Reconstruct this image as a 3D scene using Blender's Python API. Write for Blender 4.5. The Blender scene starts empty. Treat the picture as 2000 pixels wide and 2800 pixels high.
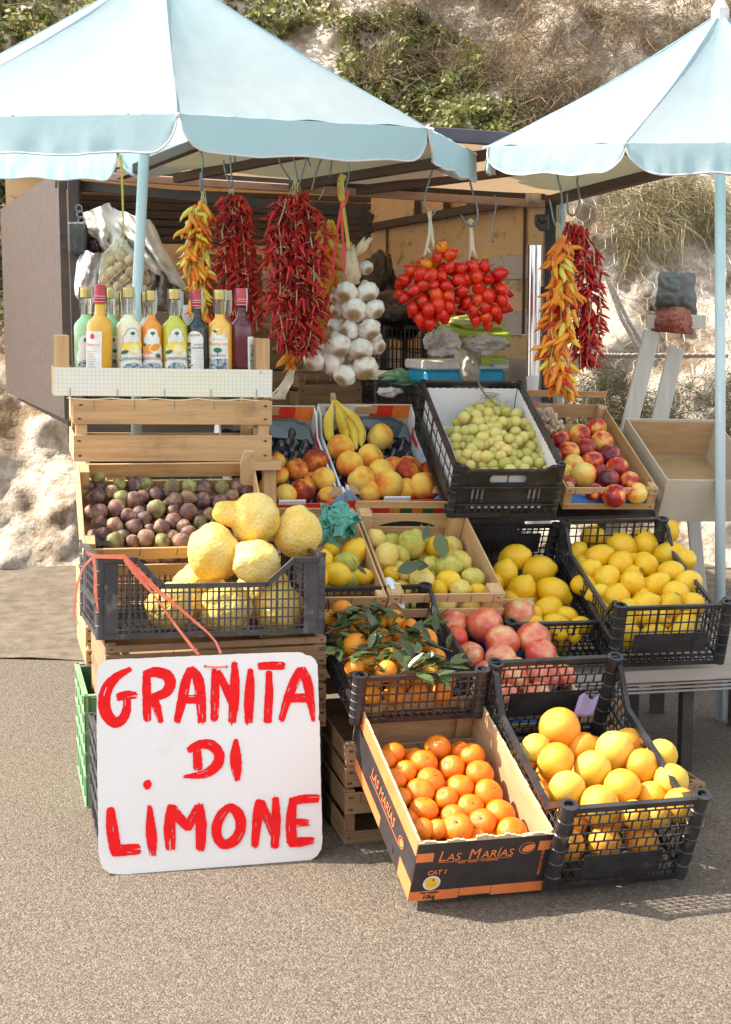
import bpy, math, random
from mathutils import Vector as V, Matrix, Euler, noise
random.seed(7)
rnd = random.uniform
SC = bpy.context.scene
COL = SC.collection
R = math.radians
PI = math.pi

# ------------------------------------------------------------------ camera
EYE = V((0, 0, 1.4)); FPX = 4000.0; TH = math.atan(520 / 4000)
FW = V((0, math.cos(TH), -math.sin(TH))); UP = V((0, math.sin(TH), math.cos(TH)))
cd = bpy.data.cameras.new('camera'); cam = bpy.data.objects.new('camera', cd); COL.objects.link(cam)
cam.location = EYE; cam.rotation_euler = (PI / 2 - TH, 0, 0)
cd.sensor_fit = 'VERTICAL'; cd.sensor_height = 36; cd.lens = FPX / 2800 * 36
cd.clip_start = .05; cd.clip_end = 400
SC.camera = cam

def ray(px, py):
    return FW + V((1, 0, 0)) * ((px - 1000) / FPX) + UP * ((1400 - py) / FPX)
def at(px, py, y):
    d = ray(px, py); return EYE + d * (y / d.y)
def ground(px, py, z=0.0):
    d = ray(px, py); return EYE + d * ((z - EYE.z) / d.z)
def onplane(px, py, M, h):
    n = (M.to_3x3() @ V((0, 0, 1))); o = M @ V((0, 0, h)); d = ray(px, py)
    return EYE + d * ((o - EYE).dot(n) / d.dot(n))
def onplane_y(px, py, M, h):
    n = (M.to_3x3() @ V((0, 1, 0))); o = M @ V((0, h, 0)); d = ray(px, py)
    return EYE + d * ((o - EYE).dot(n) / d.dot(n))
def axd(P): return (P - EYE).dot(FW)
def pxr(P, r): return r * axd(P) / FPX           # metres of r pixels at P
def pose(pos, yaw, pitch=0, roll=0):
    return Matrix.Translation(V(pos)) @ Matrix.Rotation(R(yaw), 4, 'Z') @ Matrix.Rotation(R(pitch), 4, 'X') @ Matrix.Rotation(R(roll), 4, 'Y')
K = 0.36946
def crop(x0, y0): return lambda x, y: (x0 + x * K, y0 + y * K)
C1 = crop(200, 1250); C2 = crop(700, 1250); C3 = crop(1200, 1250)
C4 = crop(200, 1750); C5 = crop(700, 1750); C6 = crop(1200, 1750)
A1 = crop(200, 200); A2 = crop(700, 200); A3 = crop(1200, 200)
A4 = crop(200, 700); A5 = crop(700, 700); A6 = crop(1200, 700)

# ------------------------------------------------------------------ scene objects
def link(o): COL.objects.link(o); return o
def tag(o, label, cat, group=None, kind=None):
    o['label'] = label; o['category'] = cat
    if group: o['group'] = group
    if kind: o['kind'] = kind
    return o
def thing(name, label, cat, M=None, group=None):
    o = link(bpy.data.objects.new(name, None)); o.empty_display_size = .05
    if M is not None: o.matrix_world = M
    return tag(o, label, cat, group)
def struct(o): o['kind'] = 'structure'; return o
def stuffpart(o): o['kind'] = 'stuff'; return o

class MB:
    def __init__(s): s.v = []; s.f = []; s.m = []; s.cur = 0
    def add(s, vs, fs, mi=None):
        b = len(s.v); s.v += [tuple(p) for p in vs]
        for f in fs: s.f.append([b + i for i in f]); s.m.append(s.cur if mi is None else mi)
        return s
    def box(s, x0, x1, y0, y1, z0, z1, M=None, mi=None):
        vs = [V((x, y, z)) for x in (x0, x1) for y in (y0, y1) for z in (z0, z1)]
        if M is not None: vs = [M @ p for p in vs]
        return s.add(vs, [(0, 1, 3, 2), (4, 6, 7, 5), (0, 4, 5, 1), (2, 3, 7, 6), (0, 2, 6, 4), (1, 5, 7, 3)], mi)
    def bar(s, p, q, w, t, up=(0, 0, 1), mi=None, ext=0):
        p = V(p); q = V(q); d = q - p; L = d.length
        if L < 1e-6: return s
        d /= L; u = V(up); x = d.cross(u)
        if x.length < 1e-4: x = d.cross(V((0, 1, 0)))
        x.normalize(); u = x.cross(d)
        p = p - d * ext; q = q + d * ext
        vs = [a + x * (i * w / 2) + u * (j * t / 2) for a in (p, q) for i, j in ((-1, -1), (1, -1), (1, 1), (-1, 1))]
        return s.add(vs, [(3, 2, 1, 0), (4, 5, 6, 7), (0, 1, 5, 4), (1, 2, 6, 5), (2, 3, 7, 6), (3, 0, 4, 7)], mi)
    def tube(s, pts, r, n=6, mi=None, cap=True):
        pts = [V(p) for p in pts]; N = len(pts)
        rs = r if isinstance(r, (list, tuple)) else [r] * N
        vs = []; px = None
        for i, p in enumerate(pts):
            d = (pts[min(i + 1, N - 1)] - pts[max(i - 1, 0)])
            if d.length < 1e-9: d = V((0, 0, 1))
            d.normalize()
            if px is None:
                px = d.cross(V((0, 0, 1)))
                if px.length < .1: px = d.cross(V((0, 1, 0)))
            px = px - d * px.dot(d)
            if px.length < 1e-6: px = d.orthogonal()
            px.normalize(); py = d.cross(px)
            for k in range(n):
                a = 2 * PI * k / n
                vs.append(p + (px * math.cos(a) + py * math.sin(a)) * rs[i])
        fs = [(i * n + k, i * n + (k + 1) % n, (i + 1) * n + (k + 1) % n, (i + 1) * n + k) for i in range(N - 1) for k in range(n)]
        if cap: fs += [tuple(range(n))[::-1], tuple(range((N - 1) * n, N * n))]
        return s.add(vs, fs, mi)
    def lathe(s, prof, n=20, M=None, mi=None, sq=None):
        vs = []
        for r, z in prof:
            for k in range(n):
                a = 2 * PI * k / n; p = V((r * math.cos(a), r * math.sin(a), z))
                vs.append(M @ p if M is not None else p)
        N = len(prof)
        fs = [(i * n + k, i * n + (k + 1) % n, (i + 1) * n + (k + 1) % n, (i + 1) * n + k) for i in range(N - 1) for k in range(n)]
        return s.add(vs, fs, mi)
    def surf(s, fn, nu, nv, mi=None):
        vs = [fn(i / nu, j / nv) for j in range(nv + 1) for i in range(nu + 1)]
        fs = [(j * (nu + 1) + i, j * (nu + 1) + i + 1, (j + 1) * (nu + 1) + i + 1, (j + 1) * (nu + 1) + i) for j in range(nv) for i in range(nu)]
        return s.add(vs, fs, mi)
    def prism(s, pts, off, mi=None):
        """flat outline (list of points) given a thickness vector"""
        n = len(pts); off = V(off); vs = [V(p) for p in pts] + [V(p) + off for p in pts]
        fs = [tuple(range(n))[::-1], tuple(range(n, 2 * n))] + [(i, (i + 1) % n, n + (i + 1) % n, n + i) for i in range(n)]
        return s.add(vs, fs, mi)
    def build(s, name, mats, parent=None, smooth=False, bevel=0, label=None, kind=None, solid=0, sub=0):
        me = bpy.data.meshes.new(name); me.from_pydata(s.v, [], s.f)
        if not isinstance(mats, (list, tuple)): mats = [mats]
        for m in mats: me.materials.append(m)
        me.polygons.foreach_set('material_index', s.m)
        if smooth: me.polygons.foreach_set('use_smooth', [True] * len(s.f))
        me.update()
        o = link(bpy.data.objects.new(name, me))
        if parent: o.parent = parent
        if bevel:
            b = o.modifiers.new('bevel', 'BEVEL'); b.width = bevel; b.segments = 1; b.limit_method = 'ANGLE'
        if solid:
            b = o.modifiers.new('solid', 'SOLIDIFY'); b.thickness = solid; b.offset = 0
        if sub:
            b = o.modifiers.new('sub', 'SUBSURF'); b.levels = sub; b.render_levels = sub
        if label: o['label'] = label
        if kind: o['kind'] = kind
        return o

FONT = [None]
def text_mesh(body, size, thick=0.0004, align='CENTER', shear=0, res=3, sx=1, bold=0):
    c = bpy.data.curves.new('lettering', 'FONT'); c.body = body; c.size = size; c.align_x = align
    c.extrude = thick; c.shear = shear; c.resolution_u = res; c.offset = bold
    o = bpy.data.objects.new('lettering', c); COL.objects.link(o)
    dg = bpy.context.evaluated_depsgraph_get(); dg.update()
    me = bpy.data.meshes.new_from_object(o.evaluated_get(dg))
    vs = [V((v.co.x * sx, v.co.y, v.co.z)) for v in me.vertices]; fs = [tuple(p.vertices) for p in me.polygons]
    bpy.data.objects.remove(o); bpy.data.curves.remove(c); bpy.data.meshes.remove(me)
    return vs, fs

# ------------------------------------------------------------------ materials
def newmat(name):
    m = bpy.data.materials.new(name); m.use_nodes = True; t = m.node_tree
    return m, t.nodes, t.links, t.nodes['Principled BSDF']
def c4(c): return (c[0], c[1], c[2], 1)
def coords(N, L, scale=(1, 1, 1), jitter=True):
    tc = N.new('ShaderNodeTexCoord'); mp = N.new('ShaderNodeMapping'); mp.inputs['Scale'].default_value = scale
    L.new(tc.outputs['Object'], mp.inputs['Vector'])
    oi = N.new('ShaderNodeObjectInfo')
    if jitter:
        mu = N.new('ShaderNodeMath'); mu.operation = 'MULTIPLY'; mu.inputs[1].default_value = 53.7
        L.new(oi.outputs['Random'], mu.inputs[0]); L.new(mu.outputs[0], mp.inputs['Location'])
    return mp.outputs[0], oi.outputs['Random'], tc
def tex(N, L, vec, scale, detail=4, rough=.55, kind='noise'):
    if kind == 'noise':
        t = N.new('ShaderNodeTexNoise'); t.inputs['Detail'].default_value = detail; t.inputs['Roughness'].default_value = rough
        out = t.outputs['Fac']
    else:
        t = N.new('ShaderNodeTexVoronoi'); out = t.outputs['Distance']
    t.inputs['Scale'].default_value = scale; L.new(vec, t.inputs['Vector'])
    return out, t
def ramp(N, L, fac, stops):
    r = N.new('ShaderNodeValToRGB'); e = r.color_ramp.elements
    while len(e) < len(stops): e.new(.5)
    for k, (p, c) in enumerate(stops): e[k].position = p; e[k].color = c4(c)
    L.new(fac, r.inputs[0]); return r.outputs[0]
def math_(N, L, op, a, b):
    m = N.new('ShaderNodeMath'); m.operation = op
    for i, x in enumerate((a, b)):
        if isinstance(x, (int, float)): m.inputs[i].default_value = x
        else: L.new(x, m.inputs[i])
    return m.outputs[0]
def mixc(N, L, fac, a, b, blend='MIX'):
    m = N.new('ShaderNodeMix'); m.data_type = 'RGBA'; m.blend_type = blend
    for i, x in ((0, fac), (6, a), (7, b)):
        if isinstance(x, (int, float)): m.inputs[i].default_value = x
        elif isinstance(x, tuple): m.inputs[i].default_value = c4(x)
        else: L.new(x, m.inputs[i])
    return m.outputs[2]
def bump(N, L, P, h, strength, dist=.01):
    b = N.new('ShaderNodeBump'); b.inputs['Strength'].default_value = strength; b.inputs['Distance'].default_value = dist
    L.new(h, b.inputs['Height']); L.new(b.outputs[0], P.inputs['Normal'])
def plain(name, stops, scale=8, rough=.6, bmp=0, bscale=60, stretch=(1, 1, 1), metal=0, spec=.5, rand=0, detail=5, coat=0, sss=0, bdist=.004, trans=0, dirt=None, jitter=True):
    m, N, L, P = newmat(name)
    vec, rd, _ = coords(N, L, stretch, jitter)
    f, _ = tex(N, L, vec, scale, detail)
    f = math_(N, L, 'MULTIPLY_ADD', f, 1.7); f.node.inputs[2].default_value = -.35
    if rand:
        q = math_(N, L, 'MULTIPLY', math_(N, L, 'SUBTRACT', rd, .5), rand); f = math_(N, L, 'ADD', f, q)
    c = ramp(N, L, f, stops)
    if dirt:
        d, _ = tex(N, L, vec, dirt[1], 6, .7); d = ramp(N, L, d, [(dirt[2], (0, 0, 0)), (dirt[3], (1, 1, 1))])
        c = mixc(N, L, d, c, dirt[0])
    L.new(c, P.inputs['Base Color'])
    P.inputs['Roughness'].default_value = rough; P.inputs['Metallic'].default_value = metal
    P.inputs['Specular IOR Level'].default_value = spec; P.inputs['Coat Weight'].default_value = coat
    if trans: P.inputs['Transmission Weight'].default_value = trans
    if sss:
        P.inputs['Subsurface Weight'].default_value = sss; P.inputs['Subsurface Radius'].default_value = (1, .5, .25); P.inputs['Subsurface Scale'].default_value = .01
    if bmp:
        h, _ = tex(N, L, vec, bscale, 6); bump(N, L, P, h, bmp, bdist)
    return m
def fruitmat(name, stops, nw=1.0, nscale=1.2, rw=.3, zw=0, off=0, rough=.4, bmp=.1, bscale=12, spec=.5, sss=.05, speck=None, bkind='noise', coat=0, xw=0, tip=None):
    """unit-radius meshes: colour from blotchy noise + per-fruit random + height on the fruit"""
    m, N, L, P = newmat(name)
    vec, rd, tc = coords(N, L)
    f, _ = tex(N, L, vec, nscale, 4)
    f = math_(N, L, 'MULTIPLY', math_(N, L, 'SUBTRACT', f, .5), nw * 2)
    f = math_(N, L, 'ADD', f, math_(N, L, 'MULTIPLY', math_(N, L, 'SUBTRACT', rd, .5), rw))
    if zw or xw:
        sp = N.new('ShaderNodeSeparateXYZ'); L.new(tc.outputs['Object'], sp.inputs[0])
        if zw: f = math_(N, L, 'ADD', f, math_(N, L, 'MULTIPLY', sp.outputs[2], zw))
        if xw: f = math_(N, L, 'ADD', f, math_(N, L, 'MULTIPLY', sp.outputs[0], xw))
    f = math_(N, L, 'ADD', f, .5 + off)
    c = ramp(N, L, f, stops)
    if speck:
        v, _ = tex(N, L, vec, speck[1], 2, .5); v = ramp(N, L, v, [(speck[2], (0, 0, 0)), (speck[3], (1, 1, 1))])
        c = mixc(N, L, v, c, speck[0])
    if tip:
        s2 = N.new('ShaderNodeSeparateXYZ'); L.new(tc.outputs['Object'], s2.inputs[0]); mr = N.new('ShaderNodeMapRange'); mr.inputs[1].default_value = tip[0]; mr.inputs[2].default_value = tip[1]; L.new(s2.outputs[2], mr.inputs[0]); c = mixc(N, L, mr.outputs[0], c, tip[2])
    L.new(c, P.inputs['Base Color'])
    P.inputs['Roughness'].default_value = rough; P.inputs['Specular IOR Level'].default_value = spec; P.inputs['Coat Weight'].default_value = coat
    if sss:
        P.inputs['Subsurface Weight'].default_value = sss; P.inputs['Subsurface Radius'].default_value = (1, .5, .2); P.inputs['Subsurface Scale'].default_value = .2
    if bmp:
        h, _ = tex(N, L, vec, bscale, 3, .5, bkind); bump(N, L, P, h, bmp, .05)
    return m
def flat(name, c, rough=.6, metal=0, spec=.5):
    c2 = tuple(min(1, x * 1.12) for x in c); c1 = tuple(x * .88 for x in c)
    return plain(name, [(.2, c1), (.8, c2)], 30, rough, metal=metal, spec=spec)

MT = {}
def woodmat(name, axis, a, b, dark=(.20, .10, .045), knots=True):
    st = {'x': (2.2, 42, 42), 'y': (42, 2.2, 42), 'z': (42, 42, 2.2)}[axis]
    m, N, L, P = newmat(name)
    vec, rd, tc = coords(N, L, st)
    f, _ = tex(N, L, vec, 1.6, 6, .62)
    f = math_(N, L, 'ADD', f, math_(N, L, 'MULTIPLY', math_(N, L, 'SUBTRACT', rd, .5), .25))
    c = ramp(N, L, f, [(.25, a), (.55, b), (.8, tuple(x * .72 for x in b))])
    v2, rd2, tc2 = coords(N, L, (1, 1, 1))
    d, _ = tex(N, L, v2, 7, 5, .6); d = ramp(N, L, d, [(.55, (0, 0, 0)), (.74, (1, 1, 1))])
    c = mixc(N, L, math_(N, L, 'MULTIPLY', d, .5), c, dark)
    g, _ = tex(N, L, vec, 5, 4, .5); g = ramp(N, L, g, [(.62, (0, 0, 0)), (.74, (1, 1, 1))])
    c = mixc(N, L, math_(N, L, 'MULTIPLY', g, .35), c, dark)
    L.new(c, P.inputs['Base Color']); P.inputs['Roughness'].default_value = .72
    bump(N, L, P, f, .25, .002)
    return m
PINE_A = (.62, .415, .215); PINE_B = (.54, .33, .155)
for ax in 'xyz':
    MT['wood_' + ax] = woodmat('pale_pine_' + ax, ax, PINE_A, PINE_B)
    MT['oldwood_' + ax] = woodmat('weathered_pine_' + ax, ax, (.40, .25, .135), (.29, .17, .085), (.09, .045, .02))
    MT['dkwood_' + ax] = woodmat('brown_crate_wood_' + ax, ax, (.26, .15, .075), (.19, .105, .05), (.05, .03, .015))
MT['nail'] = flat('rusty_nail_stain', (.085, .048, .028), .8)
MT['board'] = plain('veneer_board', [(.2, (.56, .40, .24)), (.8, (.48, .32, .18))], 6, .75)
MT['black'] = plain('black_crate_plastic', [(.3, (.016, .015, .017)), (.75, (.040, .037, .040))], 14, .36, bmp=.25, bscale=30, dirt=((.16, .14, .135), 20, .60, .82))
MT['black2'] = plain('scuffed_grey_plastic', [(.3, (.032, .029, .032)), (.75, (.062, .056, .060))], 12, .5, bmp=.3, bscale=30, dirt=((.25, .22, .2), 18, .56, .8))
MT['green_plastic'] = plain('green_crate_plastic', [(.3, (.17, .33, .16)), (.75, (.24, .41, .22))], 9, .45, dirt=((.45, .5, .38), 14, .58, .85))
MT['card'] = plain('kraft_card', [(.2, (.43, .26, .13)), (.8, (.54, .34, .18))], 9, .85, bmp=.2, bscale=70, stretch=(1, 1, 5))
MT['card_lt'] = plain('grey_card', [(.2, (.50, .43, .34)), (.8, (.60, .52, .42))], 7, .85)
MT['card_edge'] = plain('cut_card_edge', [(.2, (.55, .40, .24)), (.8, (.66, .50, .32))], 60, .9)
MT['print_dark'] = plain('dark_brown_print', [(.2, (.030, .024, .024)), (.8, (.050, .040, .038))], 20, .55, dirt=((.12, .09, .07), 40, .66, .85))
MT['print_orange'] = plain('orange_print', [(.2, (.78, .20, .055)), (.8, (.86, .26, .085))], 18, .6)
MT['red_print'] = flat('red_card_print', (.74, .045, .025), .45)
MT['orange_print2'] = flat('bright_orange_card', (.86, .22, .035), .5)
MT['white_print'] = flat('white_card_print', (.74, .73, .76), .5)
MT['blue_print'] = flat('sky_blue_card_print', (.24, .42, .68), .5)
MT['paper'] = plain('white_paper', [(.2, (.74, .72, .73)), (.8, (.82, .80, .80))], 5, .75, bmp=.15, bscale=12)
MT['blue_paper'] = plain('blue_paper', [(.2, (.015, .12, .42)), (.8, (.03, .19, .55))], 12, .4, bmp=.4, bscale=25)
MT['green_bag'] = plain('teal_green_film', [(.2, (.05, .36, .27)), (.8, (.13, .50, .39))], 14, .22, trans=.35, spec=.7)
MT['green_bag2'] = plain('pale_green_film', [(.2, (.20, .48, .26)), (.8, (.32, .60, .36))], 14, .25, trans=.2)
MT['metal'] = plain('grey_aluminium', [(.2, (.36, .33, .31)), (.8, (.46, .43, .41))], 4, .42, metal=.65, stretch=(1, 9, 9))
MT['steel'] = plain('brushed_steel', [(.2, (.72, .72, .72)), (.8, (.86, .86, .86))], 6, .2, metal=1, stretch=(30, 30, .6))
MT['wire'] = plain('galvanised_wire', [(.2, (.19, .20, .21)), (.8, (.29, .30, .31))], 30, .38, metal=.8)
MT['darkmetal'] = plain('dark_painted_steel', [(.2, (.028, .022, .020)), (.8, (.060, .046, .040))], 10, .55, dirt=((.15, .08, .05), 9, .6, .8))
MT['rust'] = plain('primer_brown_rail', [(.2, (.36, .225, .17)), (.8, (.50, .34, .27))], 6, .6, dirt=((.09, .05, .03), 16, .58, .8), stretch=(1, 1, 3))
MT['beam'] = plain('brown_roof_beam', [(.2, (.085, .052, .040)), (.8, (.13, .082, .062))], 6, .6)
MT['slatbrown'] = plain('dark_brown_slat', [(.2, (.045, .030, .025)), (.8, (.085, .058, .046))], 5, .6, stretch=(1, 6, 6), dirt=((.20, .13, .08), 6, .62, .85))
MT['roofblue'] = plain('dark_slate_roof_edge', [(.2, (.045, .045, .06)), (.8, (.075, .075, .095))], 5, .5)
MT['wallboard'] = plain('yellowed_wall_board', [(.2, (.62, .44, .24)), (.8, (.72, .54, .32))], 3, .6, dirt=((.13, .07, .03), 9, .56, .72), stretch=(.7, .7, 1.4))
MT['greyband'] = plain('grey_rail_band', [(.2, (.46, .43, .41)), (.8, (.56, .53, .50))], 3, .5, dirt=((.22, .17, .13), 13, .62, .85))
MT['pole'] = plain('pale_blue_pole', [(.2, (.50, .62, .66)), (.8, (.58, .69, .73))], 6, .4, dirt=((.35, .38, .38), 20, .66, .8))
MT['cloth'] = plain('cream_cotton', [(.2, (.74, .70, .64)), (.8, (.84, .80, .75))], 6, .9, bmp=.3, bscale=120)
MT['cloth_pink'] = plain('washed_pink_cotton', [(.2, (.50, .44, .44)), (.8, (.60, .54, .54))], 6, .9, bmp=.3, bscale=120)
MT['cloth_dark'] = plain('black_flowered_cloth', [(.45, (.012, .010, .012)), (.62, (.03, .02, .03)), (.72, (.36, .05, .09)), (.9, (.5, .2, .22))], 42, .9)
MT['rag'] = plain('grey_rag', [(.2, (.36, .33, .30)), (.5, (.56, .53, .49)), (.8, (.66, .62, .58))], 14, .92, bmp=.3, bscale=90)
MT['black_bag'] = plain('black_bin_film', [(.3, (.010, .010, .011)), (.7, (.03, .03, .032))], 10, .28, bmp=.6, bscale=18, bdist=.02)
MT['white_tub'] = flat('white_tub_plastic', (.74, .74, .73), .4)
MT['blue_tub'] = flat('cyan_tub_plastic', (.015, .33, .55), .35)
MT['lime'] = flat('lime_plastic', (.36, .47, .035), .35)
MT['lime_cloth'] = plain('lime_cloth', [(.2, (.40, .45, .12)), (.8, (.52, .56, .22))], 10, .9)
MT['yellow_strap'] = flat('mustard_strap', (.60, .42, .07), .6)
MT['red_strap'] = flat('red_plastic_tape', (.80, .04, .03), .35)
MT['coral'] = plain('coral_raffia', [(.2, (.85, .16, .08)), (.8, (.92, .30, .20))], 40, .4)
MT['twine'] = plain('pale_twine', [(.2, (.70, .62, .48)), (.8, (.80, .73, .60))], 80, .9)
MT['straw'] = plain('straw_stalk', [(.2, (.50, .42, .20)), (.8, (.62, .54, .30))], 60, .8)
MT['husk'] = plain('dry_husk', [(.2, (.54, .42, .25)), (.8, (.70, .58, .40))], 30, .85, stretch=(6, 6, 1))
MT['root'] = plain('garlic_root', [(.2, (.34, .22, .10)), (.8, (.48, .34, .18))], 50, .9)
MT['netting'] = flat('cream_net', (.74, .66, .50), .7)
MT['sign_white'] = plain('white_painted_board', [(.2, (.75, .73, .71)), (.8, (.80, .78, .765))], 3, .5, dirt=((.58, .53, .48), 4, .60, .9), bmp=.06, bscale=40)
MT['sign_edge'] = plain('bare_board_edge', [(.2, (.22, .11, .04)), (.8, (.34, .18, .07))], 30, .8)
MT['sign_red'] = plain('red_brush_paint', [(.2, (.74, .004, .006)), (.8, (.86, .008, .010))], 30, .55, spec=.2)
MT['wire_mesh'] = plain('zinc_mesh_wire', [(.2, (.30, .25, .20)), (.8, (.50, .44, .36))], 12, .6, metal=.2)
MT['cable'] = plain('steel_cable', [(.2, (.34, .29, .25)), (.8, (.46, .41, .36))], 60, .6, metal=.2)
MT['white_wood'] = plain('whitewashed_wood', [(.2, (.52, .48, .44)), (.8, (.62, .58, .54))], 6, .7, stretch=(10, 10, 1))
MT['gold_cap'] = plain('gold_cap', [(.2, (.46, .36, .12)), (.8, (.58, .47, .18))], 8, .3, metal=.55)
MT['red_foil'] = plain('red_foil', [(.2, (.42, .02, .035)), (.8, (.56, .05, .07))], 16, .3)
MT['strip_seal'] = flat('pale_seal_strip', (.60, .68, .66), .5)
MT['label'] = flat('white_label', (.80, .78, .76), .5)
MT['black_print'] = flat('black_ink', (.02, .02, .022), .5)
MT['green_print'] = flat('green_ink', (.03, .16, .06), .5)
MT['yellow_print'] = flat('yellow_ink', (.85, .62, .06), .5)
MT['pale_yellow_print'] = flat('pale_yellow_ink', (.88, .80, .40), .5)
MT['orange_ink'] = flat('orange_ink', (.80, .30, .05), .5)
MT['red_ink'] = flat('red_ink', (.62, .03, .03), .5)
MT['blue_ink'] = flat('blue_ink', (.05, .22, .42), .5)
MT['photo_ink'] = plain('printed_view_ink', [(.3, (.05, .07, .09)), (.45, (.20, .30, .42)), (.55, (.62, .62, .6)), (.7, (.30, .26, .18))], 90, .5)
MT['grey_ink'] = flat('grey_ink', (.36, .33, .33), .5)
MT['grid_paper'] = None
def gridpaper():
    m, N, L, P = newmat('graph_paper')
    tc = N.new('ShaderNodeTexCoord'); sp = N.new('ShaderNodeSeparateXYZ'); L.new(tc.outputs['Object'], sp.inputs[0])
    def lines(o):
        f = math_(N, L, 'FRACT', math_(N, L, 'MULTIPLY', o, 80), 0); return math_(N, L, 'LESS_THAN', f, .11)
    g = math_(N, L, 'MAXIMUM', lines(sp.outputs[0]), lines(sp.outputs[2]))
    c = mixc(N, L, math_(N, L, 'MULTIPLY', g, .7), (.77, .75, .70), (.56, .57, .18))
    L.new(c, P.inputs['Base Color']); P.inputs['Roughness'].default_value = .6
    return m
MT['grid_paper'] = gridpaper()
def glassmat(name, col, rough=.03, trans=1.0, ior=1.45):
    m, N, L, P = newmat(name)
    P.inputs['Base Color'].default_value = c4(col); P.inputs['Roughness'].default_value = rough
    P.inputs['Transmission Weight'].default_value = trans; P.inputs['IOR'].default_value = ior
    return m
MT['glass'] = glassmat('clear_bottle_glass', (.86, .93, .90), .02, .88, 1.2)
def liquid(name, col, trans=0.0, rough=.06):
    m, N, L, P = newmat(name)
    vec, rd, _ = coords(N, L); f, _ = tex(N, L, vec, 6, 3)
    c = ramp(N, L, f, [(.3, tuple(x * .92 for x in col)), (.7, tuple(min(1, x * 1.06) for x in col))])
    L.new(c, P.inputs['Base Color']); P.inputs['Roughness'].default_value = rough
    P.inputs['Transmission Weight'].default_value = trans; P.inputs['Coat Weight'].default_value = 1; P.inputs['Coat Roughness'].default_value = .03
    P.inputs['IOR'].default_value = 1.25
    return m
def fabric(name, a, b, tr=.3, tc=None):
    m, N, L, P = newmat(name)
    vec, rd, _ = coords(N, L); f, _ = tex(N, L, vec, 2.2, 6, .6)
    c = ramp(N, L, f, [(.3, a), (.7, b)]); L.new(c, P.inputs['Base Color']); P.inputs['Roughness'].default_value = .85
    P.inputs['Specular IOR Level'].default_value = .2
    w, _ = tex(N, L, vec, 9, 5); bump(N, L, P, w, .25, .02)
    t = N.new('ShaderNodeBsdfTranslucent'); mx = N.new('ShaderNodeMixShader'); mx.inputs[0].default_value = tr
    if tc: L.new(mixc(N, L, .15, tc, c), t.inputs[0])
    else: L.new(c, t.inputs[0])
    w2, _ = tex(N, L, vec, 260, 2); P.inputs['Roughness'].default_value = .95
    o = N['Material Output']; L.new(P.outputs[0], mx.inputs[1]); L.new(t.outputs[0], mx.inputs[2]); L.new(mx.outputs[0], o.inputs[0])
    return m
MT['canopy'] = fabric('pale_blue_canvas', (.43, .51, .57), (.49, .565, .62), .52, (.52, .84, .92))
MT['trim'] = fabric('white_hem_tape', (.70, .68, .68), (.76, .74, .74), .15)
MT['tarp'] = fabric('tan_roof_tarpaulin', (.48, .35, .22), (.56, .41, .27), .38, (.48, .34, .21))
# ------------------------------------------------------------------ fruit shapes (unit equatorial radius, axis z)
def sphere_mesh(name, fn, mats, nu=22, nv=14, matfn=None):
    vs = [fn(V((0, 0, -1)))]; fs = []
    for j in range(1, nv):
        ph = -PI / 2 + PI * j / nv
        for i in range(nu):
            a = 2 * PI * i / nu; vs.append(fn(V((math.cos(a) * math.cos(ph), math.sin(a) * math.cos(ph), math.sin(ph)))))
    vs.append(fn(V((0, 0, 1)))); T = len(vs) - 1
    for i in range(nu):
        fs.append((0, 1 + (i + 1) % nu, 1 + i)); b = 1 + (nv - 2) * nu; fs.append((T, b + i, b + (i + 1) % nu))
    for j in range(nv - 2):
        for i in range(nu):
            a = 1 + j * nu; fs.append((a + i, a + (i + 1) % nu, a + nu + (i + 1) % nu, a + nu + i))
    me = bpy.data.meshes.new(name); me.from_pydata([tuple(v) for v in vs], [], fs)
    for m in (mats if isinstance(mats, (list, tuple)) else [mats]): me.materials.append(m)
    me.polygons.foreach_set('use_smooth', [True] * len(fs)); me.update(); return me
def nz(d, s, seed): return noise.noise(d * s + V((seed * 7.3, seed * 3.1, seed * 1.7)))
def sstep(a, b, x):
    t = max(0, min(1, (x - a) / (b - a))); return t * t * (3 - 2 * t)
def f_lemon(seed, el=1.22, nip=.16, bump_=.03):
    def f(d):
        z = d.z; r = 1 + bump_ * nz(d, 2.2, seed); p = V((d.x * r, d.y * r, z * el * r))
        k = sstep(.90, 1.0, z); p.z += nip * k; k2 = sstep(.955, 1, -z); p.z -= nip * .45 * k2
        return p
    return f
def f_cedro(seed, el=1.1, nub=.0, bumpy=.10):
    def f(d):
        r = 1 + bumpy * nz(d, 1.6, seed) + bumpy * .42 * nz(d, 3.6, seed + 3) + bumpy * .22 * nz(d, 8, seed + 5)
        p = V((d.x * r, d.y * r, d.z * el * r))
        if nub:
            k = sstep(.80, .97, d.z); p.z += nub * k; ring = sstep(.62, .80, d.z) * (1 - sstep(.80, .93, d.z)); p.x *= 1 - .12 * ring; p.y *= 1 - .12 * ring
        return p
    return f
def f_fig(seed):
    def f(d):
        r = 1 + .13 * nz(d, 1.5, seed) + .025 * math.sin(9 * math.atan2(d.y, d.x)) * (1 - d.z * d.z)
        z = d.z; p = V((d.x * r, d.y * r, z * .88))
        if z > 0:
            k = sstep(.45, 1, z); p.x *= 1 - .25 * k; p.y *= 1 - .25 * k; p.z += .55 * sstep(.66, 1, z)
        return p
    return f
def f_peach(seed, dim=.16, cleft=.07):
    def f(d):
        a = math.atan2(d.y, d.x); r = 1 + .03 * nz(d, 1.5, seed)
        r -= cleft * math.exp(-(a / .22) ** 2) * (1 if abs(d.z) < .98 else .5)
        p = V((d.x * r, d.y * r, d.z * .95)); k = math.exp(-((1 - d.z) / .10) ** 1); p.z -= dim * k * 1.3
        return p
    return f
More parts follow.
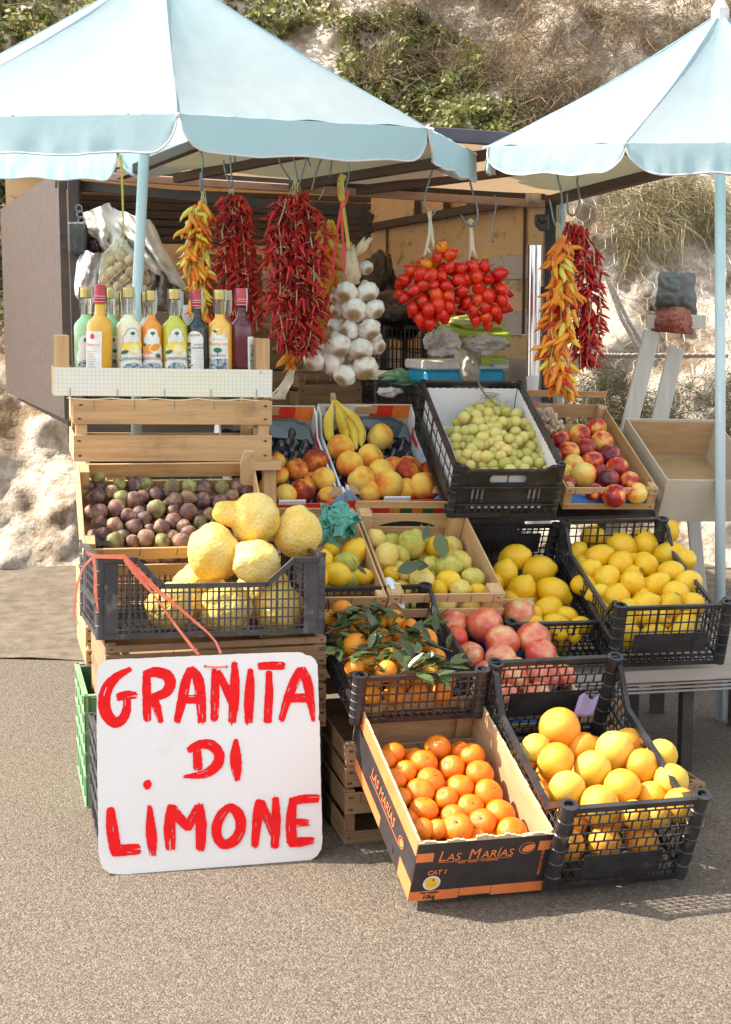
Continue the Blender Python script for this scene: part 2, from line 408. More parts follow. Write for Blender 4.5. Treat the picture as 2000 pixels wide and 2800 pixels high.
def f_tang(seed, fl=.84):
    def f(d):
        a = math.atan2(d.y, d.x); r = 1 + .025 * nz(d, 1.8, seed) + .014 * math.cos(9 * a) * sstep(.4, .9, abs(d.z))
        p = V((d.x * r, d.y * r, d.z * fl)); p.z -= .10 * math.exp(-((1 - d.z) / .05)) * 1.0 + -.05 * math.exp(-((1 + d.z) / .04))
        return p
    return f
def f_grapefruit(seed):
    def f(d):
        r = 1 + .035 * nz(d, 1.4, seed) + .012 * nz(d, 5, seed); p = V((d.x * r, d.y * r, d.z * .95 * r)); p.z -= .06 * math.exp(-((1 - d.z) / .03)); return p
    return f
def f_pom(seed):
    def f(d):
        a = math.atan2(d.y, d.x); r = 1 + .03 * math.cos(5 * a + seed) * (1 - d.z ** 4) + .03 * nz(d, 1.5, seed)
        p = V((d.x * r, d.y * r, d.z * .93 * r)); k = math.exp(-((1 - d.z) / .02)); p.z += .1 * k; return p
    return f
def f_round(seed, b=.03, ez=1.0):
    return lambda d: V((d.x, d.y, d.z * ez)) * (1 + b * nz(d, 1.8, seed))
def f_tomato(seed):
    def f(d):
        r = 1 + .03 * nz(d, 1.6, seed); p = V((d.x * r, d.y * r, d.z * 1.12)); p.z -= .34 * sstep(.88, 1, -d.z); p.z -= .10 * math.exp(-((1 - d.z) / .05)); return p
    return f
def f_garlic(seed):
    def f(d):
        a = math.atan2(d.y, d.x); r = 1 + .055 * math.cos(8 * a + seed) * (1 - d.z ** 2) + .05 * nz(d, 1.3, seed)
        p = V((d.x * r, d.y * r, d.z * .80)); p.z += .55 * sstep(.86, 1, d.z) ; p.z += .10 * math.exp(-((1 + d.z) / .05)); return p
    return f
def f_walnut(seed):
    return lambda d: V((d.x, d.y, d.z * 1.08)) * (1 + .05 * nz(d, 3.2, seed) + .03 * nz(d, 8, seed))

Y_LEMON = [(.0, (.64, .49, .03)), (.16, (.78, .44, .008)), (.5, (.82, .48, .012)), (.9, (.84, .54, .03))]
FM = {}
def reg(kind, fns, mat, nu=22, nv=14):
    FM[kind] = [sphere_mesh(kind, f, mat, nu, nv) for f in fns]
m_lemon = fruitmat('lemon_rind', Y_LEMON, .8, 1.5, .7, speck=((.60, .40, .05), 7, .66, .80), tip=(1.34, 1.42, (.22, .13, .03)), rough=.38, bmp=.16, bscale=16, zw=-.05)
m_citron = fruitmat('green_tinged_citron_rind', [(.0, (.46, .40, .06)), (.28, (.72, .52, .10)), (.6, (.81, .59, .14)), (.95, (.84, .67, .24))], .9, .8, .7, rough=.45, bmp=.35, bscale=9, speck=((.35, .27, .08), 9, .68, .8))
m_citgreen = fruitmat('green_citron_rind', [(.1, (.26, .26, .035)), (.5, (.48, .43, .075)), (.9, (.70, .56, .13))], .9, .9, .4, rough=.42, bmp=.3, bscale=9, speck=((.12, .13, .03), 8, .66, .8))
m_cedro = fruitmat('knobbly_cedro_rind', [(.05, (.68, .42, .05)), (.3, (.80, .54, .11)), (.6, (.82, .58, .15)), (.95, (.83, .66, .26))], 1.2, .9, .1, rough=.5, bmp=.32, bscale=8, speck=((.40, .32, .10), 9, .62, .78))
m_fig = fruitmat('purple_fig_skin', [(.1, (.055, .027, .030)), (.4, (.14, .068, .055)), (.62, (.24, .125, .075)), (.8, (.31, .20, .105)), (1, (.36, .29, .11))], 1.0, 1.1, .45, zw=.16, rough=.55, bmp=.15, bscale=5, speck=((.30, .22, .22), 4, .60, .85), tip=(-.82, -.88, (.26, .06, .035)))
m_figg = fruitmat('green_fig_skin', [(.1, (.11, .065, .05)), (.4, (.17, .16, .05)), (.8, (.30, .29, .09))], 1.0, 1.2, .3, zw=.15, rough=.55, bmp=.15, bscale=5, tip=(-.82, -.88, (.22, .08, .03)))
m_peach = fruitmat('yellow_peach_skin', [(.05, (.46, .06, .025)), (.32, (.76, .24, .04)), (.58, (.85, .46, .07)), (.9, (.88, .58, .13))], .9, .8, .35, rough=.72, bmp=.06, bscale=30, spec=.25, xw=.22, off=.02)
m_peachred = fruitmat('dark_red_peach_skin', [(.1, (.17, .02, .016)), (.38, (.42, .06, .025)), (.62, (.76, .27, .045)), (.95, (.86, .48, .08))], 1.0, .8, .35, rough=.72, bmp=.06, bscale=30, spec=.25, xw=.2, off=.02)
m_nect = fruitmat('red_nectarine_skin', [(.2, (.24, .012, .02)), (.45, (.55, .03, .02)), (.62, (.76, .19, .03)), (.9, (.87, .56, .12))], 1.3, 1.0, .5, rough=.28, bmp=.04, bscale=20, xw=.16, off=-.06, speck=((.80, .42, .08), 22, .66, .76))
m_nectdark = fruitmat('dark_nectarine_skin', [(.2, (.07, .008, .016)), (.6, (.20, .015, .025)), (.95, (.62, .08, .03))], 1.2, 1.0, .4, rough=.28, bmp=.04, bscale=20, xw=.16)
m_nectyel = fruitmat('yellow_nectarine_skin', [(.2, (.66, .06, .03)), (.45, (.85, .40, .06)), (.9, (.86, .66, .17))], 1.0, .9, .3, rough=.3, bmp=.04, bscale=20, xw=.3, off=.12)
m_tang = fruitmat('tangerine_peel', [(.1, (.72, .15, .004)), (.5, (.80, .21, .006)), (.95, (.84, .29, .015))], .7, 1.0, .35, rough=.33, bmp=.22, bscale=22, bkind='voronoi', coat=.1)
m_mand = fruitmat('leafy_mandarin_peel', [(.05, (.66, .36, .015)), (.4, (.82, .29, .01)), (.8, (.86, .22, .008)), (.98, (.80, .44, .03))], .9, .9, .6, rough=.38, bmp=.22, bscale=15)
m_gfruit = fruitmat('grapefruit_peel', [(.05, (.77, .30, .017)), (.4, (.79, .41, .026)), (.7, (.78, .50, .06)), (.98, (.72, .57, .13))], .7, .6, .75, rough=.42, bmp=.25, bscale=24, bkind='voronoi', speck=((.55, .42, .12), 7, .70, .85))
m_gor = fruitmat('orange_grapefruit_peel', [(.1, (.78, .26, .012)), (.9, (.80, .40, .04))], .7, .6, .3, rough=.42, bmp=.25, bscale=24, bkind='voronoi')
m_pom = fruitmat('pink_pomegranate_rind', [(.08, (.56, .06, .04)), (.38, (.70, .16, .08)), (.60, (.76, .29, .14)), (.76, (.74, .46, .23)), (.96, (.68, .55, .25))], 1.15, .9, .2, sss=.02, coat=.5, rough=.3, bmp=.06, bscale=10, speck=((.55, .40, .20), 15, .70, .78))
m_pomred = fruitmat('red_pomegranate_rind', [(.2, (.66, .03, .03)), (.8, (.76, .12, .05))], 1.0, .9, .2, rough=.3, bmp=.06, bscale=10)
m_grape = fruitmat('white_grape_skin', [(.1, (.42, .37, .08)), (.5, (.60, .50, .14)), (.9, (.70, .49, .15))], .6, .8, .9, rough=.28, spec=.45, bmp=.03, sss=.3)
m_tom = fruitmat('red_tomato_skin', [(.1, (.60, .010, .006)), (.55, (.74, .025, .010)), (.97, (.82, .16, .012))], .6, .9, .55, zw=.12, rough=.16, bmp=.02, tip=(.93, 1.0, (.10, .12, .03)))
m_tomor = fruitmat('orange_tomato_skin', [(.1, (.80, .16, .01)), (.9, (.86, .36, .02))], .6, .9, .3, zw=.12, rough=.2, bmp=.02)
m_garlic = fruitmat('white_garlic_skin', [(.05, (.55, .40, .33)), (.3, (.72, .63, .54)), (.55, (.79, .74, .67)), (.9, (.82, .79, .74))], 1.1, 1.3, .35, zw=0, rough=.5, bmp=.10, bscale=5, sss=.05, tip=(-.60, -.72, (.40, .27, .13)))
m_walnut = fruitmat('walnut_shell', [(.1, (.42, .25, .12)), (.6, (.64, .45, .27)), (.9, (.72, .55, .36))], .8, 1.5, .4, rough=.7, bmp=.5, bscale=4)
m_pist = fruitmat('pistachio_shell', [(.2, (.50, .36, .22)), (.8, (.72, .58, .42))], .8, 1.5, .4, rough=.6, bmp=.2, bscale=4)
m_chred = fruitmat('dried_red_chilli_skin', [(.1, (.19, .006, .012)), (.5, (.52, .012, .014)), (.9, (.74, .034, .014))], .6, 30, .9, rough=.2, bmp=.6, bscale=90, sss=0)
m_chfresh = fruitmat('bright_red_chilli_skin', [(.1, (.34, .006, .010)), (.6, (.60, .014, .012)), (.95, (.72, .04, .012))], .5, 20, .7, rough=.24, bmp=.25, bscale=60, sss=0)
m_chyel = fruitmat('yellow_pepper_skin', [(.1, (.82, .24, .01)), (.45, (.85, .38, .015)), (.75, (.86, .57, .04)), (.95, (.80, .64, .12))], .3, 12, 1.1, rough=.26, bmp=.3, bscale=50, sss=.05)
m_chor = fruitmat('orange_pepper_skin', [(.1, (.82, .14, .008)), (.9, (.87, .36, .015))], .3, 12, 1.0, rough=.26, bmp=.3, bscale=50, sss=.05)
m_banana = fruitmat('banana_peel', [(.1, (.44, .38, .05)), (.5, (.68, .48, .05)), (.9, (.76, .57, .13))], .6, 8, .2, rough=.5, bmp=.1, bscale=20, speck=((.10, .05, .02), 60, .72, .78))
m_leaf = fruitmat('citrus_leaf', [(.1, (.03, .046, .012)), (.5, (.05, .078, .020)), (.9, (.10, .13, .035))], .6, 9, .8, rough=.32, bmp=.05, sss=0)
MT['calyx'] = plain('brown_green_calyx', [(.2, (.12, .10, .03)), (.8, (.22, .20, .06))], 40, .7)
MT['twig'] = plain('grey_brown_twig', [(.2, (.17, .12, .07)), (.8, (.26, .20, .13))], 40, .8)
MT['vine'] = plain('brown_green_vine', [(.2, (.16, .14, .05)), (.8, (.24, .21, .09))], 40, .8)

reg('lemon', [f_lemon(1), f_lemon(2, 1.30, .18, .05), f_lemon(3, 1.14, .12, .04), f_lemon(8, 1.2, .2, .06), f_lemon(11, 1.24, .1, .05)], m_lemon)
reg('citron', [f_lemon(4, 1.25, .14, .12), f_lemon(5, 1.12, .1, .16), f_cedro(2, 1.05, .12, .14)], m_citron)
reg('green_citron', [f_lemon(7, 1.15, .12, .08), f_cedro(5, 1.1, .10, .08)], m_citgreen)
reg('cedro', [f_cedro(1, 1.06, .0), f_cedro(6, 1.0, .0, .15)], m_cedro, 40, 28)
FM['cedro_nub'] = [sphere_mesh('cedro', f_cedro(3, .95, .62, .09), m_cedro, 40, 32)]
FM['cedro_nip'] = [sphere_mesh('cedro', f_cedro(9, 1.02, .10, .06), m_cedro, 40, 28)]
reg('fig', [f_fig(1), f_fig(2), f_fig(3), f_fig(6), f_fig(8)], m_fig); reg('green_fig', [f_fig(4), f_fig(5)], m_figg)
reg('peach', [f_peach(1), f_peach(2)], m_peach, 30, 18); reg('red_peach', [f_peach(3), f_peach(4)], m_peachred, 30, 18)
reg('nectarine', [f_peach(5, .1, .03), f_peach(6, .1, .03)], m_nect, 24, 16); reg('dark_nectarine', [f_peach(7, .1, .03)], m_nectdark, 24, 16); reg('yellow_nectarine', [f_peach(8, .1, .03)], m_nectyel, 24, 16)
reg('tangerine', [f_tang(1), f_tang(2, .88), f_tang(3, .80)], m_tang, 36, 20); reg('mandarin', [f_tang(4, .88), f_tang(5, .92)], m_mand, 27, 16)
reg('grapefruit', [f_grapefruit(1), f_grapefruit(2), f_grapefruit(3)], m_gfruit, 28, 18); reg('orange_grapefruit', [f_grapefruit(4)], m_gor, 28, 18)
reg('pomegranate', [f_pom(1), f_pom(2)], m_pom, 28, 18); reg('red_pomegranate', [f_pom(3)], m_pomred, 28, 18)
reg('grape', [f_round(1, .02, 1.1), f_round(2, .03, 1.0)], m_grape, 14, 10)
reg('tomato', [f_tomato(1), f_tomato(2)], m_tom, 16, 12); reg('orange_tomato', [f_tomato(3)], m_tomor, 16, 12)
reg('garlic_bulb', [f_garlic(1), f_garlic(2), f_garlic(4)], m_garlic, 32, 18)
reg('walnut', [f_walnut(1), f_walnut(2)], m_walnut, 16, 12); reg('pistachio', [f_round(3, .06, 1.5)], m_pist, 10, 8)

def qaxis(axis, spin=0):
    return V((0, 0, 1)).rotation_difference(V(axis).normalized()).to_matrix().to_4x4() @ Matrix.Rotation(spin, 4, 'Z')
def view_axis(ang, toward=.3):
    """direction whose image angle is ang degrees, tipped toward the viewer"""
    a = R(ang); return (V((1, 0, 0)) * math.cos(a) + UP * math.sin(a)) * math.sqrt(max(0, 1 - toward * toward)) - FW * toward
def place(kind, P, r, axis=None, spin=None, parent=None, sc=None, name=None):
    me = random.choice(FM[kind]); o = link(bpy.data.objects.new(name or me.name.split('.')[0], me))
    if axis is None: axis = V((rnd(-1, 1), rnd(-1, 1), rnd(-1, 1)))
    S = Matrix.Diagonal((r * sc[0], r * sc[1], r * sc[2], 1)) if sc else Matrix.Scale(r, 4)
    M = Matrix.Translation(P) @ qaxis(axis, rnd(0, 6.28) if spin is None else spin) @ S
    if parent:
        o.parent = parent; o.matrix_local = parent.matrix_world.inverted() @ M
    else: o.matrix_world = M
    return o
# calyx button mesh (unit fruit) for tangerines, mandarins
def calyx_mesh(h):
    b = MB(); b.lathe([(.0, h - .02), (.075, h - .01), (.06, h + .03), (.03, h + .06), (.0, h + .06)], 7); 
    for k in range(5):
        a = k * 1.257; b.add([V((.03 * math.cos(a + .9), .03 * math.sin(a + .9), h + .02)), V((.13 * math.cos(a), .13 * math.sin(a), h - .015)), V((.03 * math.cos(a - .9), .03 * math.sin(a - .9), h + .02))], [(0, 1, 2)])
    o = b.build('stalk_button', MT['calyx']); me = o.data; bpy.data.objects.remove(o); return me
CALYX = calyx_mesh(.765)
ORD = ['first', 'second', 'third', 'fourth', 'fifth', 'sixth', 'seventh', 'eighth', 'ninth', 'tenth', 'eleventh', 'twelfth', 'thirteenth', 'fourteenth', 'fifteenth']
def row_phrases(pts, rowh):
    """name each point by its row (from the back) and its place from the left in that row"""
    idx = sorted(range(len(pts)), key=lambda i: pts[i][1]); rows = []
    for i in idx:
        if rows and pts[i][1] - pts[rows[-1][0]][1] < rowh: rows[-1].append(i)
        else: rows.append([i])
    out = [None] * len(pts)
    for k, rw in enumerate(rows):
        rn = 'back row' if k == 0 else 'front row' if k == len(rows) - 1 else ORD[k] + ' row from back'
        rw.sort(key=lambda i: pts[i][0])
        for j, i in enumerate(rw):
            pl = 'alone' if len(rw) == 1 else 'leftmost' if j == 0 else 'rightmost' if j == len(rw) - 1 else ORD[j] + ' from left'
            out[i] = f'{pl}, {rn}'
    return out
def fruits(cname, kind0, adj, M, h, spec, cf, where, group, rowh, axisfn=None, cat=None, jit=.004, nm=None, calyx=0):
    """spec: (x, y, r[, kind[, angle]]) in picture places, put on the plane z=h of the crate M"""
    pts = [cf(s[0], s[1]) for s in spec]; ph = row_phrases(pts, rowh); os_ = []
    med = sorted(s[2] for s in spec)[len(spec) // 2]
    for s, (px, py), w in zip(spec, pts, ph):
        kd = s[3] if len(s) > 3 and s[3] else kind0; low = s[2] < .8 * med; rr = max(s[2], .88 * med) if low else s[2]
        P = onplane(px, py, M, h + rnd(-jit, jit)); r = pxr(P, rr * K)
        if low: P = onplane(px, py + rr * K * .12, M, h - r * .55)
        if len(s) > 4: ax = view_axis(s[4], rnd(.1, .4))
        else: ax = axisfn() if axisfn else None
        el = {'lemon': .9, 'citron': .92}.get(kd, 1)
        o = place(kd, P, r * el, ax, name=nm)
        a = adj.get(kd, '') if isinstance(adj, dict) else adj
        tag(o, f'{a} {w} {where}', cat or cname, group)
        if calyx and rnd(0, 1) < calyx:
            c = link(bpy.data.objects.new('stalk_button', CALYX)); c.parent = o
        os_.append(o)
    return os_
PXF = lambda x, y: (x, y)
def filler(kind, M, x0, x1, y0, y1, z, r, label, group, cat, skip=None):
    k = 0; y = y0 + r
    while y < y1 - r * .8:
        x = x0 + r * (1 if k % 2 == 0 else 1.9)
        while x < x1 - r * .8:
            P = M @ V((x + rnd(-.15, .15) * r, y + rnd(-.15, .15) * r, z + rnd(-.12, .12) * r))
            o = place(kind, P, r * rnd(.9, 1.02)); tag(o, label, cat, group)
            x += 2.05 * r
        y += 1.8 * r; k += 1

# ------------------------------------------------------------------ crates
def lattice(b, O, ux, uz, W, prof, nx, nz_, t=.003, rim=.012, solid=(), d=None, base=True, brick=False, inner=None):
    """one plastic crate side: a rim along the top outline prof [(x, z)...], a grid of ribs below it, closed patches"""
    O = V(O); ux = V(ux); uz = V(uz); d = d or ux.cross(uz)
    def top(x):
        for (xa, za), (xb, zb) in zip(prof, prof[1:]):
            if xa <= x <= xb: return za + (zb - za) * ((x - xa) / (xb - xa) if xb > xa else 0)
        return prof[-1][1]
    P = lambda x, z: O + ux * x + uz * z
    for (xa, za), (xb, zb) in zip(prof, prof[1:]): b.bar(P(xa, za - rim / 2), P(xb, zb - rim / 2), rim * .9, rim, d.cross(P(xb, zb) - P(xa, za)).normalized(), ext=rim * .2)
    if base: b.bar(P(0, rim / 2), P(W, rim / 2), rim * .7, rim, uz)
    ins = lambda x, z: any(a < x < c and e < z < g for a, c, e, g in solid)
    H = max(z for _, z in prof)
    for i in range(1, nx):
        x = W * i / nx; zt = top(x) - rim * .8; tt = t * (1.7 if i % 5 == 0 else 1)
        if brick:
            for j in range(nz_):
                z0, z1 = H * j / nz_, H * (j + 1) / nz_; xx = x + (W / nx * .5 if j % 2 else 0)
                if xx >= W or z0 >= top(xx) - rim: continue
                b.bar(P(xx, max(z0, rim * .5)), P(xx, min(z1, top(xx) - rim * .8)), t * 1.3, t, d)
        else: b.bar(P(x, rim * .5), P(x, zt), tt * 1.3, tt, d)
    for j in range(1, nz_):
        z = H * j / nz_; x0 = None; N = 60
        for i in range(N + 1):
            x = W * i / N; ok = z < top(x) - rim
            if ok and x0 is None: x0 = x
            if (not ok or i == N) and x0 is not None:
                if x > x0: b.bar(P(x0, z), P(x, z), t * 1.1, t * 1.2, uz)
                x0 = None
    for a, c, e, g in solid:
        q = [P(a, e), P(c, e), P(c, g), P(a, g)]; b.prism([p - d * .0011 for p in q], d * .0022)
def plastic_crate(label, M, W, L, H, mat, group=None, dip=.0, nx=12, ny=18, nzs=5, brick=False, front=None, back=None, fsolid=(), bsolid=(), post=.016, sidesolid=(), name='plastic_crate', rim=.012, dips=None, mid=True):
    root = thing(name, label, 'crate', M, group)
    prof_s = [(0, H), (.07 * L, H)] + ([(.20 * L, H - dip), (.80 * L, H - dip)] if dip else []) + [(.93 * L, H), (L, H)]
    if dips: prof_s = [(y * L, H - z) for y, z in dips]
    fp = front or [(0, H), (W, H)]; bp = back or [(0, H), (W, H)]
    b = MB(); lattice(b, (-W / 2, 0, 0), (1, 0, 0), (0, 0, 1), W, fp, nx, nzs, solid=fsolid, brick=brick, rim=rim)
    b.build('front_panel', mat, root)
    b = MB(); lattice(b, (-W / 2, L, 0), (1, 0, 0), (0, 0, 1), W, bp, nx, nzs, solid=bsolid, brick=brick, rim=rim)
    b.build('back_panel', mat, root)
    for s in (-1, 1):
        b = MB(); lattice(b, (s * W / 2, 0, 0), (0, 1, 0), (0, 0, 1), L, prof_s, ny, nzs, solid=sidesolid, brick=brick, rim=rim)
        if mid: b.bar((s * (W / 2 + .004), .02, H * .42), (s * (W / 2 + .004), L - .02, H * .42), .012, .008, (0, 0, 1))
        b.build('side_panel', mat, root)
    b = MB()
    for i in range(1, nx): b.box(-W / 2 + W * i / nx - .002, -W / 2 + W * i / nx + .002, .002, L - .002, .002, .005)
    for j in range(1, ny): b.box(-W / 2 + .002, W / 2 - .002, L * j / ny - .002, L * j / ny + .002, .003, .0062)
    b.build('base_grid', mat, root)
    for sx in (-1, 1):
        for y in (0, L):
            b = MB(); r = post; cx = sx * (W / 2 - r * .3); cy = y + (r * .4 if y == 0 else -r * .4)
            b.lathe([(r, 0), (r, H * .98), (r * 1.15, H * .985), (r * 1.15, H + .004), (r * .72, H + .004), (r * .70, H - .03), (0, H - .03)], 14, Matrix.Translation((cx, cy, 0)))
            for k in range(1, 6): b.lathe([(r * 1.0, H * k / 6 - .002), (r * 1.12, H * k / 6), (r * 1.0, H * k / 6 + .002)], 14, Matrix.Translation((cx, cy, 0)))
            b.build('corner_post', mat, root, smooth=False)
    return root
def wood_crate(label, M, W, L, H, nsl=2, group=None, old='', posts=.03, t=.006, ph=None, gap=.3, base=True, front=True, name='wooden_crate', frontslats=None, backslats=None, sideslats=None, cut=0):
    """slatted produce crate: corner posts, front, back and side slats, floor boards"""
    root = thing(name, label, 'crate', M, group); ph = ph or H
    wx, wy, wz = MT[old + 'wood_x'], MT[old + 'wood_y'], MT[old + 'wood_z']
    def slats(z0, n, sp=None):
        if sp is not None: return sp
        sh = H / (n + (n - 1) * gap); return [(k * sh * (1 + gap), k * sh * (1 + gap) + sh) for k in range(n)]
    for (za, zb) in slats(0, nsl, frontslats):
        if front:
            sl = MB().box(-W / 2, W / 2, -t, 0, za, zb).build('slat', wx, root, bevel=.001)
            for s in (-1, 1):
                for q in ((.22, .78) if zb - za > .04 else (.5,)):
                    cx, cz = s * (W / 2 - posts * .45) + rnd(-.003, .003), za + (zb - za) * q; n = 14
                    rr = [(.0035 if zb - za > .04 else .0025) * rnd(.7, 1.3) for _ in range(n)]
                    b = MB(); b.add([V((cx + rr[k] * rnd(1.2, 3.0) * math.cos(6.283 * k / n), -t - .0006, cz + rr[k] * math.sin(6.283 * k / n))) for k in range(n)], [tuple(range(n))]); b.build('nail_stain', MT['nail'], sl)
    for (za, zb) in slats(0, nsl, backslats): MB().box(-W / 2, W / 2, L, L + t, za, zb).build('slat', wx, root, bevel=.001)
    for s in (-1, 1):
        for (za, zb) in slats(0, nsl, sideslats):
            x0 = W / 2 - t; MB().box(min(s * x0, s * W / 2), max(s * x0, s * W / 2), .0015, L - .0015, za + .001, zb - .001).build('slat', wy, root, bevel=.001)
        for y in (0.002, L - posts - .002):
            xa = s * (W / 2 - t - .0008); xb = s * (W / 2 - t - posts * .8)
            MB().box(min(xa, xb), max(xa, xb), y, y + posts, .002, ph).build('corner_post', wz, root, bevel=.0015)
    if base:
        n = 4
        for k in range(n):
            y0 = L * k / n + .003; MB().box(-W / 2 + t + .001, W / 2 - t - .001, y0, y0 + L / n - .008, -.001, .004).build('floor_board', wx, root)
    for k in range(5):
        b = MB(); x = -W / 2 + W * (k + .5) / 5; zz = slats(0, nsl, frontslats)[-1][1]; b.tube([(x, -t - .001, zz - .03), (x + .001, -t - .0016, zz - .004), (x, -.002, zz + .001)], .0009, 4); b.build('wire_staple', MT['wire'], root)
    return root
# ------------------------------------------------------------------ poses of the crates (metres, degrees)
M_CART = pose((.268, 3.405, .017), 15.9, 20.9, 1.6)
M_T = pose((.621, 3.478, .021), 14.8, 23.6, .8)
def down(M, dz): return M @ Matrix.Translation((0, 0, -dz))
M_Q = down(pose((.145, 3.794, .413), 15.2, 15.5, 1.1), .074)
M_R = pose((.436, 4.021, .251), 13, 23, .7)
M_K = down(pose((.585, 4.405, .391), 13.8, 25, 1.2), .048)
M_L = pose((.909, 4.325, .371), 9.3, 17.5, .1)
M_J = pose((.445, 4.744, .768), 10, 25.6, 1.1)
M_M = pose((.827, 4.955, .768), 10.7, 24.6, 1.8)
M_I = pose((.093, 4.874, .735), 15.5, 28.4, 1.3)
M_H = M_I @ Matrix.Translation((-.362, -.012, 0))
M_O = pose((.226, 4.359, .461), 13.4, 24.8, 2.2)
M_P = M_O @ Matrix.Translation((-.372, -.01, 0))
M_C = pose((-.558, 4.209, .669), 13.7, 38.4, 1.1)
M_D = pose((-.406, 3.814, .571), 16.7, -2.2, 1.8)
M_E = pose((-.40, 3.869, .418), 14.7, 0, .5)
M_B = pose((-.603, 4.588, .965), 13.2, 0, 1.1)

# ------------------------------------------------------------------ tangerine carton
c = thing('fruit_carton', 'dark brown and orange printed carton full of tangerines standing on the asphalt', 'carton', M_CART)
W, L, H, t = .344, .572, .18, .006
b = MB(); b.box(-W / 2, W / 2, 0, t, .0, H * .97); b.build('front_wall', [MT['print_dark']], c, bevel=.001)
b = MB(); b.box(-W / 2, -W / 2 + t, t, L - t, 0, H); b.build('side_wall', [MT['print_dark']], c, bevel=.001)
b = MB(); b.box(W / 2 - t, W / 2, t, L - t, 0, H); b.build('side_wall', [MT['card']], c, bevel=.001)
b = MB(); b.box(-W / 2, W / 2, L - t, L, 0, H); b.build('back_wall', [MT['card']], c, bevel=.001)
b = MB(); b.box(-W / 2 + t, W / 2 - t, t, L - t, .002, .006); b.build('floor_panel', [MT['card']], c)
# bare kraft lining inside and the cut corrugated rims
b = MB()
b.box(-W / 2 + t + .0005, -W / 2 + t + .002, t + .001, L - t - .002, .007, H - .001); b.box(-W / 2 + t + .003, W / 2 - t - .001, t + .0005, t + .002, .007, H * .97 - .001)
b.build('lining', MT['card'], c)
b = MB(); prof = []
for k in range(19):
    x = -W / 2 + .012 + (W - .024) * k / 18; prof.append((x, H + .006 + .020 * sstep(.25, .42, k / 18) * (1 - sstep(.62, .72, k / 18)) + .003 * math.sin(k * 2.1)))
poly = [V((x, L - t - .004, z)) for x, z in prof] + [V((W / 2 - .012, L - t - .004, .02)), V((-W / 2 + .012, L - t - .004, .02))]
b.prism(poly, (0, .003, 0)); b.build('torn_back_flap', MT['card'], c)
for s in (-1, 1): b = MB(); b.prism([V((s * (W / 2 - .008), L - .010, .03)), V((s * (W / 2 - .008), L - .010, H - .012)), V((s * (W / 2 - .06), L - .030, H + .004)), V((s * (W / 2 - .06), L - .030, .03))], (0, -.002, 0)); b.build('folded_corner_flap', MT['card'], c)
b = MB()
b.prism([V((-W / 2 + .008, .012, H - .004)), V((-W / 2 + .05, .05, H - .045)), V((-W / 2 + .13, .010, H * .72)), V((-W / 2 + .12, .0095, H * .88))], (.0, .0015, .001))
b.prism([V((W / 2 - .008, .012, H - .004)), V((W / 2 - .05, .06, H - .05)), V((W / 2 - .11, .010, H * .72)), V((W / 2 - .10, .0095, H * .86))], (.0, .0015, .001))
b.build('bent_front_flap', MT['card_edge'], c)
b = MB(); zt = H + .0006
for k in range(24):
    x0 = -W / 2 + W * k / 24; x1 = x0 + W / 24; dz = .004 * math.sin(k * 1.3) + (.006 if 9 < k < 16 else 0)
    b.box(x0 + .0004, x1 - .0004, .0004, t - .0004, H * .965, H * .972 + .004 + dz)
for s in (-1, 1):
    for k in range(20):
        y0 = t + (L - 2 * t) * k / 20; y1 = y0 + (L - 2 * t) / 20; xx = s * (W / 2 - t / 2)
        b.box(xx - t / 2 + .0004, xx + t / 2 - .0004, y0 + .0003, y1 - .0003, H - .001, H + .0022 + .0015 * math.sin(k * 2.2 + s))
b.build('cut_rim', MT['card_edge'], c)
def fpanel(mb, u0, u1, v0, v1, y=-.0008):  # on the front wall, u across 0..1, v down 0..1
    mb.box(-W / 2 + W * u0, -W / 2 + W * u1, y, y + .0006, H * .97 * (1 - v1), H * .97 * (1 - v0))
b = MB(); fpanel(b, .002, .125, .16, .31); fpanel(b, .90, .998, .10, .26); fpanel(b, .002, .36, .83, .998); fpanel(b, .365, .60, .83, .965); fpanel(b, .605, .998, .83, .998)
fpanel(b, .17, .71, .335, .342)
# fruit emblem: open ring with a filled oval
def ring(mb, cx, cz, a, bb, w, tilt, y, n=40):
    vs = []
    for k in range(n):
        an = 2 * PI * k / n
        for q in (1, 1 - w):
            x, z = a * q * math.cos(an), bb * q * math.sin(an); vs.append(V((cx + x * math.cos(tilt) - z * math.sin(tilt), y, cz + x * math.sin(tilt) + z * math.cos(tilt))))
    mb.add(vs, [(2 * k, 2 * k + 1, 2 * ((k + 1) % n) + 1, 2 * ((k + 1) % n)) for k in range(n)])
def disc(mb, cx, cz, a, bb, tilt, y, n=30, mi=None):
    vs = [V((cx + a * math.cos(2 * PI * k / n) * math.cos(tilt) - bb * math.sin(2 * PI * k / n) * math.sin(tilt), y, cz + a * math.cos(2 * PI * k / n) * math.sin(tilt) + bb * math.sin(2 * PI * k / n) * math.cos(tilt))) for k in range(n)]
    mb.add(vs, [tuple(range(n))], mi)
ex, ez = -W / 2 + W * .815, H * .97 * (1 - .20)
ring(b, ex, ez, .021, .017, .09, .35, -.0009); disc(b, ex + .003, ez - .001, .016, .010, .45, -.001)
def put_text(mb, body, size, x, z, y=-.001, align='LEFT', shear=.0, sx=1, rot=0, bold=0, th=.0003, M=None):
    vs, fs = text_mesh(body, size, th, align, shear, sx=sx, bold=bold); cr, sr = math.cos(rot), math.sin(rot)
    q = [V((x + p.x * cr - p.y * sr, y - p.z, z + p.x * sr + p.y * cr)) for p in vs]
    if M is not None: q = [M @ p for p in q]
    mb.add(q, fs)
zz = H * .97 * (1 - .315)
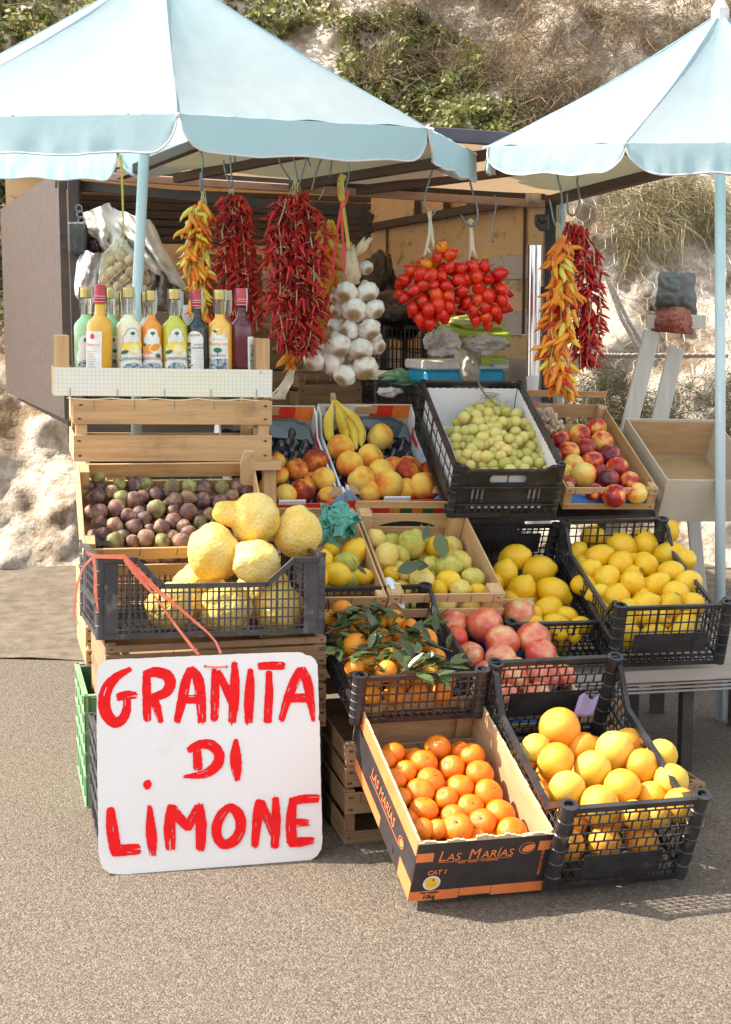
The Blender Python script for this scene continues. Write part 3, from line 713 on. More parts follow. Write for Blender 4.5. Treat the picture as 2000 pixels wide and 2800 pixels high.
put_text(b, 'L', .044, -.118, zz, shear=.16, sx=.95); put_text(b, 'AS', .031, -.096, zz, shear=.16); put_text(b, 'M', .044, -.042, zz, shear=.16, sx=.88); put_text(b, 'ARÍAS', .031, -.008, zz, shear=.16)
put_text(b, 'taste · quality · consistency', .0095, -.065, H * .97 * .625); put_text(b, 'CAT 1', .018, -.138, H * .97 * .46, shear=.15, bold=.0004)
put_text(b, 'PRODUCT OF PERU', .0095, .156, H * .97 * .30, rot=PI / 2)
b.build('orange_lettering', MT['print_orange'], c)
b = MB(); put_text(b, 'Net weight', .0105, -.148, H * .97 * .125, y=-.0014, bold=.0002); put_text(b, '10kg', .017, -.140, H * .97 * .035, y=-.0014, bold=.0005); b.build('weight_lettering', MT['print_dark'], c)
b = MB(); disc(b, -.122, H * .97 * .31, .022, .022, 0, -.0010, mi=0); disc(b, -.122, H * .97 * .31, .0175, .0175, 0, -.0014, mi=1); fx = -.122
b.cur = 2; b.box(fx - .012, fx + .012, -.0019, -.0017, H * .285, H * .29); b.box(fx - .010, fx + .010, -.0019, -.0017, H * .25, H * .255); disc(b, fx + .003, H * .355, .003, .004, 0, -.0018)
b.build('round_sticker', [MT['white_print'], MT['yellow_print'], MT['red_ink']], c)
# left side printing
b = MB(); x = -W / 2 - .0008
def spanel(y0, y1, z0, z1): b.box(x, x + .0006, y0, y1, z0, z1)
spanel(.004, L - .004, H * .76, H * .995); spanel(.004, .10, .003, H * .30); spanel(.27, L - .03, .003, H * .20)
Ms = Matrix(((0, 1, 0, -W / 2 - .0006), (-1, 0, 0, 0), (0, 0, 1, 0), (0, 0, 0, 1)))   # text frame: along -y of the side
put_text(b, 'LAS MARÍAS', .040, -.38, H * .47, shear=.16, M=Ms)
for k in range(2):
    pass
ring(b2 := MB(), 0, 0, .021, .016, .12, .4, 0); b.add([Ms @ V((-.105 + p[0], -.0012, H * .52 + p[2])) for p in b2.v], b2.f)
disc(b2 := MB(), 0, 0, .014, .010, .4, 0); b.add([Ms @ V((-.103 + p[0], -.0013, H * .52 + p[2])) for p in b2.v], b2.f)
b.box(x - .0002, x + .0003, .12, .39, H * .40, H * .408)
b.build('orange_side_print', MT['print_orange'], c)
b = MB(); b.tube([V((-W / 2 - .002, .16, H * .16)), V((-W / 2 + .004, .16, H * .16))], .012, 12); b.build('hand_hole', MT['print_dark'], c)

TG = [(1010, 840, 98), (950, 895, 90), (1105, 975, 88), (1170, 865, 72), (1245, 910, 104), (1450, 950, 100), (1595, 855, 103), (1345, 795, 100), (1500, 815, 62),
      (1030, 1035, 90), (1295, 1045, 107), (1658, 990, 107), (1513, 1090, 103), (1723, 1135, 112), (1215, 1125, 110), (1070, 1175, 86), (1410, 1175, 92),
      (1245, 1255, 110), (1130, 1320, 78), (1588, 1240, 105), (1808, 1285, 115), (1458, 1310, 95), (1673, 1355, 110), (1490, 1395, 122), (1895, 1425, 118), (1235, 1400, 86), (1340, 1400, 82), (1625, 1465, 78)]
def ax_up(tw=.55, sp=.5): return lambda: (V((rnd(-sp, sp), 0, 0)) + UP * rnd(.4, 1) - FW * rnd(.1, tw * 1.6))
TG_N = len(TG)
fruits('tangerine', 'tangerine', 'orange tangerine,', M_CART, .112, TG, C5, 'of the printed carton', 'tangerines in the printed carton', 25, ax_up(), 'tangerine', jit=.006, calyx=.75)
filler('tangerine', M_CART, -.155, .155, .02, .52, .062, .037, 'tangerine of the lower layer, half hidden under others in the printed carton', 'tangerines in the lower layer of the carton', 'tangerine')

# ------------------------------------------------------------------ grapefruit crate (front right)
plastic_crate('black crate of yellow grapefruit standing on asphalt beside the printed carton', M_T, .36, .578, .262, MT['black'], 'black plastic fruit crates', nx=14, ny=22, nzs=9, brick=True,
              dips=[(0, 0), (.05, .005), (.17, .075), (.78, .08), (.93, .012), (1, 0)], fsolid=[(.075, .285, .03, .10)], bsolid=[(.07, .29, .07, .15)], post=.019, rim=.015)
GF = [(895, 655, 157, 'orange_grapefruit'), (865, 895, 142), (720, 800, 110), (1140, 950, 138), (1300, 815, 147), (1405, 745, 80), (1510, 930, 128, 'orange_grapefruit'), (950, 1100, 137), (1360, 1085, 137), (1190, 1220, 147), (1570, 1140, 100), (1060, 775, 80, 'orange_grapefruit'), (1450, 1290, 110), (1650, 850, 120), (1720, 1040, 130), (1790, 1220, 130), (1610, 1290, 105)]
fruits('grapefruit', 'grapefruit', {'grapefruit': 'pale yellow grapefruit,', 'orange_grapefruit': 'deep orange-yellow grapefruit,'}, M_T, .150, GF, C6, 'of the grapefruit crate', 'grapefruit in the black crate', 60, ax_up(), 'grapefruit', jit=.003, nm='grapefruit')
filler('orange_grapefruit', M_T, -.165, .165, .02, .50, .07, .047, 'grapefruit of the lower layer seen through the crate lattice beside the carton', 'grapefruit in the lower layer of the crate', 'grapefruit')
b = MB(); b.surf(lambda u, v: M_T @ V((.05 + .06 * u + .02 * v, .50 + .03 * v, .12 + .045 * v + .012 * math.sin(7 * u) * v)), 10, 6); tag(b.build('wrapping_paper', plain('lilac_tissue', [(.2, (.26, .20, .36)), (.8, (.36, .29, .46))], 8, .7), smooth=True, solid=.0008), 'crumpled lilac tissue scrap behind the grapefruit', 'paper')

# ------------------------------------------------------------------ leafy mandarin crate
plastic_crate('black crate heaped with leafy mandarins behind the printed carton', M_Q, .35, .54, .14, MT['black'], 'black plastic fruit crates', nx=16, ny=24, nzs=5, dips=[(0, 0), (.06, 0), (.16, .035), (.75, .035), (.9, 0), (1, 0)], bsolid=[(.13, .235, .05, .11)], post=.018)
MD = [(645, 1140, 85), (525, 1190, 68), (900, 1220, 78), (1030, 1205, 80), (760, 1270, 78), (740, 1390, 98), (920, 1340, 84), (1250, 1360, 97), (1140, 1250, 60), (1340, 1475, 68), (990, 1490, 86), (835, 1510, 72), (730, 1560, 74), (960, 1585, 88), (1120, 1460, 62), (1090, 1390, 56), (1280, 1610, 62), (1050, 1310, 56), (850, 1400, 60)]
fruits('mandarin', 'mandarin', 'small mandarin,', M_Q, .112, MD, C2, 'of the leafy mandarin crate', 'mandarins in the leafy crate', 45, ax_up(), 'mandarin', jit=.008, nm='mandarin')
filler('mandarin', M_Q, -.155, .155, .03, .50, .045, .033, 'mandarin of the lower layer under leaves in the leafy crate', 'mandarins in the lower layer of the leafy crate', 'mandarin')
def leaf_geom(b, P, d, up, ln, w, mi=0, curl=.25, fold=.25):
    P = V(P); d = V(d).normalized(); x = d.cross(V(up))
    if x.length < .05: x = d.orthogonal()
    x.normalize(); n = x.cross(d); vs = []; prof = [0, .62, .95, 1, .78, .42, 0]
    for k, q in enumerate(prof):
        t_ = k / 6; c_ = P + d * ln * t_ - n * curl * ln * t_ * t_
        for s in (-1, 0, 1): vs.append(c_ + x * s * q * w / 2 + n * abs(s) * q * w * fold * .5)
    b.add(vs, [(3 * k + j, 3 * k + j + 1, 3 * k + 4 + j, 3 * k + 3 + j) for k in range(6) for j in (0, 1)], mi)
TW = [(560, 1290), (690, 1200), (620, 1420), (700, 1490), (870, 1180), (960, 1160), (830, 1330), (900, 1290), (1080, 1180), (1180, 1260), (1290, 1250), (1020, 1320), (940, 1400), (1160, 1320), (1300, 1300), (1060, 1440), (1180, 1500), (1230, 1460), (1090, 1540), (1250, 1560), (1380, 1420), (940, 1520), (1330, 1590), (1140, 1590), (560, 1150), (760, 1340), (1000, 1260), (1340, 1530), (1200, 1400), (1080, 1600), (870, 1460), (800, 1430)]
tp = [C2(*q) for q in TW]
for (px, py), w in zip(tp, row_phrases(tp, 30)):
    P = onplane(px, py, M_Q, .133 + rnd(-.014, .010)); rt = thing('leafy_sprig', f'dark green leafy sprig, {w} among the mandarins', 'sprig', Matrix.Translation(P), 'leafy sprigs in the mandarin crate')
    a0 = rnd(0, 6.28); d0 = V((math.cos(a0), math.sin(a0) * .8, rnd(-.2, .45)))
    MB().tube([V((0, 0, 0)) - d0 * .03, V((0, 0, .004)), d0 * .05], .0012, 5).build('twig', MT['twig'], rt)
    for k in range(random.choice((6, 7, 7, 8))):
        b = MB(); dd = d0 + V((rnd(-1.1, 1.1), rnd(-1.1, 1.1), rnd(-.35, .6))); leaf_geom(b, d0 * rnd(-.02, .04), dd, V((rnd(-.6, .6), rnd(-.6, .2), 1)), rnd(.044, .072), rnd(.019, .029), curl=rnd(-.1, .35)); b.build('leaf', m_leaf, rt, smooth=True)

# ------------------------------------------------------------------ pomegranate crate
wood_crate('wooden crate of pink pomegranates on blue paper, beside the leafy mandarin crate', M_R, .36, .488, .12, group='open wooden produce crates', frontslats=[(0, .03), (.055, .085)], backslats=[(.035, .065), (.09, .12)], sideslats=[(0, .085)], ph=.12)
b = MB(); b.surf(lambda u, v: V((-.165 + .33 * u, .02 + .44 * v, .012 + .035 * abs(u - .5) ** 2 * 4 + .006 * math.sin(9 * u + 7 * v))), 14, 14)
o = b.build('blue_liner', MT['blue_paper'], smooth=True, solid=.001); o.matrix_world = M_R; tag(o, 'blue paper liner under the pink pomegranates', 'liner')
PG = [(100, 1225, 112), (340, 1240, 142), (600, 1165, 120), (700, 1345, 132), (470, 1365, 132), (125, 1335, 92, 'red_pomegranate'), (235, 1465, 104), (460, 1495, 122), (755, 1450, 117), (345, 1590, 80), (560, 1570, 100), (740, 1590, 105), (930, 1620, 90), (300, 1720, 70)]
fruits('pomegranate', 'pomegranate', {'pomegranate': 'pink pomegranate,', 'red_pomegranate': 'glossy red pomegranate,'}, M_R, .085, PG, C3, 'of the pomegranate crate', 'pomegranates in the wooden crate', 70, ax_up(), 'pomegranate', jit=.004, nm='pomegranate')

filler('pomegranate', M_R, -.17, .17, .015, .20, .075, .046, 'pomegranate at the front of its crate, seen through the grapefruit crate lattice', 'pomegranates low in the wooden crate', 'pomegranate')
# ------------------------------------------------------------------ the two black lemon crates
plastic_crate('black crate of yellow lemons between the pomegranates and the far right lemon crate', M_K, .34, .545, .165, MT['black'], 'black plastic fruit crates', nx=16, ny=26, nzs=7, dips=[(0, 0), (.06, .0), (.13, .045), (.80, .055), (.92, .01), (1, 0)], bsolid=[(.05, .29, .055, .13)], post=.016)
plastic_crate('black crate heaped with lemons at the right end of the middle tier', M_L, .348, .60, .205, MT['black'], 'black plastic fruit crates', nx=14, ny=24, nzs=7, dips=[(0, 0), (.07, .0), (.15, .06), (.80, .065), (.92, .01), (1, 0)], fsolid=[(.06, .29, .045, .11)], post=.018)
LK = [(560, 745, 112, None, 20), (490, 862, 108, None, 80), (745, 838, 122, None, 10), (420, 920, 64), (612, 985, 112, None, 60), (850, 1000, 122, None, -25), (815, 1122, 103, None, 200), (705, 1165, 70), (950, 1170, 72), (850, 1245, 100, None, 15), (1050, 1250, 82, None, 5), (545, 1050, 60), (890, 1300, 72), (640, 1130, 80), (1000, 1310, 70), (690, 1250, 80)]
fruits('lemon', 'lemon', 'yellow lemon,', M_K, .105, LK, C3, 'of the centre lemon crate', 'lemons in the centre black crate', 60, None, 'lemon')
LL = [(1142, 595, 103), (1350, 655, 112, None, -25), (1530, 640, 104, None, -60), (1020, 705, 74), (1182, 740, 100, None, 25), (1112, 842, 96, None, 40), (1347, 785, 98), (1540, 795, 94, None, -50), (1245, 900, 106, None, 235), (1440, 935, 102), (1612, 945, 96, None, 40), (1312, 1047, 102), (1525, 1100, 107, None, 30), (1560, 1190, 86), (1065, 935, 76), (1180, 1010, 80), (1700, 720, 104, None, 30), (1730, 860, 104, None, -20), (1760, 1010, 106), (1700, 1110, 100, None, 60), (1690, 560, 98), (1810, 760, 96), (1850, 930, 104), (1880, 1090, 100), (1420, 1130, 82)]
fruits('lemon', 'lemon', 'bright yellow lemon,', M_L, .112, LL, C3, 'of the right lemon crate', 'lemons in the right end crate', 60, None, 'lemon')
filler('lemon', M_L, -.155, .155, .02, .55, .07, .042, 'lemon of the lower layer seen through the lattice of the right end lemon crate', 'lemons low in the right end crate', 'lemon')
filler('lemon', M_K, -.15, .15, .02, .40, .048, .038, 'lemon of the lower layer seen through the lattice of the centre lemon crate', 'lemons low in the centre black crate', 'lemon')

# ------------------------------------------------------------------ grapes
slits = [(x, x + .0085, z0, z1) for x0_ in (.055, .245) for k in range(4) for x, z0, z1 in ((x0_ + k * .0165, .058, .108),)]
plates = [(.012, .055, .02, .178), (.305, .343, .02, .178), (.113, .245, .058, .118), (.012, .343, .112, .120), (.012, .343, .046, .058)] + slits
plates += [(x, x + .011, .0, .046) for x in [.012 + .0225 * k for k in range(15)]] + [(.012, .343, .0, .012)]
gj = plastic_crate('black crate of white grapes on scalloped paper with an oval hand hole', M_J, .355, .575, .194, MT['black'], 'black plastic fruit crates', nx=4, ny=8, nzs=3, post=.012, rim=.016,
              front=[(0, .194), (.03, .194), (.055, .178), (.30, .178), (.325, .194), (.355, .194)], fsolid=plates,
              bsolid=[(.01, .12, .05, .18), (.235, .345, .05, .18), (.01, .345, .05, .12)], sidesolid=[(.05, .52, .03, .07)])
b = MB(); n_ = 10; hx, hz_, cz_ = .045, .016, .145
arc = [(hx * c0 + hz_ * math.cos(t_), cz_ + hz_ * math.sin(t_)) for c0, ts in ((1, [PI / 2 - PI * k / n_ for k in range(n_ + 1)]), (-1, [-PI / 2 - PI * k / n_ for k in range(n_ + 1)])) for t_ in ts]
right_ = [(x, z) for x, z in arc if x > 0]; left_ = [(x, z) for x, z in arc if x < 0]
for sgn, half_ in ((1, right_), (-1, left_)):
    e_ = .128 * sgn; o_ = half_ if sgn == 1 else half_[::-1]
    b.prism([V((0, -.0035, .176)), V((e_, -.0035, .176)), V((e_, -.0035, .119)), V((0, -.0035, .119))] + [V((x, -.0035, z)) for x, z in [(0, cz_ - hz_)] + o_[::-1] + [(0, cz_ + hz_)]], (0, .003, 0))
b.build('hand_hole_plate', MT['black'], gj)
for z_ in (.05, .116): MB().bar(V((-.178, -.006, z_)), V((.178, -.006, z_)), .010, .006).build('front_ridge', MT['black'], gj, bevel=.001)
b = MB()
b.surf(lambda u, v: V((-.166, .02 + .53 * u, .02 + .158 * v + (.004 * abs(math.sin(u * 60)) if v == 1 else 0) + .012 * math.sin(6 * u) * v)), 60, 3)
b.surf(lambda u, v: V((.166, .02 + .53 * u, .02 + .158 * v + (.004 * abs(math.sin(u * 60)) if v == 1 else 0))), 60, 3)
b.surf(lambda u, v: V((-.164 + .328 * u, .555, .02 + .155 * v + (.004 * abs(math.sin(u * 40)) if v == 1 else 0))), 40, 3)
b.surf(lambda u, v: V((-.164 + .328 * u, .02 + .535 * v, .02)), 6, 6)
b.surf(lambda u, v: V((-.164 + .328 * u, .016, .03 + .12 * v + (.008 * abs(math.sin(u * 17)) if v == 1 else 0))), 40, 2)
o = b.build('scalloped_paper', MT['paper'], smooth=False, solid=.0008); o.matrix_world = M_J; tag(o, 'white scalloped paper lining the grape crate', 'paper')
def inpoly(x, y, P):
    r = False; j = len(P) - 1
    for i in range(len(P)):
        if (P[i][1] > y) != (P[j][1] > y) and x < (P[j][0] - P[i][0]) * (y - P[i][1]) / (P[j][1] - P[i][1]) + P[i][0]: r = not r
        j = i
    return r
GP = [(1330, 1092), (1375, 1082), (1400, 1120), (1440, 1155), (1470, 1200), (1490, 1250), (1510, 1292), (1265, 1292), (1245, 1260), (1220, 1215), (1225, 1180), (1270, 1140), (1300, 1105)]
pts = []; tries = 0
while tries < 9000:
    tries += 1; x, y = rnd(1215, 1512), rnd(1080, 1295)
    if inpoly(x, y, GP) and all((x - a) ** 2 + ((y - c_) * 1.0) ** 2 > 18 ** 2 for a, c_ in pts): pts.append((x, y))
pts.sort(key=lambda q: q[1]); half = len(pts) // 2
tops, bots = pts[:half], pts[half:]
for part_, lab in ((tops, 'white grape bunch with brown stalk, at the back of the grape crate'), (bots, 'white grape bunch spilling to the front rim of the grape crate')):
    cx = sum(q[0] for q in part_) / len(part_); cy = sum(q[1] for q in part_) / len(part_)
    P0 = onplane(cx, cy, M_J, .10); rt = thing('grape_bunch', lab, 'grapes', Matrix.Translation(P0), 'white grape bunches'); bpy.context.view_layer.update()
    for (x, y) in part_[:100]:
        e = math.hypot((x - 1370) / 150, (y - 1200) / 110); h = .168 - .05 * e * e + rnd(-.022, .008)
        if rnd(0, 1) < .03: continue
        P = onplane(x, y, M_J, h); place('grape', P, pxr(P, rnd(15, 18.5)), parent=rt, name='grape')
    b = MB(); bm_ = MB()
    for (x, y) in part_[::3]:
        P = onplane(x, y, M_J, .10) - P0; Q = onplane(x + rnd(-16, 16), y + rnd(-16, 16), M_J, .150) - P0
        bm_.tube([P, (P + Q) / 2 + V((rnd(-.005, .005), 0, rnd(-.005, .005))), Q], .0009, 4)
    if part_ is tops:
        A = [onplane(*q, M_J, h) - P0 for q, h in (((1306, 1040), .20), ((1320, 1070), .185), ((1338, 1090), .17), ((1360, 1110), .15))]; b.tube(A, [.0045, .0035, .0028, .0022], 7)
        for k in range(12):
            q = A[2]; a = rnd(0, 6.28); r_ = rnd(.01, .03); bm_.tube([q + V((math.cos(a) * r_ * t_, 0, math.sin(a) * r_ * t_ + .01 * math.sin(3 * t_))) + V((rnd(-.03, .04), 0, 0)) for t_ in (0, .4, .7, 1)], .0006, 4)
    if b.v: b.build('stalk', MT['twig'], rt, smooth=True)
    bm_.build('pedicels', MT['twig'], rt, smooth=True, kind='stuff')
    # berries underneath, mostly hidden
    b = MB()
    for (x, y) in part_:
        P = onplane(x + 6, y + 4, M_J, .112) - P0; r_ = .0145; me = FM['grape'][0]; b.add([P + v.co * r_ for v in me.vertices], [tuple(p.vertices) for p in me.polygons])
    b.build('inner_grapes', m_grape, rt, smooth=True, kind='stuff')

# ------------------------------------------------------------------ nectarines
wood_crate('pale wooden crate of red nectarines beside the grape crate', M_M, .33, .60, .085, group='open wooden produce crates', frontslats=[(0, .022), (.060, .085)], backslats=[(0.03, .085), (.115, .14)], sideslats=[(0, .085)], ph=.088, base=True)
b = MB(); b.surf(lambda u, v: V((-.15 + .30 * u, .006 + .02 * v, .004 + .052 * v * (.5 + .5 * abs(u - .6)) + .006 * math.sin(22 * u))), 20, 4); o = b.build('blue_liner', MT['blue_paper'], smooth=True, solid=.001); o.matrix_world = M_M; tag(o, 'blue paper liner showing through the front of the nectarine crate', 'liner')
NC = [(720, 1310, 60), (895, 1370, 82), (795, 1400, 66), (1040, 1325, 86), (1165, 1275, 82), (1210, 1375, 86), (840, 1480, 78, 'dark_nectarine'), (960, 1450, 86), (1085, 1430, 86), (1262, 1478, 90, 'dark_nectarine'), (1000, 1545, 82, 'yellow_nectarine'), (1140, 1520, 84), (1320, 1570, 88), (1255, 1660, 86, 'dark_nectarine'), (1075, 1615, 97, 'yellow_nectarine'), (1410, 1668, 80), (930, 1595, 62, 'yellow_nectarine'), (1190, 1590, 62), (950, 1690, 62, 'dark_nectarine'), (1150, 1745, 70), (1300, 1775, 92), (1465, 1755, 84, 'yellow_nectarine'), (870, 1560, 60)]
fruits('nectarine', 'nectarine', {'nectarine': 'red nectarine,', 'dark_nectarine': 'dark wine-red nectarine,', 'yellow_nectarine': 'yellow and red nectarine,'}, M_M, .055, NC, A6, 'of the nectarine crate', 'nectarines in the pale crate', 55, ax_up(), 'nectarine', nm='nectarine')
FILM, N_, L_, P_ = newmat('clear_film'); P_.inputs['Base Color'].default_value = (.9, .9, .9, 1); P_.inputs['Alpha'].default_value = .06; P_.inputs['Roughness'].default_value = .12
# bag of pistachios lying on the nectarines
P0 = onplane(1493, 1140, M_M, .10); rt = thing('nut_bag', 'clear bag of pistachios tied red, lying on the nectarines', 'nut bag', Matrix.Translation(P0) @ qaxis(view_axis(-52, .25)))
bpy.context.view_layer.update(); up_, w_ = .105, .045
def bagr(z): return w_ * (1 - .75 * sstep(.35, 1.0, z)) * (1 - .3 * sstep(.75, 1, -z))
b = MB(); b.surf(lambda u, v: V((bagr(2 * v - 1) * 1.1 * math.cos(6.283 * u) * (1 + .05 * math.sin(14 * v + 9 * u)), bagr(2 * v - 1) * .7 * math.sin(6.283 * u), -(2 * v - 1) * .075)), 20, 16)
b.build('clear_film', FILM, rt, smooth=True)
cnt = 0
while cnt < 95:
    q = V((rnd(-1, 1), rnd(-1, 1), rnd(-1, .55))); e = bagr(q.z) * .86
    if abs(q.x) > 1 or q.x ** 2 + q.y ** 2 > 1 or q.x ** 2 + q.y ** 2 < .45: continue
    place('pistachio', rt.matrix_world @ V((q.x * e * 1.1, q.y * e * .7, -q.z * .072)), .0074, parent=rt, name='pistachio'); cnt += 1
b = MB(); b.tube([V((.012 * math.cos(a), .012 * math.sin(a), -.058)) for a in [k * .7 for k in range(10)]], .002, 5); b.tube([V((0, 0, -.058)), V((-.01, -.01, -.085))], .0015, 5)
b.build('red_tie', MT['red_strap'], rt)
# ------------------------------------------------------------------ peach boxes
def peach_box(M, label, cutl=False):
    c = thing('peach_box', label, 'box', M, 'printed cardboard peach boxes'); W, L, H, t = .35, .50, .12, .006
    b = MB(); b.box(-W / 2, W / 2, L - t, L, 0, H + .035); b.build('back_wall', [MT['card_lt']], c)
    b = MB()
    def bp(x0, x1, z0, z1, mi): b.box(x0, x1, L - t - .0012, L - t - .0004, z0, z1, mi=mi)
    bp(-W / 2 + .004, 0.02, H - .01, H + .033, 0); bp(.021, W / 2 - .07, H - .03, H + .033, 1); bp(W / 2 - .069, W / 2 - .004, H - .02, H + .033, 2)
    b.prism([V((.10, L - t - .0016, H - .03)), V((.125, L - t - .0016, H - .075)), V((.15, L - t - .0016, H - .03))], (0, .0004, 0), 1)
    b.box(-.035, .045, L - t - .006, L - t - .0014, H + .002, H + .03, mi=3)
    b.box(-W / 2 + .03, -W / 2 + .05, L - t - .0018, L - t - .0012, H + .008, H + .026, mi=4)
    b.build('printed_flap', [MT['white_print'], MT['red_print'], MT['orange_print2'], MT['card'], MT['grey_ink']], c)
    # corner posts folded out of card, sloping side walls
    for s in (-1, 1):
        b = MB(); X = s * W / 2; pr = [(t, 0), (L - t, 0), (L - t, H + .03), (L - .05, H + .02), (L - .10, H - .035), (.05, H - .045), (.035, H + .008), (t, H + .008)]
        b.prism([V((X, y, z)) for y, z in pr], (-s * t, 0, 0)); b.build('side_wall', [MT['white_print']], c)
        b = MB(); xo = X - s * (t + .0006)
        b.prism([V((xo, L - .07, H - .005)), V((xo, L - .10, H - .036)), V((xo, L - .15, H - .040)), V((xo, L - .15, H - .060)), V((xo, L - .07, H - .060))], (-s * .0005, 0, 0), 0)
        b.box(min(X - s * t * 1.0, X) - .0008, max(X - s * t, X) + .0008, .05, L - .17, H - .046, H - .0435, mi=1)
        b.prism([V((X - s * .002, .002, H + .012)), V((X - s * .045, .001, H - .03)), V((X - s * .001, .001, H - .03))], (0, -.002, 0), 2)
        b.build('corner_print', [MT['red_print'], MT['blue_print'], MT['blue_print']], c)
        b = MB(); b.prism([V((X - s * .006, .03, H)), V((X - s * .03, .035, H + .010)), V((X - s * .05, .02, H - .02)), V((X - s * .006, .015, H - .02))], (0, .003, 0)); b.build('torn_corner', MT['card'], c)
    b = MB(); b.box(-W / 2 + t, W / 2 - t, 0, t, 0, H - .035); b.build('front_wall', [MT['red_print']], c)
    b = MB(); b.box(-.045, .045, -.0012, t + .001, H - .036, H - .022); b.build('white_tab', MT['white_print'], c)
    b = MB()
    if not cutl:
        put_text(b, 'ROSSA', .022, -.145, .060, y=-.0012, bold=.0006); put_text(b, 'SICILIA', .022, -.145, .036, y=-.0012, bold=.0006)
        b.build('white_lettering', MT['white_print'], c)
        b = MB(); [b.box(x, x + .035, -.0014, -.0005, .02, .07, mi=k % 2) for k, x in enumerate((-.02, .02, .06, .10))]; b.build('fruit_print', [MT['orange_ink'], MT['green_print']], c)
    b = MB(); b.box(-W / 2 + t, W / 2 - t, t, L - t, .001, .005); b.build('floor_panel', MT['card_lt'], c)
    return c
peach_box(M_I, 'printed peach box holding bananas and peaches, left of the grape crate')
peach_box(M_H, 'printed peach box half hidden behind the slatted crate, with dark red peaches', True)
m_tray = plain('black_tray_plastic', [(.3, (.012, .014, .016)), (.7, (.030, .034, .036))], 6, .18, bmp=.5, bscale=8, bdist=.02, spec=.7)
m_tray2 = plain('blue_grey_tray_plastic', [(.3, (.045, .065, .075)), (.7, (.08, .105, .12))], 6, .25, spec=.7)
for M, lab, seed in ((M_I, 'black moulded fruit tray under the bananas and peaches', 1), (M_H, 'black moulded fruit tray above the dark red peaches', 4)):
    rt = thing('fruit_tray', lab, 'tray', M, 'black fruit trays'); b = MB()
    def tray(u, v):
        x = -.16 + .32 * u; y = .012 + .465 * v; cz = .05 * max(0, math.cos((x / .085) * PI)) * max(0, math.cos(y / .085 * PI)); return V((x, y, .03 + .03 * math.cos(x / .045 * PI) * math.cos(y / .045 * PI) + .035 * sstep(.75, 1, v) + .005 * noise.noise(V((x * 30, y * 30, seed)))))
    b.surf(tray, 48, 64); b.build('moulded_sheet', m_tray, rt, smooth=True)
    b = MB(); A = [V((x, y, z)) for x, y, z in ((-.02, .475, .075), (-.01, .480, .108), (.10, .482, .108), (.15, .47, .085), (.158, .40, .055))]; b.prism(A + [V((.12, .43, .055)), V((.0, .44, .06))], (0, .0, .004)); b.tube(A, .005, 6); b.build('tray_rim', m_tray2, rt)
PI_ = [(630, 1420, 105), (920, 1340, 103), (695, 1540, 103), (850, 1485, 100), (932, 1602, 103), (1135, 1580, 105, 'red_peach'), (780, 1652, 106), (980, 1692, 114), (1245, 1702, 108), (1018, 1560, 60), (1275, 1600, 56, 'red_peach'), (1120, 1720, 66), (845, 1735, 56)]
fruits('peach', 'peach', {'peach': 'large yellow peach,', 'red_peach': 'red-blushed peach,'}, M_I, .085, PI_, A5, 'of the box with bananas', 'peaches in the box with bananas', 60, ax_up(.8, 1.2), 'peach', nm='peach')
PH_ = [(150, 1530, 78, 'red_peach'), (440, 1522, 100, 'red_peach'), (305, 1580, 86, 'red_peach'), (170, 1622, 76), (505, 1652, 92), (222, 1770, 86), (345, 1740, 96, 'red_peach'), (540, 1790, 90, 'red_peach'), (80, 1700, 60), (420, 1660, 50, 'red_peach')]
fruits('peach', 'peach', {'peach': 'small yellow peach,', 'red_peach': 'dark red-blushed peach,'}, M_H, .075, PH_, A5, 'of the half hidden box', 'peaches in the half hidden box', 60, ax_up(.8, 1.2), 'peach', nm='peach')
# bananas
P0 = onplane(*A5(572, 1060), M_I, .20); rt = thing('banana_bunch', 'bunch of four yellow bananas standing in the peach box', 'bananas', Matrix.Translation(P0)); bpy.context.view_layer.update()
for pts in ([(572, 1068), (560, 1130), (535, 1220), (540, 1320), (560, 1385)], [(578, 1068), (605, 1130), (628, 1220), (655, 1300), (680, 1370)], [(584, 1068), (640, 1130), (680, 1200), (725, 1300), (745, 1430)], [(588, 1066), (665, 1140), (735, 1210), (785, 1310), (780, 1410)]):
    hs = (.20, .185, .15, .11, .09); Q = [onplane(*A5(*q), M_I, h) - P0 for q, h in zip(pts, hs)]; QQ = []
    for i in range(4):
        for k in range(3): QQ.append(Q[i].lerp(Q[i + 1], k / 3))
    QQ.append(Q[-1]); QQ = [QQ[0]] + [(QQ[i - 1] + QQ[i] * 2 + QQ[i + 1]) / 4 for i in range(1, len(QQ) - 1)] + [QQ[-1]]
    b = MB(); b.tube(QQ, [.0055, .005, .0065, .010, .0150, .0178, .019, .0195, .0192, .0185, .017, .012, .005], 6); b.build('banana', m_banana, rt, smooth=False, bevel=.003)
b = MB(); b.tube([V((0, 0, .022)), V((0, 0, .012)), V((0, 0, -.004)), V((.002, 0, -.014))], [.008, .0095, .011, .008], 8); b.build('stem', plain('brown_banana_stem', [(.2, (.24, .17, .09)), (.8, (.42, .33, .19))], 40, .8), rt, smooth=True)
# wooden rail below the left peach box
b = MB(); b.box(-.175, .178, -.012, -.004, -.028, .006); o = b.build('wooden_rail', MT['wood_x'], bevel=.001); o.matrix_world = M_H; tag(o, 'pale wooden rail with a small staple below the half hidden peach box', 'rail')
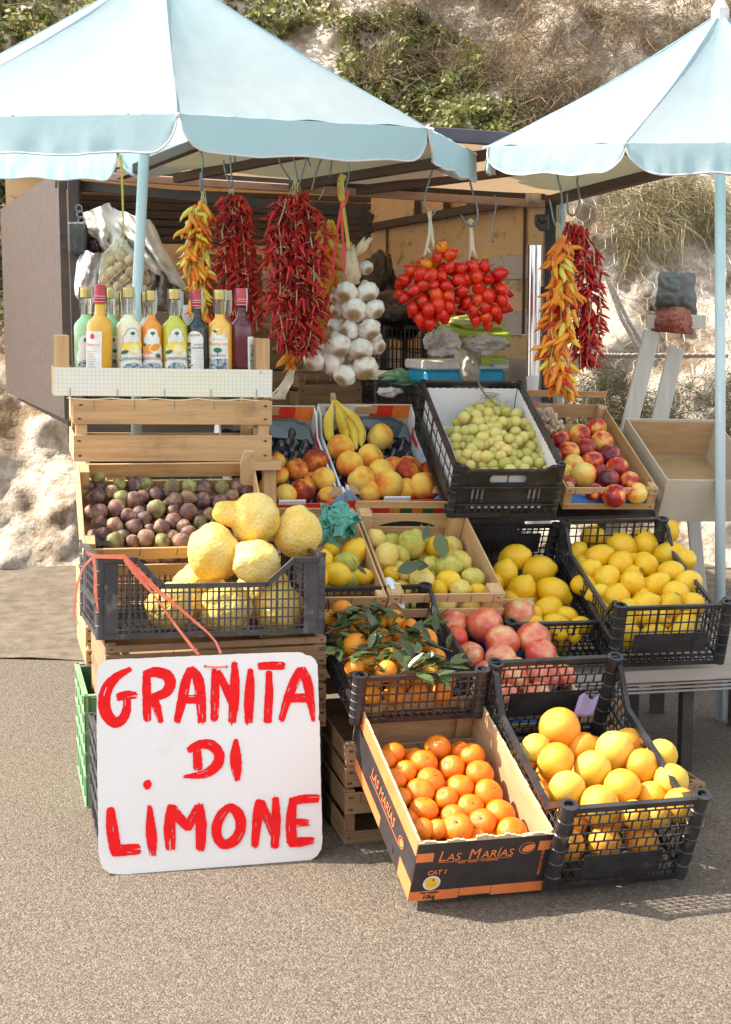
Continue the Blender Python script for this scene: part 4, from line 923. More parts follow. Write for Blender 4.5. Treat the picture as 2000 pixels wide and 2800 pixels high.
# ------------------------------------------------------------------ leafy citron crate, and the one to its left
cr = wood_crate('open wooden crate of leafy citrons with a notched back board', M_O, .363, .485, .15, group='open wooden produce crates', frontslats=[(0, .04), (.065, .095), (.12, .15)], backslats=[(.02, .074), (.146, .172)], sideslats=[(0, .15)], ph=.15, posts=.05)
b = MB(); n = 16; b.prism([V((-.175, .484, .075)), V((-.175, .484, .128)), V((.175, .484, .128)), V((.175, .484, .075))] + [V((.175 - .35 * (.2 + .6 * k / n), .484, .076 + .025 * math.sin(PI * k / n) ** .6)) for k in range(n + 1)], (0, -.005, 0)); b.build('notched_board', MT['wood_x'], cr)
wood_crate('open wooden crate of lemons under the green film bag', M_P, .363, .485, .15, group='open wooden produce crates', frontslats=[(0, .04), (.065, .095), (.12, .15)], backslats=[(.02, .10), (.12, .15)], sideslats=[(0, .15)], ph=.15)
OC = [(895, 610, 76, 'citron', 120), (1000, 622, 62, 'green_citron'), (1150, 645, 108, 'green_citron', 60), (960, 735, 97, 'citron', 250), (1075, 715, 54, 'citron'), (1345, 660, 92, 'lemon'), (1510, 770, 86, 'citron', -40), (1425, 812, 92, 'green_citron', 5), (1300, 790, 62, 'green_citron'), (1230, 905, 97, 'citron', -60), (1430, 915, 88, 'lemon', -10), (1000, 862, 56, 'lemon'), (1612, 895, 78, 'green_citron', 160), (1515, 975, 78, 'citron', 0), (1640, 985, 62, 'lemon', 0), (1110, 850, 70, 'citron'), (1360, 970, 60, 'lemon')]
fruits('citron', 'citron', {'citron': 'knobbly pale yellow citron,', 'green_citron': 'green-tinged citron,', 'lemon': 'smooth yellow lemon,'}, M_O, .115, OC, C2, 'of the leafy crate', 'citrons in the leafy crate', 55, None, 'citron', nm='citron')
filler('citron', M_O, -.16, .16, .03, .43, .055, .036, 'citron of the lower layer under the others in the leafy wooden crate', 'citrons in the lower layer of the leafy crate', 'citron')
PL = [(725, 710, 106, 'lemon', 60), (660, 800, 97, 'green_citron', 20), (510, 775, 80, 'lemon', 90), (600, 872, 106, 'lemon', -10), (795, 885, 72, 'lemon', 0), (470, 900, 80, 'lemon'), (700, 905, 60, 'green_citron'), (560, 690, 70, 'lemon'), (400, 820, 80, 'lemon')]
fruits('lemon', 'lemon', {'lemon': 'deep yellow lemon,', 'green_citron': 'dull green lemon,'}, M_P, .115, PL, C2, 'below the green bag', 'lemons below the green bag', 55, None, 'lemon', nm='lemon')
for k, (p, d, ln, w, lab) in enumerate([((1345, 560), -75, .085, .050, 'broad green citrus leaf hanging over the citrons'), ((1282, 500), -110, .055, .026, 'narrow pale green leaf standing beside the broad citrus leaf'), ((1040, 850), 20, .085, .042, 'broad dark leaf lying among the citrons at the front'), ((1160, 800), 0, .05, .036, 'short dark leaf beside the front citrons'), ((750, 805), -40, .04, .014, 'small leaf tip among the lemons below the green bag')]):
    M_ = M_O if k < 4 else M_P; P = onplane(*C2(*p), M_, (.215, .22, .185, .17, .165)[k]); rt = thing('citrus_leaf', lab, 'leaf', Matrix.Translation(P)); b = MB(); leaf_geom(b, (0, 0, 0), view_axis(d, .15), -FW + UP * .5, ln, w, curl=.08, fold=.12); b.build('blade', m_leaf, rt, smooth=True)
    b = MB(); dv = view_axis(d, .15); b.tube([V((0, 0, 0)), -dv * .012 + UP * .006, -dv * .02 + UP * .016], .0011, 5); b.build('stalk', MT['twig'], rt)
b = MB(); b.surf(lambda u, v: M_O @ V((-.20 + .075 * u * .7 + .02, -.005 + .09 * v, .140 + .012 * math.sin(5 * u) - .10 * max(0, .3 - v))), 8, 8); tag(b.build('price_paper', plain('pale_blue_paper', [(.3, (.50, .66, .70)), (.7, (.78, .80, .80))], 12, .6), solid=.001), 'pale blue and white paper slip between the two lemon crates', 'paper')
def crumple(P, rx, ry, rz, mat, name, label, cat, seed, n=40, amp=.35, fr=2.2, group=None):
    vs = MB()
    def f(u, v):
        a = 2 * PI * u; ph = PI * (v - .5); d = V((math.cos(a) * math.cos(ph), math.sin(a) * math.cos(ph), math.sin(ph))); q = d * fr + V((seed, seed * 2, 0))
        r = 1 + amp * .55 * noise.noise(q * .8) + amp * .42 * (.45 - 1.6 * abs(noise.noise(q * 1.5))) + amp * .22 * (.4 - 1.5 * abs(noise.noise(q * 3.4 + V((3, 1, 2)))))
        return P + V((d.x * rx * r, d.y * ry * r, d.z * rz * r))
    vs.surf(f, n, n // 2); o = vs.build(name, mat, smooth=True); return tag(o, label, cat, group)
def folds(P, rx, ry, rz, mat, name, label, cat, seed, n=18, size=.7, group=None, sheet=10):
    """a bag or rag: many overlapping bent leaves of one crumpled sheet"""
    rg = random.Random(seed); b = MB()
    for k in range(n):
        d = V((rg.uniform(-1, 1), rg.uniform(-1, .35), rg.uniform(-.5, 1))).normalized(); a = d.orthogonal().normalized(); c_ = d.cross(a); an = rg.uniform(0, 6.28); u_ = a * math.cos(an) + c_ * math.sin(an); v_ = d.cross(u_); s1 = rg.uniform(.6, 1.1) * size; s2 = rg.uniform(.35, .7) * size; ph = rg.uniform(0, 6.28); bow = rg.uniform(.3, .9)
        def f(u, v):
            x, y = 2 * u - 1, 2 * v - 1; q = d * (.62 + .16 * math.sin(3.2 * y + ph) - bow * .38 * y * y - .25 * x * x * (.4 + .6 * math.sin(ph) ** 2)) + u_ * x * s1 * (1 - .35 * y) + v_ * y * s2 + (u_ + d) * .10 * noise.noise(V((x * 2.4 + seed, y * 2.4, k)))
            return P + V((q.x * rx, q.y * ry, q.z * rz))
        b.surf(f, sheet, sheet)
    return tag(b.build(name, mat, smooth=True), label, cat, group)
folds(onplane(*C2(590, 500), M_P, .185), .078, .055, .076, MT['green_bag'], 'green_film_bag', 'crumpled teal green film bag behind the lemons', 'bag', 3, 22)
# ------------------------------------------------------------------ figs
cr = wood_crate('open wooden crate of purple figs behind the giant citrons', M_C, .53, .33, .12, group='open wooden produce crates', frontslats=[(0, .05), (.075, .12)], backslats=[(0, .06), (.075, .13)], sideslats=[(0, .055), (.075, .135)], ph=.135, posts=.035)
b = MB(); b.prism([V((.225, .28, .06)), V((.215, .30, .16)), V((.228, .32, .195)), V((.255, .32, .195)), V((.262, .29, .15)), V((.262, .27, .06))], (0, -.006, -.002)); b.build('raised_corner_board', MT['board'], cr)
FG = [(185, 145, 58, 'green_fig'), (115, 215, 47), (195, 230, 46), (285, 255, 56), (345, 200, 54, 'green_fig'), (455, 207, 65), (535, 200, 62, 'green_fig'), (175, 295, 71), (360, 300, 62, 'green_fig'), (455, 322, 70), (515, 290, 52), (620, 270, 63), (735, 222, 66, 'green_fig'), (860, 222, 62, 'green_fig'), (980, 228, 64), (1100, 230, 60, 'green_fig'), (1225, 215, 66), (690, 270, 42), (845, 300, 62), (755, 322, 64), (965, 322, 66), (1085, 330, 62), (1175, 290, 56), (195, 402, 66), (320, 377, 68), (405, 430, 56), (485, 412, 52), (615, 387, 73, 'green_fig'), (745, 402, 52), (855, 412, 73), (1010, 420, 52), (190, 487, 58), (305, 514, 71), (448, 519, 64), (527, 452, 58), (657, 522, 66), (740, 472, 63), (820, 512, 56), (945, 482, 56, 'green_fig'), (215, 572, 56), (375, 582, 52), (185, 612, 47), (310, 627, 76, 'green_fig'), (440, 622, 52), (540, 594, 69), (660, 622, 62, 'green_fig'), (735, 582, 47), (800, 627, 70), (860, 562, 63), (570, 532, 46), (970, 542, 50), (1290, 250, 55), (1120, 420, 56), (1060, 500, 56), (1000, 610, 56), (1100, 600, 56)]
def ax_fig(): return -(V((rnd(-.8, .8), 0, 0)) + UP * rnd(-.2, .9) - FW * rnd(.4, 1.1)) if rnd(0, 1) < .72 else view_axis(rnd(180, 360), .3)
fruits('fig', 'fig', {'fig': 'ripe purple fig,', 'green_fig': 'greenish fig,'}, M_C, .075, FG, C1, 'of the fig crate', 'figs in the wooden crate', 48, ax_fig, 'fig', nm='fig')
filler('fig', M_C, -.25, .25, .01, .31, .032, .026, 'fig of the lower layer in the shade between other figs', 'figs in the lower layer of the fig crate', 'fig')
# ------------------------------------------------------------------ giant citrons in the dipped black crate
Wd = .60; dipf = [(0, .215), (.095, .215), (.165, .143), (.445, .143), (.52, .208), (.60, .208)]
plastic_crate('wide black crate with a dipped front rim holding seven giant citrons', M_D, Wd, .413, .215, MT['black2'], 'black plastic fruit crates', nx=38, ny=20, nzs=9, front=dipf, back=dipf, fsolid=[(.0, .045, 0, .20), (.555, .60, 0, .20)], post=.012, rim=.013, sidesolid=[(.02, .12, .02, .19), (.29, .39, .02, .19)])
def cedro(kind, cf, p, h, rpx, label, ang, tow=.2, sc=None):
    P = onplane_y(*cf(*p), M_D, h); o = place(kind, P, pxr(P, rpx * K), view_axis(ang, tow), sc=sc, spin=1.0, name='giant_citron'); tag(o, label, 'citron', 'giant citrons in the dipped crate')
    return o
cedro('cedro_nub', C1, (1345, 455), .20, 200, 'giant knobbly citron with a fat neck, on top of the pile', 168, .25)
cedro('cedro', C1, (1040, 705), .17, 198, 'giant citron at the left of the pile, below the one with a neck', 100)
cedro('cedro', C1, (1350, 775), .105, 165, 'giant greenish pitted citron at the front rim, between two bigger ones', 170, .3, (1.0, .9, 1.14))
cedro('cedro_nip', C1, (1663, 560), .20, 184, 'giant pale citron with a pointed tip, at the right of the pile', 95, .1)
for p, r, w in (((725, 1105), 180, 'left'), ((1125, 1135), 200, 'middle'), ((1520, 1130), 190, 'right')):
    P = onplane_y(*C1(*p), M_D, .10); o = place('cedro', P, pxr(P, r * K) * .98, name='giant_citron'); tag(o, f'giant citron low in the dipped crate, {w} of three behind the lattice', 'citron', 'giant citrons in the dipped crate')
# back support inside crate: second file of citrons behind
for p, w in (((930, 1000), 'left'), ((1400, 1010), 'right')):
    P = onplane_y(*C1(*p), M_D, .29); o = place('cedro', P, .085, name='giant_citron'); tag(o, f'giant citron behind the front file in the dipped crate, {w} one', 'citron', 'giant citrons in the dipped crate')
# coral raffia
rt = thing('raffia_tie', 'coral raffia ribbon tied to the dipped crate and running down to the white sign', 'ribbon', Matrix.Translation((0, 0, 0)))
def ribbon(mb, pts, w, tw=0):
    pts = [V(p) for p in pts]
    for i in range(len(pts) - 1):
        p, q = pts[i], pts[i + 1]; d = (q - p).normalized(); s = d.cross(FW).normalized(); wa, wb = (w[i], w[i + 1]) if isinstance(w, (list, tuple)) else (w, w)
        mb.add([p - s * wa / 2, p + s * wa / 2, q + s * wb / 2, q - s * wb / 2], [(0, 1, 2, 3)])
def dpt(cf, x, y, off): return onplane_y(*cf(x, y), M_D, off)
b = MB()
ribbon(b, [dpt(C1, 95, 700, -.012), dpt(C1, 160, 735, -.016), dpt(C1, 380, 738, -.016)], [.005, .010, .012])
ribbon(b, [dpt(C1, 375, 735, -.016), dpt(C1, 480, 850, -.014), dpt(C1, 640, 1000, -.013), dpt(C1, 780, 1110, -.013), dpt(C1, 1000, 1300, -.012), dpt(C1, 1060, 1370, -.02), dpt(C1, 1095, 1455, -.026)], [.012, .017, .012, .009, .006, .005, .008]); b.build('long_strand', MT['coral'], rt, solid=.0008)
b = MB(); ribbon(b, [dpt(C1, 385, 760, -.020), dpt(C1, 470, 870, -.019), dpt(C1, 600, 1020, -.016), dpt(C1, 740, 1220, -.014), dpt(C1, 840, 1350, -.022), dpt(C1, 930, 1465, -.03)], [.010, .012, .005, .006, .008, .008]); b.build('second_strand', MT['coral'], rt, solid=.0008)
b = MB(); ribbon(b, [dpt(C1, 150, 730, -.018), dpt(C1, 165, 850, -.02), dpt(C1, 165, 1000, -.02), dpt(C1, 185, 1140, -.018)], [.008, .007, .009, .004])
ribbon(b, [dpt(C1, 140, 745, -.018), dpt(C1, 70, 820, -.02), dpt(C1, 30, 960, -.02), dpt(C1, 5, 1180, -.018)], [.006, .005, .006, .003]); b.build('hanging_tail', MT['coral'], rt, solid=.0008)
# ------------------------------------------------------------------ left stack
Mu = M_E
def stack(M, dz, lab, W=.6, D=.4, H=.126, old='', nsl=1, **kw): return wood_crate(lab, M @ Matrix.Translation((0, 0, dz)), W, D, H, nsl=nsl, group='wooden crates stacked under the stall', old=old, **kw)
stack(Mu, .004, D=.52, lab='old wooden crate right under the dipped black crate, above the sign', old='old', frontslats=[(.0, .03), (.045, .100), (.106, .124)], backslats=[(0, .12)], sideslats=[(0, .09), (.10, .124)])
stack(Mu, -.126, D=.52, lab='old wooden crate behind the sign, lower of the front two', old='old', frontslats=[(.0, .05), (.065, .12)], backslats=[(0, .12)], sideslats=[(.03, .09), (.095, .12)])
Mb_ = Mu @ Matrix.Translation((-.015, .545, 0))
for k in range(2): stack(Mb_, -.418 + .368 + k * .128, f'wooden crate {("at the bottom", "at the top")[k]} of the stack under the figs', frontslats=[(.0, .05), (.065, .12)], backslats=[(0, .12)], sideslats=[(0, .05), (.065, .12)])
def grid_crate(M, W, L, H, mat, label, nx=4, nz_=5):
    c = thing('bottle_crate', label, 'crate', M, 'deep plastic crates on the asphalt'); w = .014
    for s in (-1, 1):
        b = MB(); X = s * (W / 2 - w)
        b.box(X - .002, X + .002, .01, L - .01, .01, H - .01)
        for k in range(nx + 1): y = L * k / nx; b.box(min(X, s * W / 2), max(X, s * W / 2), max(0, y - .006), min(L, y + .006), .001, H - .001)
        for k in range(nz_ + 1): z = H * (k / nz_) ** .8; b.box(min(X, s * (W / 2 + .002)), max(X, s * (W / 2 + .002)), .001, L - .001, max(0, z - .005), min(H, z + .005))
        b.build('side_panel', mat, c, bevel=.001)
    for y, nm in ((0, 'front_panel'), (L, 'back_panel')):
        b = MB(); s = 1 if y == 0 else -1; b.box(-W / 2 + .003, W / 2 - .003, y + s * w - .002, y + s * w + .002, .01, H - .01)
        for k in range(nx + 1): x = -W / 2 + W * k / nx; b.box(max(-W / 2, x - .007), min(W / 2, x + .007), min(y, y + s * w), max(y, y + s * w), .0015, H - .0015)
        for k in range(nz_ + 1): z = H * (k / nz_) ** .8; b.box(-W / 2 + .0005, W / 2 - .0005, min(y - s * .002, y + s * w), max(y - s * .002, y + s * w), max(0, z - .005), min(H, z + .005))
        b.build(nm, mat, c, bevel=.001)
    b = MB(); b.box(-W / 2 + w, W / 2 - w, w, L - w, .004, .009); b.build('floor_panel', mat, c)
M_G = pose((-.418, 3.86, 0.0), 14.5)
grid_crate(M_G, .615, .30, .288, MT['black2'], 'dark grey ribbed plastic crate on the asphalt behind the sign')
grid_crate(M_G @ Matrix.Translation((-.012, .33, 0)), .615, .42, .335, MT['green_plastic'], 'green ribbed plastic crate on the asphalt at the left end')
# ------------------------------------------------------------------ slatted crate under the bottles
wood_crate('empty pale wooden crate of two wide slats, under the bottle box', M_B, .62, .40, .195, group='wooden crates stacked under the stall', frontslats=[(.0, .082), (.116, .192)], backslats=[(.0, .06), (.10, .16)], sideslats=[(0, .082), (.116, .192)], ph=.195, posts=.045)
M_BB = M_B @ Matrix.Translation((-.03, .004, .203))
bx = thing('bottle_box', 'low wooden box with a graph-paper front full of liqueur bottles', 'box', M_BB); Wb = .68
b = MB(); b.box(-Wb / 2, Wb / 2, -.006, 0, 0, .087); b.build('graph_paper_front', MT['grid_paper'], bx)
b = MB(); b.box(-Wb / 2, Wb / 2, .24, .246, 0, .087); b.build('back_slat', MT['wood_x'], bx)
for s in (-1, 1):
    b = MB(); b.box(s * Wb / 2 - (s + 1) / 2 * .006, s * Wb / 2 - (s - 1) / 2 * .006, .001, .239, .001, .086); b.build('side_slat', MT['wood_y'], bx)
    for y in (.002, .20): b = MB(); xx = s * (Wb / 2 - .028); b.box(xx - .021, xx + .021, y, y + .03, .001, .185); b.build('corner_post', MT['wood_z'], bx, bevel=.002)
b = MB(); b.box(-Wb / 2 + .007, Wb / 2 - .007, .003, .238, .002, .008); b.build('floor_board', MT['wood_x'], bx)
b = MB(); b.box(-Wb / 2 + .008, Wb / 2 - .008, .004, .237, .048, .057); b.build('raised_shelf', MT['card'], bx)
b = MB()
for k in range(5): x = -Wb / 2 + .05 + .145 * k; b.tube([(x, -.0075, .024), (x, -.0085, .0), (x + .004, -.008, -.006)], .0011, 5)
b.tube([(.30, -.0075, .075), (.306, -.0082, .083)], .001, 5); b.build('wire_staple', MT['wire'], bx)
b = MB(); b.tube([V((-.30 + .6 * k / 40, -.008 + .002 * math.sin(k), -.006 - .005 * abs(math.sin(k * .35)))) for k in range(41)], .0018, 5); o = b.build('tie_wire', MT['twine']); o.matrix_world = M_BB; tag(o, 'thin loose string under the graph-paper box', 'string')
# ------------------------------------------------------------------ bottles
LQ = {'green': liquid('pistachio_cream', (.34, .58, .30)), 'amber': liquid('amber_liqueur', (.92, .50, .04), .2), 'white': liquid('lemon_cream', (.82, .72, .50)), 'orange': liquid('melon_cream', (.84, .27, .02)),
      'lime': liquid('lemon_liqueur', (.60, .58, .06), .1), 'dark': liquid('liquorice_liqueur', (.018, .020, .024)), 'mango': liquid('mandarin_cream', (.86, .45, .06)), 'purple': liquid('berry_liqueur', (.15, .016, .035), .35), 'redl': liquid('red_liqueur', (.36, .03, .02), .2)}
LM = [MT['label'], MT['blue_ink'], MT['green_print'], MT['yellow_print'], MT['pale_yellow_print'], MT['orange_ink'], MT['red_ink'], MT['black_print'], MT['photo_ink'], MT['grey_ink']]
WHT, BLU, GRN, YEL, PAL, ORA, RED, BLK, PHO, GRY = range(10)
class Lbl:
    def __init__(s, Rr, face): s.R = Rr; s.a = face; s.b = MB(); s.k = 0
    def w(s, x, z, lay): r = s.R + .0008 + .00022 * lay; a = x / s.R + s.a; return V((r * math.sin(a), -r * math.cos(a), z))
    def nx(s): s.k += 1; return s.k
    def rect(s, x0, x1, z0, z1, mi, n=20):
        l = s.nx(); b = len(s.b.v); s.b.surf(lambda u, v: s.w(x0 + (x1 - x0) * u, z0 + (z1 - z0) * v, l), n, 1, mi)
    def disc(s, x, z, rx, rz, mi, n=20, rot=0):
        l = s.nx(); vs = [s.w(x, z, l)]; R_ = 5
        for j in range(1, R_ + 1):
            for k in range(n):
                a = 2 * PI * k / n; p, q = rx * j / R_ * math.cos(a), rz * j / R_ * math.sin(a); vs.append(s.w(x + p * math.cos(rot) - q * math.sin(rot), z + p * math.sin(rot) + q * math.cos(rot), l))
        s.b.add(vs, [(0, 1 + k, 1 + (k + 1) % n) for k in range(n)] + [(1 + j * n + k, 1 + (j + 1) * n + k, 1 + (j + 1) * n + (k + 1) % n, 1 + j * n + (k + 1) % n) for j in range(R_ - 1) for k in range(n)], mi)
    def text(s, body, size, x, z, mi, shear=0, rot=0, bold=0, sx=1, arc=0):
        l = s.nx() + 1; vs, fs = text_mesh(body, size, 0, 'CENTER', shear, 2, sx, bold); cr, sr = math.cos(rot), math.sin(rot)
        s.b.add([s.w(x + p.x * cr - p.y * sr, z + p.x * sr + p.y * cr - arc * p.x * p.x, l) for p in vs], fs, mi)
def lemon_label(l, h, R_, kind):
    c = .002
    zs = [(.0, .085, .034, .03), (.0, .115, .026, .024), (.002, .062, .036, .030), (.0, .038, .036, .028), (.002, .134, .017, .017)]
    if kind == 'white':
        for x, z, a, q in zs: l.disc(x, z, a + .0022, q + .0022, BLU)
    for x, z, a, q in zs: l.disc(x, z, a, q, WHT)
    l.rect(-.036, .038, .002, .045, WHT)
    l.disc(.003, .136, .007, .005, GRN); l.rect(.002, .004, .126, .133, GRN, 1)
    if kind == 'orange':
        l.disc(-.012, .086, .020, .015, ORA, rot=.4); l.disc(.010, .092, .019, .013, PAL, rot=.5); l.disc(.010, .092, .016, .010, ORA, rot=.5); l.disc(.018, .066, .008, .007, GRN); l.disc(-.022, .100, .006, .004, GRN, rot=.7)
        nm, ink = 'Meloncello', RED
    else:
        l.disc(-.010, .097, .019, .013, YEL, rot=.35); l.disc(.024, .100, .014, .010, YEL, rot=-.9); l.disc(-.022, .078, .012, .006, GRN, rot=.3); l.disc(.006, .088, .0165, .0165, PAL); l.disc(.006, .088, .0140, .0140, YEL); l.disc(.006, .088, .0125, .0125, PAL); l.disc(.006, .088, .002, .002, WHT)
        nm, ink = 'Limoncello', GRN
    l.text(nm, .019, .002, .054, ink, shear=.3, arc=2.2)
    l.disc(.002, .022, .030, .024, PHO); l.rect(-.030, .034, .002, .022, PHO)
def bottle(cx, top, hw, liq, label, cap='gold', row=.06, lab=None, face=0.0, lean=0, seal=True, fill=.70):
    P = onplane_y(*A4(cx, 860), M_BB, row); P.z = M_BB.translation.z + .060
    zt = at(*A4(cx, top), P.y).z; h = zt - P.z; Rr = pxr(P, hw * K)
    rt = thing('liqueur_bottle', label, 'bottle', Matrix.Translation(P) @ Matrix.Rotation(lean, 4, 'Y'), 'liqueur bottles in the graph-paper box')
    rn = Rr * .40; prof = [(0, .001), (Rr * .94, .001), (Rr, .008), (Rr, h * .54), (Rr * .985, h * .565), (Rr * .90, h * .60), (Rr * .66, h * .638), (rn * 1.12, h * .668), (rn, h * .70)]
    up = [(rn, h * fill)] if fill > .70 else []
    MB().lathe(prof + up + [(0, h * max(fill, .70))], 28).build('filled_body', LQ[liq], rt, smooth=True)
    MB().lathe([(rn * 1.02, h * max(fill, .70)), (rn * 1.0, h * .80), (rn * .98, h * .90), (rn * 1.05, h * .905), (rn * 1.05, h * .93), (rn * .85, h * .93)], 20).build('glass_neck', MT['glass'], rt, smooth=True)
    if cap == 'gold':
        b = MB(); b.lathe([(rn * 1.10, h * .885), (rn * 1.14, h * .888)] + [(rn * (1.16 if k % 2 else 1.12), h * (.892 + .011 * k)) for k in range(9)] + [(rn * 1.10, h * .998), (rn * .95, h), (0, h)], 20); b.build('screw_cap', MT['gold_cap'], rt, smooth=True)
    else:
        b = MB(); b.lathe([(rn * 1.12, h * .80), (rn * 1.15, h * .805), (rn * 1.13, h * .86), (rn * 1.15, h * .863), (rn * 1.13, h * .87), (rn * 1.14, h * .99), (rn * 1.05, h), (0, h)], 20); b.build('foil_capsule', MT['red_foil'], rt, smooth=True)
        b = MB(); [b.lathe([(rn * 1.155, h * z), (rn * 1.155, h * z + .0012)], 20) for z in (.815, .85, .875)]; b.build('foil_band', MT['white_print'], rt)
    if seal:
        b = MB()
        for s in (-1, 1): b.add([V((s * rn * 1.17 - .002, -.006, h * 1.003)), V((s * rn * 1.17 + .002, .006, h * 1.003)), V((s * rn * 1.26 + .002, .006, h * .90)), V((s * rn * 1.12 + .001, .005, h * .74)), V((s * rn * 1.12 - .001, -.006, h * .74)), V((s * rn * 1.24 - .002, -.006, h * .90))], [(0, 1, 2, 5), (5, 2, 3, 4)])
        b.add([V((-rn * 1.17, -.006, h * 1.003)), V((rn * 1.17, -.006, h * 1.003)), V((rn * 1.17, .006, h * 1.004)), V((-rn * 1.17, .006, h * 1.004))], [(0, 1, 2, 3)]); b.build('seal_strip', MT['strip_seal'], rt)
    if lab:
        l = Lbl(Rr, face)
        if lab in ('white', 'orange', 'lime'): lemon_label(l, h, Rr, lab)
        elif lab == 'amber':
            l.rect(-.042, .022, .0, .142, WHT); l.disc(-.008, .126, .008, .008, RED); l.rect(-.009, -.006, .133, .138, RED, 1); l.text('Melagrana', .012, -.010, .098, ORA, shear=.25)
            for k in range(8): l.rect(-.030, .006 - .004 * (k % 3), .080 - .008 * k, .0812 - .008 * k, GRY, 3)
            l.disc(-.026, .008, .014, .009, GRN, rot=.5); l.disc(.0, .004, .010, .006, GRN)
        elif lab == 'dark':
            l.rect(-.030, .026, .0, .115, WHT); l.disc(-.002, .115, .028, .028, WHT); l.text('Liquirizia', .030, -.016, .056, BLK, rot=PI / 2, bold=.0008, sx=.95); l.text('ELIXIR DI', .008, .012, .098, BLK); l.text('LIQUIRIZIA', .008, .010, .088, BLK); l.text('LIQUORE', .009, -.002, .127, BLK)
            for k in range(8): l.rect(.0, .022, .078 - .008 * k, .0788 - .008 * k, GRY, 2)
        elif lab == 'mango':
            l.rect(-.034, .034, .0, .122, WHT); l.disc(0, .126, .024, .024, WHT); l.disc(.006, .138, .011, .008, ORA, rot=.2); l.disc(.006, .138, .009, .006, YEL, rot=.2); l.disc(-.008, .142, .007, .004, GRN, rot=-.5)
            l.text('Crema', .011, 0, .114, ORA); l.text('Mandarino', .0155, 0, .098, ORA); l.disc(0, .083, .013, .008, GRN); l.rect(-.001, .001, .066, .082, BLK, 1); l.text('SORRENTO', .0095, 0, .062, BLK); l.rect(-.030, .030, .020, .056, PHO); l.text('La tua antica ricetta', .0080, 0, .008, RED)
        elif lab == 'purple': l.rect(-.005, .030, .01, .125, WHT); l.rect(.004, .028, .02, .10, PHO)
        elif lab == 'green':
            l.disc(0, .10, .026, .03, WHT); l.disc(0, .06, .034, .034, WHT); l.rect(-.03, .03, .003, .06, WHT); l.disc(.002, .115, .008, .007, GRN); l.disc(.01, .08, .009, .006, GRN); l.disc(.0, .03, .028, .024, PHO)
        l.b.build('paper_label', LM, rt)
    return rt
fa = .15
bottle(108, 232, 92, 'green', 'pistachio-green cream bottle with gold cap, half behind the amber bottle', row=.115, lab='green', face=.1)
bottle(292, 237, 66, 'green', 'narrow pistachio-green bottle with gold cap, between the amber and white bottles', row=.15, lab='green', face=.2)
bottle(385, 275, 60, 'green', 'bottle mostly hidden behind the white cream bottle, only its gold cap showing', row=.17)
bottle(195, 212, 96, 'amber', 'amber liqueur bottle with a red foil neck and tall white label', 'red', row=.050, lab='amber', face=-.2, lean=.03, seal=False, fill=.80)
bottle(422, 232, 93, 'white', 'white cream liqueur bottle with blue-edged lemon label and gold cap', row=.055, lab='white', face=.35, fill=.66)
bottle(590, 256, 76, 'orange', 'bright orange melon cream bottle with gold cap', row=.055, lab='orange', face=.12, fill=.72)
bottle(548, 268, 60, 'white', 'pale bottle mostly hidden behind the orange melon cream bottle', row=.15)
bottle(760, 245, 95, 'lime', 'yellow-green lemon liqueur bottle with lemon label and gold cap', row=.055, lab='lime', face=.2, fill=.70)
bottle(792, 262, 60, 'redl', 'bottle mostly hidden behind the yellow-green lemon liqueur bottle', row=.16)
bottle(925, 250, 78, 'dark', 'black liquorice liqueur bottle with red foil neck and arched white label', 'red', row=.055, lab='dark', face=-.1, seal=True, fill=.78)
bottle(1093, 250, 90, 'mango', 'yellow-orange mandarin cream bottle with gold cap and tree label', row=.055, lab='mango', face=-.12, fill=.72)
bottle(1150, 255, 56, 'redl', 'red liqueur bottle mostly hidden behind the mandarin cream bottle', row=.15)
bottle(1252, 240, 84, 'purple', 'dark red-violet liqueur bottle with red foil neck, at the right end of the box', 'red', row=.055, lab='purple', face=.75, fill=.80)

# ------------------------------------------------------------------ hand-painted sign
M_S = pose((-.406, 3.632, 0.0), 12.2, -13.5, 1.2)
sg = thing('painted_sign', 'white board hand-painted in red letters, leaning on the crates at the left', 'sign', M_S); Mi = M_S.inverted()
def son(p, off=0): q = Mi @ onplane_y(p[0], p[1], M_S, 0); q.y = -off; return q
OUT = [(265, 1840), (270, 1822), (280, 1812), (294, 1804), (400, 1799), (540, 1793), (700, 1786), (815, 1783), (828, 1785), (836, 1791), (850, 1793), (862, 1803), (869, 1818), (873, 1950), (871, 1966), (875, 1972), (877, 2100), (881, 2250), (882, 2300), (879, 2322), (868, 2340), (850, 2352), (780, 2361), (700, 2369), (600, 2378), (500, 2385), (400, 2390), (320, 2391), (298, 2386), (284, 2376), (275, 2360), (270, 2330), (268, 2200), (265, 2000)]
pl = []
for i in range(len(OUT)):
    a, b_ = OUT[i], OUT[(i + 1) % len(OUT)]; n = max(1, int(math.hypot(a[0] - b_[0], a[1] - b_[1]) / 12))
    for k in range(n): t_ = k / n; j = .7 if n > 1 else 0; pl.append((a[0] + (b_[0] - a[0]) * t_ + rnd(-j, j), a[1] + (b_[1] - a[1]) * t_ + rnd(-j, j)))
P = [son(p) for p in pl]; n = len(P); b = MB(); b.add(P, [tuple(range(n))], 0); b.add([p + V((0, .009, 0)) for p in P], [tuple(range(n))[::-1]], 1)
b.add([P[i] for i in range(n)] + [P[i] + V((0, .009, 0)) for i in range(n)], [((i + 1) % n, i, n + i, n + (i + 1) % n) for i in range(n)], 1); b.build('board', [MT['sign_white'], MT['sign_edge']], sg)
LAY = [0]; SB = MB()
